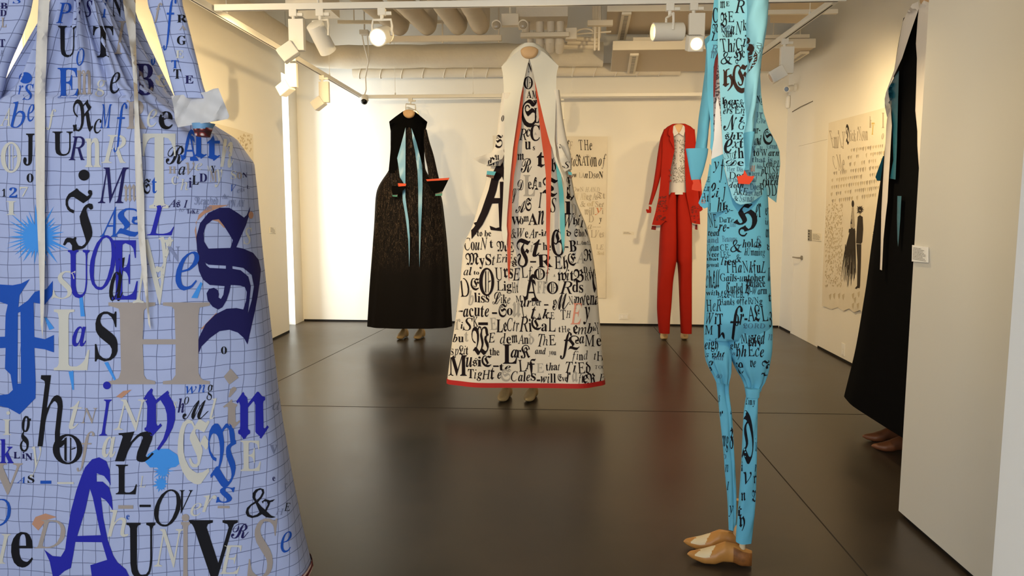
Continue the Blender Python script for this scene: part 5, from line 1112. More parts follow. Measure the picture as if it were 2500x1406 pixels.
def caption(name, label, cat, quad, off, m, rows, big=0):
    """a small printed card: quad TL,TR,BR,BL in the room; rows of tiny text"""
    q = [V(x) for x in quad]
    off = V(off)
    r = thing(name, label, cat, sum(q, V()) / 4)
    mb = MB()
    mb.hexa([x + off * .002 for x in q], off * .004)
    mb.build('card', m, r, smooth=0)
    tl, tr, br, bl = [x + off * .0066 for x in q]
    tx = MB()
    rnd = random.Random(label)
    for i in range(rows):
        v0 = .14 + .76 * i / rows
        v1 = v0 + .42 * .76 / rows
        u = .08
        end = rnd.uniform(.7, .92) if i else .6
        while u < end:
            w = rnd.uniform(.04, .12)
            at = lambda s, t: tl + (tr - tl) * s + (bl - tl) * t
            tx.hexa([at(u, v0), at(min(u + w, end), v0), at(min(u + w, end), v1), at(u, v1)], off * .0003)
            u += w + .025
    tx.build('printed_text', grey_ink, r, smooth=0)
    return r


caption('wall_label', 'small pale exhibit card on the end of the partition beside the black gown', 'label',
        [PX(2230, 598, XP - .001), PX(2268, 603, XP - .001), PX(2268, 641, XP - .001), PX(2229, 638, XP - .001)], (-1, 0, 0), card2, 9)
caption('wall_label', 'cream exhibit card on the white wall between the door handle and the drawn poster', 'label',
        [PX(1984, 568, XR), PX(2006, 570, XR), PX(2006, 589, XR), PX(1984, 587, XR)], (-1, 0, 0), card, 5)
yw = yb(.9) - .001
caption('wall_label', 'low wide exhibit card on the back wall close to the red suit', 'label',
        [P(1520, 565, yw), P(1548, 566, yw), P(1548, 574, yw), P(1520, 573, yw)], (0, -1, 0), card, 2)
caption('wall_label', 'tiny square card on the long cream wall beside the blue checked gown', 'label',
        [PX(658, 553, XL), PX(672, 556, XL), PX(672, 570, XL), PX(658, 569, XL)], (1, 0, 0), card, 4)


def sign_marks(r):
    mb = MB()
    a = PX(1977, 574, XR)
    for k in range(4):
        mb.box((XR - .007, a.y + .012, a.z + .045 - k * .03), (.001, .03, .012))
    mb.build('sign_symbols', dark_slot, r, smooth=0)


q = [PX(1973, 560, XR), PX(1982, 561, XR), PX(1982, 588, XR), PX(1973, 588, XR)]
plate('door_sign', 'narrow grey plate with dark symbols above the door handle', 'sign', q, (-.005, 0, 0), mat('sign_grey', '#8d8779', .4), extra=sign_marks)


def outlet(c, n, label):
    """wall socket plate at c, facing n"""
    c, n = V(c), V(n)
    s = V((n.y, -n.x, 0)) if abs(n.y) > .5 else V((0, 1, 0))
    up = V((0, 0, 1))
    r = thing('wall_outlet', label, 'outlet', c)
    mb = MB()
    w, h = (.058, .036)
    if abs(n.x) > .5:
        w, h = .04, .06
    mb.hexa([c - s * w - up * h, c + s * w - up * h, c + s * w + up * h, c - s * w + up * h], n * .007)
    mb.build('cover_plate', white_plastic, r, smooth=0, bev=.002)
    for k in (-1, 1):
        cc = c + (s * .026 * k if abs(n.y) > .5 else up * .027 * k) + n * .0068
        mb = MB()
        mb.hexa([cc - s * .016 - up * .018, cc + s * .016 - up * .018, cc + s * .016 + up * .018, cc - s * .016 + up * .018], n * .0022)
        mb.build('socket', card2, r, smooth=0, bev=.001)


c = P(1523, 773, yw)
outlet(c, (0, -1, 0), 'white socket plate low on the back wall below the exhibit card')
c = PX(2059, 853, XR)
outlet((XR, c.y, c.z), (-1, 0, 0), 'white socket plate low on the side wall under the drawn poster')

# cameras and sensor
r = thing('security_camera', 'small white dome camera with black eye hanging where two track rails meet', 'camera', P(890, 243, 8.75))
mb = MB()
c = P(890, 240, 8.75)
mb.tube([c + V((0, 0, .04)), c + V((0, 0, .0)), c + V((0, 0, -.03))], [.035, .045, .047], 24)
mb.build('housing', white_plastic, r)
mb = MB()
mb.ball(c + V((0, -.012, -.035)), .04)
mb.build('eye', black_glass, r)
r = thing('security_camera', 'white bullet camera with dark lens mounted high on the side wall', 'camera', PX(1940, 215, XR))
c = PX(1943, 214, XR)
d = V((-.75, -.6, -.22)).normalized()
mb = MB()
mb.tube([c, c + V((-.03, 0, 0))], .045, 20)
mb.tube([c + V((-.03, 0, 0)), c + V((-.06, -.02, -.01)), c + V((-.07, -.04, -.01))], .02, 12)
mb.build('bracket', white_plastic, r)
mb = MB()
e = c + V((-.07, -.03, -.01))
mb.tube([e - d * .03, e + d * .08], [.036, .036], 20)
mb.build('housing', white_plastic, r)
mb = MB()
mb.tube([e + d * .08, e + d * .084], .027, 20)
mb.build('lens', black_glass, r)
r = thing('motion_sensor', 'white rounded motion sensor on the side wall under the bullet camera', 'sensor', PX(1928, 249, XR))
c = PX(1928, 249, XR)
mb = MB()
mb.box((XR - .02, c.y, c.z), (.04, .07, .15))
mb.build('body', white_plastic, r, bev=.016)
mb = MB()
mb.box((XR - .041, c.y, c.z - .03), (.004, .045, .05))
mb.build('lens_window', mat('sensor_lens', '#f6f3ec', .2), r, bev=.006)
a, b2 = PX(1935, 273, XR), PX(1985, 247, XR)
mb = MB()
mb.tube([(XR - .004, a.y, a.z), (XR - .02, (a.y + b2.y) / 2, (a.z + b2.z) / 2), (XR - .004, b2.y, b2.z)], .004, 8)
tag(mb.build('wall_wire', mat('wire_dark', '#5a5044', .6), loc=(XR, a.y, a.z)), 'thin dark wire slanting across the side wall beside the motion sensor', 'wire')

# ------------------------------------------------------------------ ceiling services
ZT = 2.78
YN = PZ(545, 27, ZT).y
XTL = -2.23
XTR = 1.80
YTB = PZ(885, 240, ZT).y


def track(name, a, b, label, rods=(.17, .5, .83), top=CEIL):
    a, b = V(a), V(b)
    d = (b - a).normalized()
    s = V((-d.y, d.x, 0)) * .018
    r = thing(name, label, 'track', (a + b) / 2)
    mb = MB()
    mb.hexa([a - s, b - s, b + s, a + s], (0, 0, .04))
    mb.build('rail', white_metal, r, smooth=0, bev=.003)
    mb = MB()
    s2 = s * .25
    z = V((0, 0, -.0008))
    mb.hexa([a - s2 + z + d * .05, b - s2 + z - d * .05, b + s2 + z - d * .05, a + s2 + z + d * .05], (0, 0, .0006))
    mb.build('slot', dark_slot, r, smooth=0)
    L = (b - a).length
    for i in rods:
        p = a + d * (L * i)
        mb = MB()
        mb.tube([p + V((0, 0, .035)), (p.x, p.y, top)], .0025, 6)
        mb.tube([p + V((0, 0, .038)), p + V((0, 0, .065))], .008, 8)
        mb.build('hanger_rod', white_metal, r)


yr = PZ(2045, 4, ZT)
track('lighting_track', (XTL + .03, YN, ZT), (yr.x + .05, yr.y, ZT), 'long white track rail crossing the room nearest the camera')
track('lighting_track', (XTL, YN - 3.4, ZT), (XTL, YTB - .03, ZT), 'white track rail running back along the long cream wall')
track('lighting_track', (XTR, yr.y + .03, ZT), (XTR, YTB - .03, ZT), 'white track rail running back above the sky-blue suit', (.12, .42))
track('lighting_track', (XTL, YTB + .02, ZT), (XTR, YTB + .02, ZT), 'far white track rail in front of the back wall', (.1, .33, .62), 3.14)

lamp_glow = mat('lamp_glow', '#ffdf9e', emit=14)
lamp_warm = mat('lamp_warm', '#ffd590', emit=2.6)
lens_dark = mat('lens_off', '#cfc7b4', .2)


def track_light(kind, p, aim, label, lit=None):
    p = V(p)
    aim = V(aim).normalized()
    r = thing('track_spotlight', label, 'spotlight', p, None)
    mb = MB()
    mb.box(p + V((0, 0, -.02)), (.05, .035, .045))
    mb.tube([p + V((0, 0, -.03)), p + V((0, 0, -.07))], .012, 10)
    mb.box(p + V((.04, 0, -.03)), (.045, .02, .02))
    mb.build('adapter', white_metal, r, smooth=30, bev=.002)
    rot = aim.to_track_quat('Y', 'Z').to_matrix()
    if kind == 'box':
        mb = MB()
        mb.box(p + V((.02, 0, -.16)), (.1, .045, .2))
        mb.build('gear_box', white_metal, r, smooth=0, bev=.003)
        h = p + V((.0, 0, -.24)) + aim * .05
        mb = MB()
        mb.box(h, (.095, .115, .095), rot=rot)
        mb.build('lamp_head', white_metal, r, smooth=0, bev=.006)
        mb = MB()
        for k in range(7):
            mb.box(h + rot @ V((-.036 + k * .012, -.02, .0485)), (.005, .06, .001), rot=rot)
        mb.build('cooling_slots', dark_slot, r, smooth=0)
        face = h + aim * .0585
        mb = MB()
        mb.tube([face - aim * .002, face + aim * .001], .034, 20)
        mb.build('lens', lit or lens_dark, r)
    else:
        h = p + V((0, 0, -.17))
        s = rot @ V((1, 0, 0))
        mb = MB()
        top = p + V((0, 0, -.07))
        mb.tube([h - s * .062, h - s * .066 + V((0, 0, .06)), top - s * .06, top, top + s * .06, h + s * .066 + V((0, 0, .06)), h + s * .062], .008, 8)
        mb.build('yoke', white_metal, r)
        mb = MB()
        mb.tube([h - aim * .09, h - aim * .085, h + aim * .11, h + aim * .112, h + aim * .1, h + aim * .085],
                [.048, .056, .057, .05, .047, .046], 28)
        mb.build('lamp_head', white_metal, r)
        mb = MB()
        mb.tube([h + aim * .086, h + aim * .09], .045, 24)
        mb.build('lens', lit or lens_dark, r)
        face = h + aim * .12
    return face


def near(px):
    k = (px - 545) / (2045 - 545)
    q = P(px, 27 - 22 * k, YN + (yr.y - YN) * k)
    return V((q.x, YN + (yr.y - YN) * k, ZT))


def along(X, px):
    Y = X / (ray(px, 120).x / ray(px, 120).y)
    return V((X, Y, ZT))


f = track_light('box', near(716), (-.75, -.15, -.55), 'white box spotlight hanging first along the near track by the cream wall')
f = track_light('can', near(781), (.25, .65, -.75), 'white cylinder spotlight pointing down and away beside the box lamp on the near track')
f1 = track_light('can', near(932), (-.05, -.9, -.3), 'glowing cylinder spotlight on the near track over the black gown', lamp_glow)
f2 = track_light('can', near(1636), (-.95, -.2, -.05), 'sideways cylinder spotlight with warm lens on the near track above the red suit', lamp_warm)
f3 = track_light('box', near(1694), (.03, -.9, -.25), 'glowing spotlight beside the sideways cylinder, nearest the sky-blue suit', lamp_glow)
f4 = track_light('box', along(XTL, 704), (-.8, .25, -.5), 'white box spotlight on the wall-side track nearer the camera, aimed at the cream wall', lamp_warm)
f5 = track_light('box', along(XTL, 784), (-.8, .1, -.55), 'white box spotlight on the wall-side track farther along near the corner')
f6 = track_light('box', along(XTR, 1915), (-.8, .1, -.45), 'large white box spotlight on the track rail right of the sky-blue suit')
f7 = track_light('can', (P(1001, 240, YTB).x, YTB + .02, ZT), (.55, -.75, -.3), 'cylinder spotlight on the far track behind the collar of the black gown', lamp_warm)
f8 = track_light('box', (P(1364, 240, YTB).x, YTB + .02, ZT), (.1, .8, -.5), 'box spotlight on the far track beside the shoulder of the white gown')

# light of three track lamps in view, plus spots added for brightness
spot('lamp_light_1', f1, (-.6, 1.5, 1.2), 60, 50)
spot('lamp_light_2', f2, (-1.9, 4.9, 2.2), 40, 60)
spot('lamp_light_3', f3, (1.1, 2.4, 1.3), 60, 50)
for i, (x, y, tx, ty, tz, pw, an) in enumerate([
        (-2.05, YN - .03, XL, 6.2, 1.5, 130, 135), (XTL, 3.2, XL, 4.9, 1.6, 110, 150), (-.75, YN - .03, XL, 7.7, 1.7, 170, 60),
        (XTR, 6.15, XR, 6.9, 1.5, 70, 130), (XTR, 7.5, XR, 8.5, 1.1, 8, 150),
        (-1.3, YN - .03, -.8, yb(-.8), 1.5, 90, 60), (1.1, YN - .03, .8, yb(.9), 1.5, 140, 70), (XTR, 6.5, 1.9, yb(1.6), 1.3, 30, 100),
        (XTL, 2.2, -.2, 5.6, 1.1, 170, 60), (1.3, YN - .4, 1.9, 3.6, .2, 50, 110), (.1, 1.0, .85, 3.0, 2.1, 75, 75)]):
    spot('added_spot_%d' % (i + 1), (x, y, ZT - .14), (tx, ty, tz), pw, an, 1.0)  # added spots without fixtures, brightening walls and garments


# insulated ducts
def wrap(path, r, seed, n=28, wob=.05):
    rnd = random.Random(seed)
    pts = []
    path = [V(p) for p in path]
    for i in range(len(path) - 1):
        k = max(2, int((path[i + 1] - path[i]).length / .12))
        pts += [path[i].lerp(path[i + 1], j / k) for j in range(k)]
    pts.append(path[-1])
    rs = [r * (1 + wob * (rnd.random() - .5) - (.06 if j % 9 == 8 else 0)) for j in range(len(pts))]
    return pts, rs


duct_wrap = mat('duct_wrap', '#e4dac6', .75, noise=.05, nscale=10, bump=.35, bscale=22)
duct_metal = mat('duct_paint', '#ddd3c0', .6, noise=.03)
mb = MB()
zd = 3.27
yd = 8.9
arc = [(-2.83 + .32 - .32 * cos(t), yd - .32 + .32 * sin(t), zd) for t in [pi / 2 * k / 6 for k in range(7)]]
pts, rs = wrap([(-2.83, 5.0, zd), (-2.83, yd - .32, zd)], .13, 1)
p2, r2 = wrap([(-2.5, yd, zd), (.62, yd, zd)], .135, 2)
mb.tube(pts[:-1] + [V(a) for a in arc] + p2[1:], rs[:-1] + [.132] * 7 + r2[1:], 28)
tag(mb.build('air_duct', duct_wrap, loc=(-2.6, yd, zd)), 'fat wrapped duct turning the ceiling corner and crossing before the back wall', 'duct')
mb = MB()
pts = [V((-2.4 + .12 * k, 9.17, 3.145)) for k in range(34)]
mb.tube(pts, .075, 24)
for k in range(15):
    x = -2.3 + .26 * k
    mb.tube([(x + .03 * cos(t), 9.17 + .078 * sin(t), 3.145 + .078 * cos(t)) for t in [2 * pi * j / 20 for j in range(21)]], .006, 6, caps=False)
for x in (-1.9, -.2, 1.2):
    mb.tube([(x, 9.2, 3.2), (x, 9.2, CEIL - .003)], .004, 6)
tag(mb.build('spiral_duct', duct_metal, loc=(-.4, 9.17, 3.145)), 'thin ribbed spiral duct just under the fat wrapped duct', 'duct')

pipe_m = mat('pipe_insulation', '#d6cbb8', .7, noise=.05, nscale=6, bump=.2, bscale=30)
strut_m = mat('strut_paint', '#ded2bc', .55)
for i, (px, lab) in enumerate([(980, 'insulated ceiling pipe over the black gown, first of four from the cream wall'),
                               (1047, 'insulated ceiling pipe second of four resting on the slotted channel'),
                               (1121, 'insulated ceiling pipe third of four resting on the slotted channel'),
                               (1175, 'insulated ceiling pipe closest to the white gown among the four')]):
    x = P(px, 105, 7.9).x
    mb = MB()
    z = 3.345
    pts, rs = wrap([(x - .06 * (4 - i), 5.2, z), (x, 7.75, z)], .092, 10 + i, wob=.03)
    arc = [(x, 7.75 + .16 * sin(t), z + .16 - .16 * cos(t)) for t in [pi / 2 * k / 6 for k in range(1, 7)]]
    mb.tube(pts + [V(a) for a in arc] + [V((x, 7.91, CEIL))], rs + [.092] * 7, 24)
    tag(mb.build('ceiling_pipe', pipe_m, loc=(x, 7, z)), lab, 'pipe', 'insulated ceiling pipes')
a, b2 = P(948, 122, 7.8), P(1225, 122, 7.8)
r = thing('strut_channel', 'cream channel bar hung on rods under the four ceiling pipes', 'bracket', (a + b2) / 2)
mb = MB()
mb.box(((a.x + b2.x) / 2, 7.8, 3.225), (b2.x - a.x, .06, .055))
mb.build('channel', strut_m, r, smooth=0, bev=.003)
for x in (a.x + .02, P(1084, 105, 7.9).x, b2.x - .03):
    mb = MB()
    mb.tube([(x, 7.8, 3.18), (x, 7.8, CEIL)], .008, 8)
    mb.build('threaded_rod', strut_m, r)
# fan coil cabinet with pipework above the white gown
yc = 6.9
a, b2 = P(1262, 24, yc), P(1386, 50, yc)
r = thing('fan_coil_unit', 'beige boxed air unit over the white gown with stub pipes below', 'air unit', (a + b2) / 2)
mb = MB()
mb.box(((a.x + b2.x) / 2, yc + .1, (a.z + b2.z) / 2 + .1), (b2.x - a.x, .5, a.z - b2.z + .2))
mb.build('cabinet', pipe_m, r, smooth=0, bev=.006)
for px in (1284, 1318, 1345, 1368):
    c = P(px, 62, yc + .05)
    mb = MB()
    mb.tube([(c.x, c.y, 3.32), (c.x, c.y, 3.08)], .036, 16)
    mb.build('stub_pipe', pipe_m, r)
c = P(1330, 83, yc)
mb = MB()
mb.box((c.x, c.y + .05, c.z), (.44, .08, .04))
mb.build('cross_channel', strut_m, r, smooth=0, bev=.003)
for px, py, rr_ in ((1295, 100, .03), (1318, 104, .04), (1343, 102, .05), (1366, 105, .045)):
    c = P(px, py, yc + .15)
    mb = MB()
    mb.tube([c + V((0, 0, .06)), c, c - V((0, -.06, .07))], [rr_, rr_, rr_ * .8], 14)
    mb.build('pipe_elbow', pipe_m, r)
c = P(1395, 78, yc)
mb = MB()
mb.box(c + V((0, .1, 0)), (.1, .1, .1))
mb.build('junction_box', strut_m, r, smooth=0, bev=.003)
# conduit bundle between the unit and the panels
for i, (x0, y0, x1, y1, rad, lab) in enumerate([(1385, 92, 1458, 97, .02, 'thin painted conduit uppermost of the bundle behind the white gown collar'),
                                                (1385, 103, 1456, 103, .026, 'painted conduit in the middle of the bundle behind the white gown collar'),
                                                (1350, 112, 1452, 112, .035, 'thickest painted conduit lowest of the bundle behind the white gown collar')]):
    A_, B_ = P(x0, y0, 7.6 + .1 * i), P(x1, y1, 7.6 + .1 * i)
    mb = MB()
    mb.tube([A_, A_.lerp(B_, .3), A_.lerp(B_, .7), B_, B_ + V((.02, .04 + .12 * i, .03)), V((B_.x + .02, B_.y + .04 + .12 * i, CEIL))], rad, 12)
    tag(mb.build('conduit', strut_m, loc=A_), lab, 'pipe', None)
c0 = P(1452, 55, 7.3)
r = thing('hanger_frame', 'slotted metal hanger frame dangling between conduits and acoustic panels', 'bracket', c0)
for px in (1452, 1462):
    c = P(px, 95, 7.3)
    mb = MB()
    mb.box((c.x, c.y, c.z), (.018, .03, .22))
    mb.build('slotted_strap', strut_m, r, smooth=0, bev=.002)
c = P(1465, 57, 7.3)
mb = MB()
mb.box(c, (.24, .06, .05))
mb.build('bracket_plate', strut_m, r, smooth=0, bev=.003)
mb = MB()
mb.tube([(c.x, c.y, c.z), (c.x, c.y, CEIL)], .009, 8)
mb.build('threaded_rod', strut_m, r)
p0 = P(1428, 82, 7.3)
mb = MB()
mb.tube([p0 + V((.09 * cos(t), .02, .05 * sin(t))) for t in [pi * k / 10 for k in range(11)]], .008, 8)
mb.tube([p0 + V((-.09, .02, 0)), p0 + V((.25, .02, .02))], .008, 8)
mb.build('cable_loop', strut_m, r)
# twin-head emergency light
c0 = P(1245, 55, 6.6)
r = thing('emergency_light', 'emergency light with two round lamp heads left of the air unit', 'lamp', c0)
mb = MB()
mb.box(c0 + V((0, .05, .03)), (.15, .08, .1))
mb.tube([c0 + V((0, .05, .05)), V((c0.x, c0.y + .05, CEIL))], .01, 8)
mb.build('battery_body', strut_m, r, smooth=30, bev=.02)
for s in (-1, 1):
    h = c0 + V((s * .115, -.02, -.02))
    mb = MB()
    mb.tube([h + V((0, .05, .01)), h + V((0, .02, 0)), h + V((0, -.03, -.01))], [.015, .036, .042], 20)
    mb.build('lamp_head', strut_m, r)
    mb = MB()
    mb.ball(h + V((0, -.028, -.01)), .038, (1, .35, 1))
    mb.build('lamp_glass', mat('clear_lens', '#a89a84', .12), r)

# acoustic ceiling panels
cloud_m = mat('acoustic_panel', '#c8baa4', .85, noise=.03, nscale=30)
edge_m = mat('panel_edge', '#e2d8c4', .6)

slots_m = bpy.data.materials.new('slotted_grille')
slots_m.use_nodes = True
nt = slots_m.node_tree
tc = nt.nodes.new('ShaderNodeTexCoord')
wv = nt.nodes.new('ShaderNodeTexWave')
wv.bands_direction = 'Y'
wv.inputs['Scale'].default_value = 6.28
nt.links.new(tc.outputs['Object'], wv.inputs['Vector'])
cr = nt.nodes.new('ShaderNodeValToRGB')
cr.color_ramp.interpolation = 'CONSTANT'
cr.color_ramp.elements[0].color = lin('#1d1914')
cr.color_ramp.elements[1].position = .5
cr.color_ramp.elements[1].color = lin('#e2d8c4')
nt.links.new(wv.outputs['Fac'], cr.inputs[0])
nt.links.new(cr.outputs[0], nt.nodes['Principled BSDF'].inputs['Base Color'])


def cloud(label, q, z, vents, th=.07):
    q = [V((p.x, p.y, z)) for p in q]
    c = sum(q, V()) / 4
    r = thing('acoustic_panel', label, 'ceiling panel', c, None)
    mb = MB()
    mb.hexa(q, (0, 0, th))
    mb.build('panel_board', cloud_m, r, smooth=0, bev=.004)
    mb = MB()
    a, b = q[0], q[1]
    mb.hexa([a + V((0, -.012, -.004)), b + V((0, -.012, -.004)), b + V((0, 0, -.004)), a + V((0, 0, -.004))], (0, 0, th + .02))
    mb.build('front_edge', edge_m, r, smooth=0)
    for a, b in vents:
        mb = MB()
        a, b = V((a.x, a.y, z - .002)), V((b.x, b.y, z - .002))
        d = (b - a).normalized()
        s = V((-d.y, d.x, 0)) * .045
        mb.hexa([a - s, b - s, b + s, a + s], (0, 0, -.025))
        vt = mb.build('linear_vent', edge_m, r, smooth=0, bev=.003)
        ROOTLOC[vt.name] = ROOTLOC[r.name]
        mb = MB()
        e_ = d * .03
        z_ = V((0, 0, -.026))
        mb.hexa([a + e_ - s * .45 + z_, b - e_ - s * .45 + z_, b - e_ + s * .45 + z_, a + e_ + s * .45 + z_], (0, 0, -.0006))
        mb.build('slotted_face', slots_m, vt, smooth=0)
    for k in range(2):
        p = (q[0].lerp(q[1], .2 + .6 * k) + q[3].lerp(q[2], .2 + .6 * k)) / 2
        mb = MB()
        mb.tube([p + V((0, 0, th)), V((p.x, p.y, CEIL))], .006, 8)
        mb.build('hanger_rod', strut_m, r)


zA, zB = 3.3, 3.1
cloud('beige ceiling panel between the white gown and the glowing lamps, with one slotted vent',
      [PZ(1482, 28, zA), PZ(1740, 26, zA), PZ(1735, 84, zA), PZ(1480, 84, zA)], zA, [(PZ(1530, 28, zA), PZ(1517, 92, zA))])
cloud('wide beige ceiling panel hung lowest, stretching behind the sky-blue suit toward the side wall',
      [PZ(1496, 122, zB), PZ(1990, 116, zB), PZ(1895, 174, zB), PZ(1491, 174, zB)], zB, [(PZ(1549, 129, zB), PZ(1541, 174, zB)), (PZ(1965, 124, zB), PZ(1925, 150, zB))])
cloud('white edged ceiling panel highest by the side wall past the sky-blue suit',
      [PZ(1880, -25, 3.185), PZ(2048, -28, 3.185), PZ(1975, 58, 3.185), PZ(1880, 56, 3.185)], 3.185, [])


def bar(name, p0, p1, label, ks=(.15, .85), sz=.035):
    r = thing(name, label, 'bar', (p0 + p1) / 2)
    mb = MB()
    d = (p1 - p0)
    s = V((0, sz / 2, 0))
    mb.hexa([p0 - s, p1 - s, p1 + s, p0 + s], (0, 0, sz))
    mb.build('channel', edge_m, r, smooth=0, bev=.002)
    for k in ks:
        p = p0.lerp(p1, k)
        mb = MB()
        mb.tube([p, V((p.x, p.y, CEIL))], .006, 8)
        mb.build('threaded_rod', strut_m, r)


bar('strut_channel', P(1545, 101, 7.9), P(1975, 93, 7.8), 'pale channel bar above the low wide panel behind the lamps', (.8, .95))
bar('strut_channel', P(1875, 36, 6.3), P(2044, 34, 6.2), 'pale channel bar close to the side wall under the highest panel', ())
bar('strut_channel', P(825, 58, 8.2), P(1090, 58, 8.2), 'pale channel bar high above the black gown')
mb = MB()
yv = 8.6
c = P(890, 80, yv)
mb.box((c.x, yv, c.z), (.1, .1, .05))
jb = thing('ceiling_cable', 'white looping cable dropping from a junction box to the dome camera', 'cable', c)
mb.tube([(c.x, yv, c.z), (c.x, yv, CEIL)], .01, 8)
mb.build('junction_box', white_plastic, jb, smooth=30, bev=.004)
mb = MB()
e = P(890, 232, 8.75)
mb.tube([c + V((-.03, 0, -.02)), c + V((-.02, .03, -.12)), c + V((.015, .1, -.3)), e + V((.015, 0, .2)), e + V((.02, 0, .06)), e], .008, 8)
mb.tube([c + V((.03, 0, -.02)), c + V((.03, .03, -.1)), c + V((.02, .1, -.3))], .006, 8)
mb.build('cable', white_plastic, jb)
mb = MB()
a, b2 = P(700, -40, 6.2), P(792, 11, 6.2)
mb.box(((a.x + b2.x) / 2, 6.4, (a.z + b2.z) / 2), (b2.x - a.x, .5, a.z - b2.z))
for x in (a.x + .06, b2.x - .06):
    mb.tube([(x, 6.4, a.z - .02), (x, 6.4, CEIL)], .006, 8)
tag(mb.build('duct_box', white_metal, loc=(a.x, 6.4, a.z), smooth=0), 'white sheet-metal box hanging above the near track by the cream wall', 'duct')
# ceiling joists
for i in range(5):
    y = 5.6 + i * 1.0
    mb = MB()
    mb.box((-.1, y, CEIL - .06), (5.9, .12, .12))
    structure(mb.build('trim_%d' % (i + 2), ceil_paint, smooth=0))


# ------------------------------------------------------------------ garment materials and feet
wood = mat('beech_wood', '#c79a66', .5, noise=.18, nscale=14)
pale_wood = mat('pale_wood', '#dcc7a0', .55, noise=.08, nscale=20)
last_wood = mat('shoe_last_wood', '#b9803f', .4, noise=.35, nscale=16)
last_tan = mat('shoe_last_tan', '#d9b77c', .5, noise=.2, nscale=14)
last_dark = mat('shoe_last_dark_wood', '#6e4228', .45, noise=.3, nscale=14)
last_wear = mat('shoe_last_wear', '#8a5526', .5, noise=.85, nscale=34)
sole_dark = mat('dark_sole', '#2c1d12', .6)
neck_wood = mat('neck_plywood', '#c9a478', .55, noise=.12, nscale=18)


def last_prof(t):
    top = pchip([0, .04, .12, .25, .38, .5, .6, .72, .85, 1], [.03, .04, .046, .054, .068, .086, .097, .094, .08, .07], t)
    bot = pchip([0, .06, .15, .28, .42, .58, .7, .85, 1], [.026, .016, .008, .001, .002, .014, .014, .003, .004], t)
    w = pchip([0, .05, .15, .3, .42, .55, .7, .85, .95, 1], [.004, .014, .028, .042, .043, .036, .03, .032, .026, .012], t)
    return top, bot, w


def foot(root, heel, head, L=.27, m=None, patch=None, wear=False, peg_top=.17, ball_z=.2, high=1.0, tag_pair=''):
    """one wooden shoe last on the floor with its ankle peg and ball; heel = floor point under the heel, head = direction of the toe"""
    heel = V((heel[0], heel[1], 0))
    d = V((head[0], head[1], 0)).normalized()
    s = V((-d.y, d.x, 0))
    n, N = 32, 70
    mb = MB()
    vs, fs, mi = [], [], []
    for i in range(N):
        t = i / (N - 1)
        top, bot, w = last_prof(t)
        top = bot + (top - bot) * (1 + (high - 1) * t)
        c = heel + d * (L * (1 - t) - .045)
        for k in range(n):
            a = 2 * pi * k / n
            ca, sa = cos(a), sin(a)
            taper = 1 - .35 * max(0, sa) ** 1.2 * (1 if t > .4 else .6)
            x = (abs(ca) ** .8) * (1 if ca > 0 else -1) * w * taper
            zc, zh = (top + bot) / 2, (top - bot) / 2
            z = zc + (abs(sa) ** .75) * (1 if sa > 0 else -1) * zh
            vs.append(c + s * x + V((0, 0, z)))
    for i in range(N - 1):
        t = i / (N - 1)
        for k in range(n):
            k2 = (k + 1) % n
            fs.append((i * n + k, i * n + k2, (i + 1) * n + k2, (i + 1) * n + k))
            a = 2 * pi * (k + .5) / n
            q = 0
            if patch and .2 < t + .1 * abs(cos(a)) < .44 and sin(a) > .1:
                q = 1
            if wear and t > .7 and sin(a) < .7:
                q = 2
            mi.append(q)
    b = mb.add(vs, fs)
    mb.m = mi
    mb.add(vs[:n], [tuple(range(n))])
    mb.add(vs[-n:], [tuple(range(n))[::-1]])
    sh = mb.build('shoe_last', [m or last_wood, patch or pale_wood, last_wear], root, smooth=50)
    ht = last_prof(.82)[0] * high
    mb = MB()
    p = heel - d * .006
    mb.tube([p + V((0, 0, ht - .012)), p + V((0, 0, peg_top))], .0125, 14)
    mb.build('ankle_peg', pale_wood, root)
    mb = MB()
    mb.ball(p + V((0, 0, ball_z)), .037, (1, 1, .95))
    mb.tube([p + V((0, 0, ball_z)), p + V((0, 0, ball_z + .09))], .015, 10)
    mb.build('ankle_ball', wood, root)
    return sh


def neck(root, px, py, Y, rx, ry, m=None):
    c = P(px, py, Y)
    s = Y / F_PX
    mb = MB()
    n = 28
    vs = []
    for dy, k in ((-.02, .7), (-.014, .95), (0, 1.0), (.03, 1.0), (.04, .9)):
        for j in range(n):
            a = 2 * pi * j / n
            z = sin(a)
            vs.append(c + V((cos(a) * rx * s * k, dy, (z if z < 0 else z * .55) * ry * s * k)))
    fs = []
    for i in range(4):
        for j in range(n):
            j2 = (j + 1) % n
            fs.append((i * n + j, i * n + j2, (i + 1) * n + j2, (i + 1) * n + j))
    fs.append(tuple(range(n))[::-1])
    fs.append(tuple(4 * n + j for j in range(n)))
    mb.add(vs, fs)
    return mb.build('neck_block', m or neck_wood, root, smooth=60)


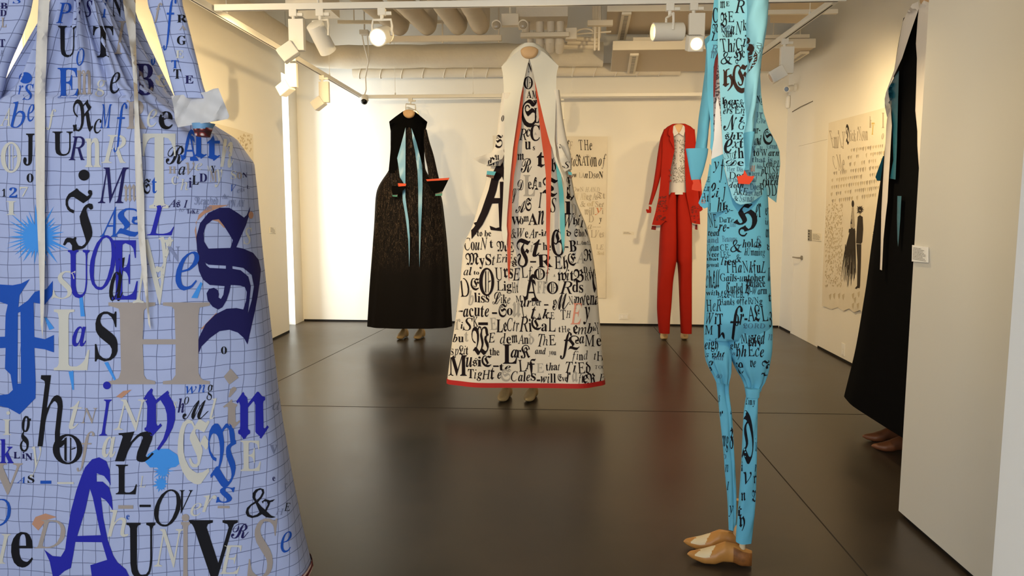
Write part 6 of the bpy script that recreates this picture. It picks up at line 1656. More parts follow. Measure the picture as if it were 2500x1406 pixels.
def check_cloth(name, base, line, size, width, tint=.08):
    m = bpy.data.materials.new(name)
    m.use_nodes = True
    nt = m.node_tree
    b = nt.nodes['Principled BSDF']
    b.inputs['Roughness'].default_value = .85
    b.inputs['Specular IOR Level'].default_value = .15
    uv = nt.nodes.new('ShaderNodeUVMap')
    uv.uv_map = 'uv'
    nz = nt.nodes.new('ShaderNodeTexNoise')
    nz.inputs['Scale'].default_value = 5
    nt.links.new(uv.outputs[0], nz.inputs['Vector'])
    sub = nt.nodes.new('ShaderNodeVectorMath')
    sub.operation = 'SUBTRACT'
    nt.links.new(nz.outputs['Color'], sub.inputs[0])
    sub.inputs[1].default_value = (.5, .5, .5)
    sc = nt.nodes.new('ShaderNodeVectorMath')
    sc.operation = 'SCALE'
    sc.inputs['Scale'].default_value = .03
    nt.links.new(sub.outputs[0], sc.inputs[0])
    ad = nt.nodes.new('ShaderNodeVectorMath')
    nt.links.new(uv.outputs[0], ad.inputs[0])
    nt.links.new(sc.outputs[0], ad.inputs[1])
    sp = nt.nodes.new('ShaderNodeSeparateXYZ')
    nt.links.new(ad.outputs[0], sp.inputs[0])
    fac = []
    for ax, sz in ((0, size), (1, size * .95)):
        dv = nt.nodes.new('ShaderNodeMath')
        dv.operation = 'DIVIDE'
        dv.inputs[1].default_value = sz
        nt.links.new(sp.outputs[ax], dv.inputs[0])
        fr = nt.nodes.new('ShaderNodeMath')
        fr.operation = 'FRACT'
        nt.links.new(dv.outputs[0], fr.inputs[0])
        lt = nt.nodes.new('ShaderNodeMath')
        lt.operation = 'LESS_THAN'
        lt.inputs[1].default_value = width / sz
        nt.links.new(fr.outputs[0], lt.inputs[0])
        fac.append(lt)
    mxm = nt.nodes.new('ShaderNodeMath')
    mxm.operation = 'MAXIMUM'
    nt.links.new(fac[0].outputs[0], mxm.inputs[0])
    nt.links.new(fac[1].outputs[0], mxm.inputs[1])
    n2 = nt.nodes.new('ShaderNodeTexNoise')
    n2.inputs['Scale'].default_value = 7
    n2.inputs['Detail'].default_value = 6
    nt.links.new(uv.outputs[0], n2.inputs['Vector'])
    c0 = lin(base)
    mb_ = nt.nodes.new('ShaderNodeMix')
    mb_.data_type = 'RGBA'
    mb_.inputs[6].default_value = tuple(x * (1 - tint) for x in c0[:3]) + (1,)
    mb_.inputs[7].default_value = tuple(min(1, x * (1 + tint)) for x in c0[:3]) + (1,)
    nt.links.new(n2.outputs['Fac'], mb_.inputs[0])
    ml = nt.nodes.new('ShaderNodeMix')
    ml.data_type = 'RGBA'
    k = nt.nodes.new('ShaderNodeMath')
    k.operation = 'MULTIPLY'
    k.inputs[1].default_value = .75
    nt.links.new(mxm.outputs[0], k.inputs[0])
    nt.links.new(k.outputs[0], ml.inputs[0])
    nt.links.new(mb_.outputs[2], ml.inputs[6])
    ml.inputs[7].default_value = lin(line)
    nt.links.new(ml.outputs[2], b.inputs['Base Color'])
    return m


def plaid(name, c1, c2, c3, s=.02):
    m = bpy.data.materials.new(name)
    m.use_nodes = True
    nt = m.node_tree
    b = nt.nodes['Principled BSDF']
    b.inputs['Roughness'].default_value = .85
    tc = nt.nodes.new('ShaderNodeTexCoord')
    w = []
    for ax in ('X', 'Z'):
        wv = nt.nodes.new('ShaderNodeTexWave')
        wv.bands_direction = ax
        wv.inputs['Scale'].default_value = .314 / s
        nt.links.new(tc.outputs['Object'], wv.inputs['Vector'])
        w.append(wv)
    ad = nt.nodes.new('ShaderNodeMath')
    ad.operation = 'MULTIPLY'
    nt.links.new(w[0].outputs['Fac'], ad.inputs[0])
    nt.links.new(w[1].outputs['Fac'], ad.inputs[1])
    cr = nt.nodes.new('ShaderNodeValToRGB')
    for i, (p, c) in enumerate(((0, c1), (.45, c2))):
        cr.color_ramp.elements[i].position = p
        cr.color_ramp.elements[i].color = lin(c)
    e = cr.color_ramp.elements.new(.92)
    e.color = lin(c3)
    nt.links.new(ad.outputs[0], cr.inputs[0])
    nt.links.new(cr.outputs[0], b.inputs['Base Color'])
    return m


red_plaid = plaid('red_plaid', '#3c1418', '#8c2a28', '#d8c8c0')
ink_black = mat('ink_black', '#15141a', .75, spec=.2)
ink_navy = mat('ink_navy', '#1d1a52', .75, spec=.2)
ink_ultra = mat('ink_ultramarine', '#2528a0', .75, spec=.2)
ink_blue = mat('ink_blue', '#1d4fae', .75, spec=.2)
ink_sky = mat('ink_sky', '#4490e0', .75, spec=.2)
ink_cream = mat('ink_cream', '#c9c5bb', .8, spec=.2, noise=.06, nscale=12)
ink_taupe = mat('ink_taupe', '#a1958f', .8, spec=.2, noise=.06, nscale=12)
ink_grey = mat('ink_grey', '#8088aa', .8, spec=.2)
ink_rust = mat('ink_rust', '#b98a72', .85, spec=.2)


# ------------------------------------------------------------------ the blue checked gown in front, on the left of the photograph
YG = 2.62
gown_cloth = check_cloth('blue_check_cotton', '#a9b2d6', '#3c4168', .0465, .0022)
gc = PZ(215, 1545)
gown = thing('gown', 'large periwinkle checked cotton gown covered in painted blue, black and cream letters', 'dress', (gc.x, YG, 0))


def g_fold(t, y, hw):
    a = .03 * max(0, min(1, (420 - y) / 420)) ** 1.1
    a2 = .012
    return a * sin(13 * t + 1.2 * sin(2 * t)) + .5 * a * sin(29 * t + 1) + a2 * sin(5 * t + .8 + y * .0012) * min(1, max(0, (y - 250) / 500)) + .008 * sin(9 * t + 2.2) * min(1, max(0, (y - 500) / 600))


rows = [(-90, 150, 305), (-30, 136, 322), (0, 130, 331), (75, 88, 360), (218, 6, 426), (297, -98, 531), (331, -150, 578), (393, -190, 621), (470, -200, 629),
        (580, -208, 638), (699, -222, 650), (836, -236, 665), (938, -250, 677), (1034, -264, 689), (1176, -290, 713), (1300, -315, 737), (1398, -336, 760)]
mb = MB()
loft(mb, rows, YG, lambda hw, y: .2 + .1 * hw if y > 250 else .13 + .1 * (y + 120) / 370 * (.7 + hw * .2), e=3.0, n=220, step=9, fold=g_fold, straight=True)
bv_gown = mb.bvh()
IK = dict(k=1, n=2, u=3, b=4, y=5, c=6, t=7, g=8, o=9)
Z1, Z2, Z3 = (0, 0, 2.929), (0, 460, 2.929), (0, 920, 2.894)


def blob(pts, zx, mi, holes=(), grid=13):
    ink_loops(mb, bv_gown, [zz(pts, zx)] + [zz(h, zx) for h in holes], mi, .0022, grid)


# painted bursts and large shapes first, lettering over them
ink_loops(mb, bv_gown, [star(92, 578, 38, 92, 34, 4, .92)], 5, .0015)
blob([(565, 770), (590, 775), (607, 915), (577, 915)], Z2, 5)
blob([(1435, 668), (1448, 680), (1412, 785), (1368, 782)], Z2, 5)
blob([(318, 925), (330, 920), (388, 1000), (352, 1012)], Z2, 5)
blob([(745, 1245), (772, 1240), (830, 1370), (815, 1372)], Z2, 5)
blob([(490, 1310), (525, 1305), (528, 1440), (518, 1440)], Z2, 5)
blob([(1025, 600), (1045, 545), (1110, 508), (1190, 508), (1250, 548), (1280, 602), (1240, 636), (1180, 645), (1130, 640), (1060, 640)], Z3, 5)
ink_loops(mb, bv_gown, [star(1150 / 2.894, 920 + 665 / 2.894, 12, 30, 15, 8)], 5, .0017)
ink_loops(mb, bv_gown, [star(1138 / 2.894, 920 + 755 / 2.894, 11, 24, 13, 9, 1.2)], 5, .0017)
blob([(270, 1085), (225, 1040), (250, 990), (320, 965), (400, 990), (330, 1010)], Z3, 9)
for q in ([(1465, 180), (1400, 240), (1410, 420), (1392, 300), (1420, 190), (1500, 120), (1640, 118), (1560, 140)],
          [(1500, 222), (1570, 212), (1640, 290), (1600, 280), (1560, 238)], [(1430, 1010), (1545, 890), (1560, 900), (1460, 1000)]):
    ink_loops(mb, bv_gown, [zz(q, Z2)], 9, .0012)
blob([(820, 140), (870, 100), (930, 90), (860, 150)], (0, 920, 2.894), 9)
# the great S
blob([(1410, 450), (1403, 350), (1430, 250), (1490, 175), (1570, 138), (1640, 138), (1700, 175), (1745, 208), (1765, 190), (1790, 128), (1783, 185),
      (1760, 260), (1720, 350), (1690, 420), (1740, 430), (1810, 460), (1850, 510), (1866, 580), (1860, 650), (1845, 760), (1825, 870), (1800, 980),
      (1770, 1115), (1745, 1070), (1700, 1030), (1640, 1010), (1570, 1020), (1500, 1070), (1440, 1130), (1408, 1205), (1405, 1130), (1425, 1060),
      (1470, 970), (1540, 900), (1620, 860), (1690, 855), (1740, 865), (1760, 800), (1765, 740), (1750, 705), (1720, 695), (1650, 690), (1640, 740),
      (1620, 800), (1590, 850), (1560, 866), (1520, 845), (1485, 800), (1477, 750), (1495, 718), (1530, 710), (1557, 727), (1566, 755), (1562, 780),
      (1580, 790), (1597, 760), (1606, 698), (1500, 690), (1450, 650), (1423, 590), (1413, 530), (1424, 480)], Z2, 2,
     [[(1490, 430), (1460, 380), (1455, 320), (1475, 260), (1520, 225), (1565, 220), (1600, 265), (1635, 320), (1665, 370), (1648, 425)],
      [(1465, 528), (1490, 545), (1615, 552), (1615, 574), (1500, 568), (1478, 552)],
      [(1660, 555), (1740, 568), (1800, 618), (1816, 700), (1800, 800), (1773, 893), (1784, 800), (1794, 700), (1776, 630), (1720, 584), (1660, 574)]])
# the great A
blob(GREAT_A[0], Z3, 3, GREAT_A[1:])
# the great F at the edge of the frame
blob([(-240, 700), (-100, 680), (90, 692), (150, 680), (212, 648), (140, 762), (130, 850), (200, 800), (250, 738), (330, 720), (377, 660), (375, 760),
      (320, 832), (240, 815), (245, 1062), (320, 1078), (385, 1048), (385, 1172), (320, 1150), (245, 1140), (255, 1400), (253, 1500), (140, 1615), (60, 1570),
      (-60, 1540), (-20, 1480), (60, 1470), (92, 1440), (75, 1330), (35, 1290), (40, 1140), (-150, 1150), (-150, 1065), (35, 1060), (40, 900), (55, 830), (-60, 790), (-200, 800)], Z2, 4,
     [[(127, 890), (146, 882), (150, 1395), (124, 1395)]])
# club-shaped mark
ink_loops(mb, bv_gown, [disc(62, 190, 16, 14)], 4, .0022)
ink_loops(mb, bv_gown, [disc(600 / 2.929, 1252 / 2.929, 13.5, 13.5)], 1, .003)
ink_loops(mb, bv_gown, [disc(755 / 2.894, 920 + 60 / 2.894, 9.5)], 3, .003)
ink_loops(mb, bv_gown, [disc(58 / 2.894, 920 + 255 / 2.894, 4.5)], 6, .003)
ink_loops(mb, bv_gown, [disc(1310 / 2.894, 920 + 995 / 2.894, 9)], 7, .003)
ink_loops(mb, bv_gown, [disc(1795 / 2.929, 460 + 190 / 2.929, 6, 9)], 9, .003)
letters(mb, bv_gown, """
sU k 415 185 545 410; sT k 665 185 810 410; io b 545 345 605 470; sE b 412 485 560 700; sm t 550 500 655 675; ig c 680 570 760 690
ie k 785 515 860 670; sB n 975 455 1100 680; cE c 1110 460 1250 620; fR k 520 710 665 940; ic k 670 850 725 955; iM b 715 745 800 915
if b 810 735 910 1090; iA c 0 770 75 900; ib b 75 725 180 915; ie b 195 745 245 870; ir b 130 610 165 675; iS b 160 600 240 715
sR t 905 715 1045 920; ie c 1050 780 1125 910; se k 1135 795 1235 925; sJ k 165 955 245 1185; sU k 375 940 520 1115; iR n 490 975 605 1145
sn c 610 985 720 1195; iR c 725 965 900 1165; fO c 5 1015 150 1235; sT c 1020 955 1255 1490; bf c 330 780 400 930
cR k 1185 1040 1325 1175; fA b 1285 925 1420 1150; fl b 1395 950 1480 1135; ft b 1480 960 1575 1150; bh c 1575 920 1670 1200
sH t 1205 1190 1258 1240; ia k 1275 1190 1325 1250; iv t 1325 1160 1390 1250; ie c 1395 1165 1445 1220; sM c 1480 1185 1510 1225; sY k 1510 1185 1540 1235
sC c 1225 1260 1275 1320; ih c 1290 1280 1345 1360; si n 1350 1270 1370 1340; sL k 1375 1255 1420 1320; sD n 1425 1240 1480 1300; sM t 1500 1220 1550 1300; by c 1535 1210 1590 1340
sS c 1650 1220 1690 1280; so t 1695 1230 1730 1280; sN n 1735 1235 1768 1270; iV b 1650 1320 1690 1370; ie g 1695 1350 1715 1380; in g 1718 1345 1735 1375; si g 1738 1340 1750 1368; sL n 1765 1325 1785 1350
so k 190 1240 238 1305; s1 k 15 1350 40 1405; s2 b 65 1340 122 1412; s7 c 140 1335 200 1405
iP b 400 20 512 165; iT b 725 -20 790 125; sN k 800 -30 870 120; is n 605 0 660 120; iI t 815 150 905 385; iJ b 1080 240 1142 465; sI n 530 0 590 140; ic n 985 -40 1060 150
""", Z1, IK)
letters(mb, bv_gown, """
fJ k 450 0 665 447; iM n 700 -150 920 105; fm t 885 -30 975 95; sI c 45 90 115 190; fS k 1025 -70 1075 40; st b 1085 -80 1122 35
iA b 715 130 840 345; fL b 825 140 1010 345; iL u 1050 120 1245 335; sU u 485 440 640 785; iO u 640 335 828 725; bd k 780 490 892 805; sE u 800 370 985 795
iN c 950 365 1240 832; by c 1110 345 1228 600; sN g 1195 415 1285 525; ie b 1255 450 1425 730; iS c 370 590 540 790; sL c 385 865 640 1300
ba u 515 985 615 1130; sS k 678 880 842 1237; sH t 775 815 1500 1400; so k 1580 1130 1622 1185; iS c 1740 280 1800 400; fq c 1090 560 1180 700
""", Z2, IK, grid=14)
words(mb, bv_gown, """
As_I ifsg g 1200 80 1345 135; Reached gissig g 1390 55 1560 115; the is g 1590 40 1635 75
to i g 1280 140 1315 165; TaKE si n 1335 150 1425 180; him is g 1450 110 1515 155; AWAY is g 1615 80 1750 130
""".replace('g 1200', 'n 1200').replace('gissig', 'fissif').replace('ifsg', 'ifs'), Z2, IK)
blob([(1600, 1345), (1650, 1288), (1706, 1352), (1640, 1402)], Z2, 7)
letters(mb, bv_gown, """
ih k 265 -12 465 497; it c 485 170 578 370; iN t 570 220 690 330; iI u 700 160 790 415; iN c 805 160 1038 380; fy u 1015 80 1240 520
iw b 1310 65 1388 120; in b 1400 55 1450 110; ig k 1460 55 1505 165; is c 1220 175 1250 225; bh n 1255 150 1302 255; io k 1300 140 1335 195; cM k 1288 165 1475 300; il c 1480 150 1530 300
fi t 1575 70 1700 365; fn u 1668 105 1900 437; ia g 1925 175 1975 235; sI c 20 300 78 410; bg k 140 275 218 530; sk u 0 440 95 610; sL n 95 530 140 577; si n 155 530 175 577; sN n 178 540 228 592; iy c 210 490 292 712
fO k 372 405 582 617; if t 540 385 668 670; ba c 720 420 815 570; bn k 812 385 1088 602; fE c 1255 300 1482 760; fV b 1470 330 1668 785; sE c 1700 450 1842 665
sV t -60 610 160 832; iA b 115 705 178 750; sS k 195 695 242 750; - b 285 733 362 755; - c 405 743 520 757; sL k 818 620 967 830; iL c 985 700 1028 780; bs b 1525 778 1660 890
- t 835 907 940 932; - k 985 903 1065 920; iO k 1088 795 1278 1057; iV k 1268 800 1362 965; ie c 1345 890 1425 985; ir c 1428 835 1528 955; - t 1538 911 1622 928; i& k 1735 785 1948 997
iH g 1945 930 2008 975; iE k 2008 890 2052 947; iD b -80 860 76 1055; iI c -30 1110 78 1320; se k 78 1095 232 1347; iD t 240 1010 462 1212; ih c 760 940 908 1130; se b 892 975 914 1008
sU k 893 1030 1097 1430; iN c 1088 1075 1297 1347; sI t 1278 1025 1342 1440; sV k 1335 1012 1680 1470; iE c 1548 1190 1708 1392; cR n 1632 1035 1758 1142; iS t 1745 1000 1960 1425; ie b 1983 1090 2062 1242
sv g 1905 480 1965 545; se n 1925 705 1945 735; sr g 2010 750 2030 790
""", Z3, IK, grid=14)
gmats = [gown_cloth, ink_black, ink_navy, ink_ultra, ink_blue, ink_sky, ink_cream, ink_taupe, ink_grey, ink_rust]
mb.build('skirt', gmats, gown, smooth=60)
# plaid hem binding
mb = MB()
loft(mb, [(1389, -339, 762), (1398, -341, 764), (1406, -342, 765)], YG, lambda hw, y: .205 + .1 * hw, e=3.0, n=120, step=4, fold=g_fold, top=False, bottom=False)
mb.build('hem_binding', red_plaid, gown, smooth=60)
# bodice and shoulders (above the frame)
mb = MB()
loft(mb, [(-395, 150, 305), (-370, 95, 360), (-330, 70, 385), (-200, 110, 340), (-88, 150, 305)], YG, .5, e=2.3, n=64, step=12)
mb.build('bodice', gown_cloth, gown)
neck(gown, 228, -395, YG, 42, 50)
# sleeves
Z1b = (0, 0, 2.929)
mb = MB()
loft(mb, [(-360, 330, 400), (-200, 345, 425), (0, 361, 447), (30, 371, 455), (75, 384, 466), (140, 402, 482), (200, 418, 496), (236, 428, 508)], YG - .24, lambda hw, y: .026, e=2.6, n=40, step=9,
     fold=lambda t, y, hw: .004 * sin(y * .045 + 2 * t))
bs = mb.bvh()
letters(mb, bs, """
if b 1165 -20 1262 362; sR k 1265 105 1337 160; sA t 1280 180 1335 215; sG k 1265 255 1330 320; sE c 1255 360 1312 415; sT b 1225 430 1277 488; sT k 1240 495 1293 562; sE n 1322 540 1382 597; bf t 1090 20 1160 165
""", Z1, IK)
mb.build('sleeve', gmats, gown, smooth=60)
mb = MB()
loft(mb, [(-360, 58, 130), (-200, 25, 105), (0, -15, 77), (68, -35, 56), (154, -75, 21), (225, -110, 4), (270, -130, -15)], YG - .2, lambda hw, y: .026, e=2.6, n=40, step=9,
     fold=lambda t, y, hw: .004 * sin(y * .04 + 2 * t))
bs = mb.bvh()
letters(mb, bs, """
sB n 2 20 52 62; sD n 0 70 45 115; sL t 10 125 45 195; sT n -5 280 35 337; iK g 0 360 30 400; iS b 90 -25 155 25
""", Z1, IK)
mb.build('sleeve', gmats, gown, smooth=60)
# turned-back cuff
cuff = mat('cuff_cotton', '#cfcbca', .85, spec=.15, noise=.03, bump=.12, bscale=14)
mb = MB()
panel(mb, [(418, 234), (460, 230), (505, 224), (520, 217), (533, 215), (545, 245), (560, 283), (557, 290), (532, 295), (480, 303), (434, 311), (427, 294), (424, 262)], 0, None, YG - .27, 0, .04, 8,
      wave=lambda x, y: .012 * sin((x + y * .5) * .05) + .008 * sin((x * .6 - y) * .09) + .004 * sin(x * .2 + y * .1))
mb.build('cuff', cuff, gown, smooth=50)
mb = MB()
loft(mb, [(298, 468, 526), (307, 470, 520), (312, 471, 518)], YG - .24, lambda hw, y: .035, n=32, step=4)
mb.build('cuff_lining', mat('lining_blue', '#6f9cc4', .5), gown, smooth=50)
mb = MB()
loft(mb, [(309, 471, 520), (320, 474, 516), (330, 478, 513)], YG - .24, lambda hw, y: .032, n=32, step=4)
mb.build('wristband', red_plaid, gown, smooth=50)
mb = MB()
loft(mb, [(300, -190, -60), (330, -200, -70), (384, -180, -75)], YG - .24, lambda hw, y: .05, e=2.8, n=40, step=8)
mb.build('cuff', cuff, gown, smooth=50)
# long cream ties
tie = mat('tie_cotton', '#d8d0c6', .85, spec=.15, noise=.02)
for o_, gr in (([(94, -330), (122, -330), (121, 0), (115, 110), (110, 240), (109, 478), (110, 610), (109, 651), (108, 740), (104, 827), (99, 790), (97, 700), (94, 620), (88, 480), (84, 246), (88, 120), (94, 0)], 10),
               ([(300, -330), (332, -330), (331, 0), (331, 60), (333, 140), (336, 215), (340, 300), (347, 400), (352, 478), (353, 560), (358, 640), (361, 700), (365, 770), (368, 805), (362, 790), (356, 730), (347, 672), (338, 580), (332, 480), (329, 380), (328, 300), (327, 220), (322, 150), (315, 95), (305, 40), (300, 0)], 10)):
    mb = MB()
    panel(mb, o_, 0, bv_gown, YG - .2, .016, .004, gr, spread=14, wave=lambda x, y: .006 * sin(y * .02) + .005 * sin(x * .25 + y * .01))
    mb.build('tie_ribbon', tie, gown, smooth=60)
for px in (160, 290):
    c = P(px, 1500, YG)
    foot(gown, (c.x, YG), (.1, -1), peg_top=.24, ball_z=.26, m=last_tan)


# ------------------------------------------------------------------ the white gown in the middle
YW = 5.52
wc = PZ(1262, 985)
wgown = thing('gown', 'tall white gown covered with black lettering, orange ribbons down its front and a red hem', 'dress', (wc.x, YW, 0))
wh = mat('white_printed_cotton', '#dcd5c8', .85, spec=.15, noise=.05, nscale=4)
satin_orange = mat('satin_orange', '#c24002', .5, spec=.5, noise=.08, nscale=9, bump=.15, bscale=20)
satin_teal = mat('satin_teal', '#3aa3ac', .35, spec=.5)
w_red = mat('hem_red', '#b3201d', .6)
w_ink = mat('print_black', '#191014', .8, spec=.15)
w_grey = mat('print_grey', '#a9a49c', .85, spec=.15)
w_salmon = mat('print_salmon', '#d8917c', .85, spec=.15)
plain_white = mat('plain_white_cotton', '#dbd8cb', .8, spec=.2, noise=.02)
brown_plaid = plaid('brown_plaid', '#4a3a30', '#8a5a4c', '#b9a894', .012)
WIK = dict(k=1, g=2, r=3)


def w_fold(t, y, hw):
    a = .008 * max(0, min(1, (640 - y) / 300))
    return a * sin(15 * t + sin(3 * t)) + .010 * sin(7 * t + .6 + y * .002) * min(1, max(0, (y - 300) / 400))


rows = [(128, 1272, 1318), (150, 1250, 1336), (200, 1248, 1338), (234, 1236, 1353), (313, 1222, 1377), (414, 1197, 1393), (486, 1173, 1406), (553, 1152, 1432), (597, 1133, 1443),
        (690, 1123, 1457), (767, 1113, 1463), (835, 1103, 1470), (920, 1092, 1476)]
mb = MB()
loft(mb, rows, YW, lambda hw, y: .12 + .2 * hw, e=3.6, n=180, step=7, fold=w_fold)
bw = mb.bvh()
Z7, Z8 = (1080, 100, 3.057), (1080, 540, 2.99)
ink_loops(mb, bw, [zz([(220, 1352), (255, 1350), (290, 1270), (345, 1110), (375, 985), (410, 915), (450, 900), (462, 960), (462, 1062), (445, 1010), (420, 1040), (402, 1120), (385, 1172), (430, 1172), (428, 1050), (462, 1050),
                       (466, 1400), (450, 1420), (360, 1410), (352, 1378), (400, 1396), (425, 1390), (418, 1212), (370, 1214), (340, 1290), (300, 1370), (218, 1478), (213, 1390)], Z7)], 1, .006, 7)
letters(mb, bw, """
sN k 640 165 668 235; fO k 605 265 675 360; sA k 630 370 665 425; sM k 668 370 706 430; fS k 590 435 705 645; fo k 660 440 700 490; sL k 685 500 722 612; iR k 573 655 628 740; bc k 625 655 655 715; sC k 655 625 727 747
sA g 685 680 702 700; su k 615 750 660 810; ss k 675 785 690 815; fm k 560 840 610 890; cR k 585 875 667 982; ft k 705 830 765 945; cS k 515 1100 552 1210; cD k 560 1035 605 1115; se k 638 1050 665 1105; fA k 665 1015 715 1110; sn k 718 1050 738 1090
sL g 605 1000 690 1157; iI k 715 1130 745 1245; cA k 545 1190 620 1285; fS k 618 1170 665 1270; sW k 515 1310 590 1372; so k 575 1320 605 1368; fm k 605 1305 645 1350; sA k 640 1285 710 1372; bn k 712 1265 758 1372
fT k 745 1010 865 1165; bS k 805 1170 850 1280; fb k 815 870 850 980; si k 915 1150 962 1295; sD g 958 1215 1002 1310; fd k 925 1010 1000 1190; iW k 905 1285 985 1400; fh k 975 1310 1010 1385; ii k 1008 1300 1028 1375; bT k 1025 1290 1075 1390
bn k 848 555 888 632; sR k 848 640 868 685; si k 870 640 885 685; sD k 866 685 892 715; bg k 430 450 458 520; if k 415 515 460 625; so k 440 560 460 600; sj k 412 640 435 730; sa k 435 650 460 700; fS k 838 450 856 540; sL k 848 720 880 770; fe k 893 780 905 815
""", Z7, WIK, .0035, 9)
words(mb, bw, """
-to_be ssff k 235 65 355 110; &WeAr- ibsib k 500 52 720 122; it si k 720 60 765 108; d f k 905 62 940 110; ShoN fsss k 962 55 1065 112
CouN bsbi k 160 118 330 208; t s k 345 135 368 192; ME fs k 395 145 522 222; t b k 655 128 722 252; he ss k 733 155 792 210; -B ss k 895 138 978 220; LAmEs sisri k 980 142 1090 172
MySt fssi k 168 232 385 320; EriEs iisrs k 390 240 540 300; s f k 505 290 545 332; -R rs k 640 238 802 332; Eh rf k 810 252 918 350; E f k 915 232 975 322; A r g 970 222 1032 306; R f k 1032 205 1092 292
-al bi k 128 335 215 395; to ss k 228 362 268 390; D r k 118 415 195 555; E f k 205 412 268 500; U r k 388 338 445 430; rs fs k 445 345 515 418; E i k 512 340 568 430; Lf ri k 570 330 660 412; O f k 668 345 750 430; f i k 745 345 785 430; A r k 805 385 822 405
w f k 842 365 908 430; it is k 905 350 960 430; B f k 958 345 1032 442; DA sr k 1030 330 1090 378; RW rs k 1035 372 1110 430; Lig rss k 390 435 505 505; Ht rs k 505 445 552 520
FF ss g 690 440 765 528; O f k 762 440 845 530; R b k 855 440 948 532; ds ss k 948 440 1028 518; b b g 185 500 228 610; liss ssss k 232 520 342 590; L c k 365 515 425 605; ike iri k 425 535 495 600; M r k 530 542 582 590; ur bb k 570 575 650 622; Der irs k 650 562 720 615
- s k 742 560 775 640; o f k 808 570 835 612; M c k 800 530 925 648; Ni rb k 920 545 970 608; po bf k 960 545 1030 612; ten iss k 1030 525 1110 612; t b k 1110 540 1145 612
-- ss k 105 600 150 690; acute bsrrb k 150 612 340 695; - s k 362 600 400 712; S f k 410 605 470 702; o s k 470 635 512 685; u f g 510 590 570 700; L r k 575 622 608 700; t b k 648 622 680 712; A r k 682 670 718 718; k b k 730 640 782 712; E r k 785 665 818 715; T r k 865 648 905 720; H i k 902 652 940 705; y b k 1028 628 1078 718
r s g 92 710 130 790; i b k 132 735 150 785; S b k 150 705 220 798; K r k 218 695 262 768; E r g 340 705 398 792; Le sf k 395 715 470 808; Ctr bii k 470 705 560 800; R b k 560 700 625 808; i s k 630 715 650 810; C f k 648 705 722 795; a s k 722 745 765 800; L r k 765 705 822 805
tHe srs k 848 765 932 810; e f k 955 755 990 822; mb ib k 988 745 1095 822; k f k 1098 765 1122 800; Yo rs k 1118 738 1170 822
bu bs k 75 820 155 880; t s g 160 805 188 875; E i k 332 812 385 882; de is k 418 818 500 895; m f k 505 825 548 885; An rs k 545 825 628 895; d f g 628 820 668 900; T b k 698 820 745 912; h i k 735 840 770 905; E r k 770 830 828 905; L f k 915 838 1000 942; a b k 998 838 1035 890; Me rs k 1030 828 1160 912
spLit sifis k 62 905 188 975; the sss k 345 925 415 978; a b k 498 935 545 995; r s k 540 935 575 992; K f k 568 905 638 1000; and bbb k 675 922 755 970; you iss k 775 948 830 975; find iisi k 942 945 1062 1012; t i k 1105 960 1125 1010; H r k 1120 950 1185 1018
u b k 170 990 218 1062; s f k 220 1000 255 1060; i s k 255 990 285 1062; C f k 285 980 358 1062; - s k 370 1000 412 1092; te sb k 415 1040 498 1088; L r k 548 1010 608 1095; I i k 605 1030 640 1080; f f k 630 1008 685 1100; E r g 680 1035 740 1102; that sbsi k 755 1030 858 1088; TiEd bbrf k 898 1022 1082 1108; TOO rrr k 1115 1050 1190 1078
Tig sib k 185 1080 290 1148; H b k 285 1085 355 1150; t f k 350 1065 378 1152; e b k 400 1100 430 1148; S f g 425 1080 498 1168; Cale bbsb k 500 1095 640 1168; s s k 645 1110 682 1162; - s k 688 1095 715 1200; will biss k 715 1110 828 1178; Eve fss k 842 1118 910 1168; r b k 905 1105 935 1180; a f g 945 1095 988 1175; ft is k 990 1110 1030 1180; e f k 1025 1115 1062 1182; R f k 1055 1108 1122 1192; R i k 1142 1115 1190 1168
""", Z8, WIK, .0035, 9)
letters(mb, bw, """
fF k 542 125 642 335; fG k 795 55 892 255; fO k 268 340 378 545; fA k 585 385 705 585; fS k 1095 300 1178 545; bE r 935 598 1018 752; fW k 212 765 338 978; bf k 858 810 945 1008; sL k 442 898 545 1040; sM k 45 978 178 1128; - k 262 738 332 758; ii g 640 150 662 225
""", Z8, WIK, .004, 9)
mb.build('skirt', [wh, w_ink, w_grey, w_salmon], wgown, smooth=60)
mb = MB()
loft(mb, [(917, 1091, 1477), (922, 1090.5, 1477.5), (928, 1090, 1478)], YW, lambda hw, y: .126 + .2 * hw, e=3.6, n=120, step=3, fold=w_fold, top=False, bottom=False)
mb.build('hem_binding', w_red, wgown, smooth=60)
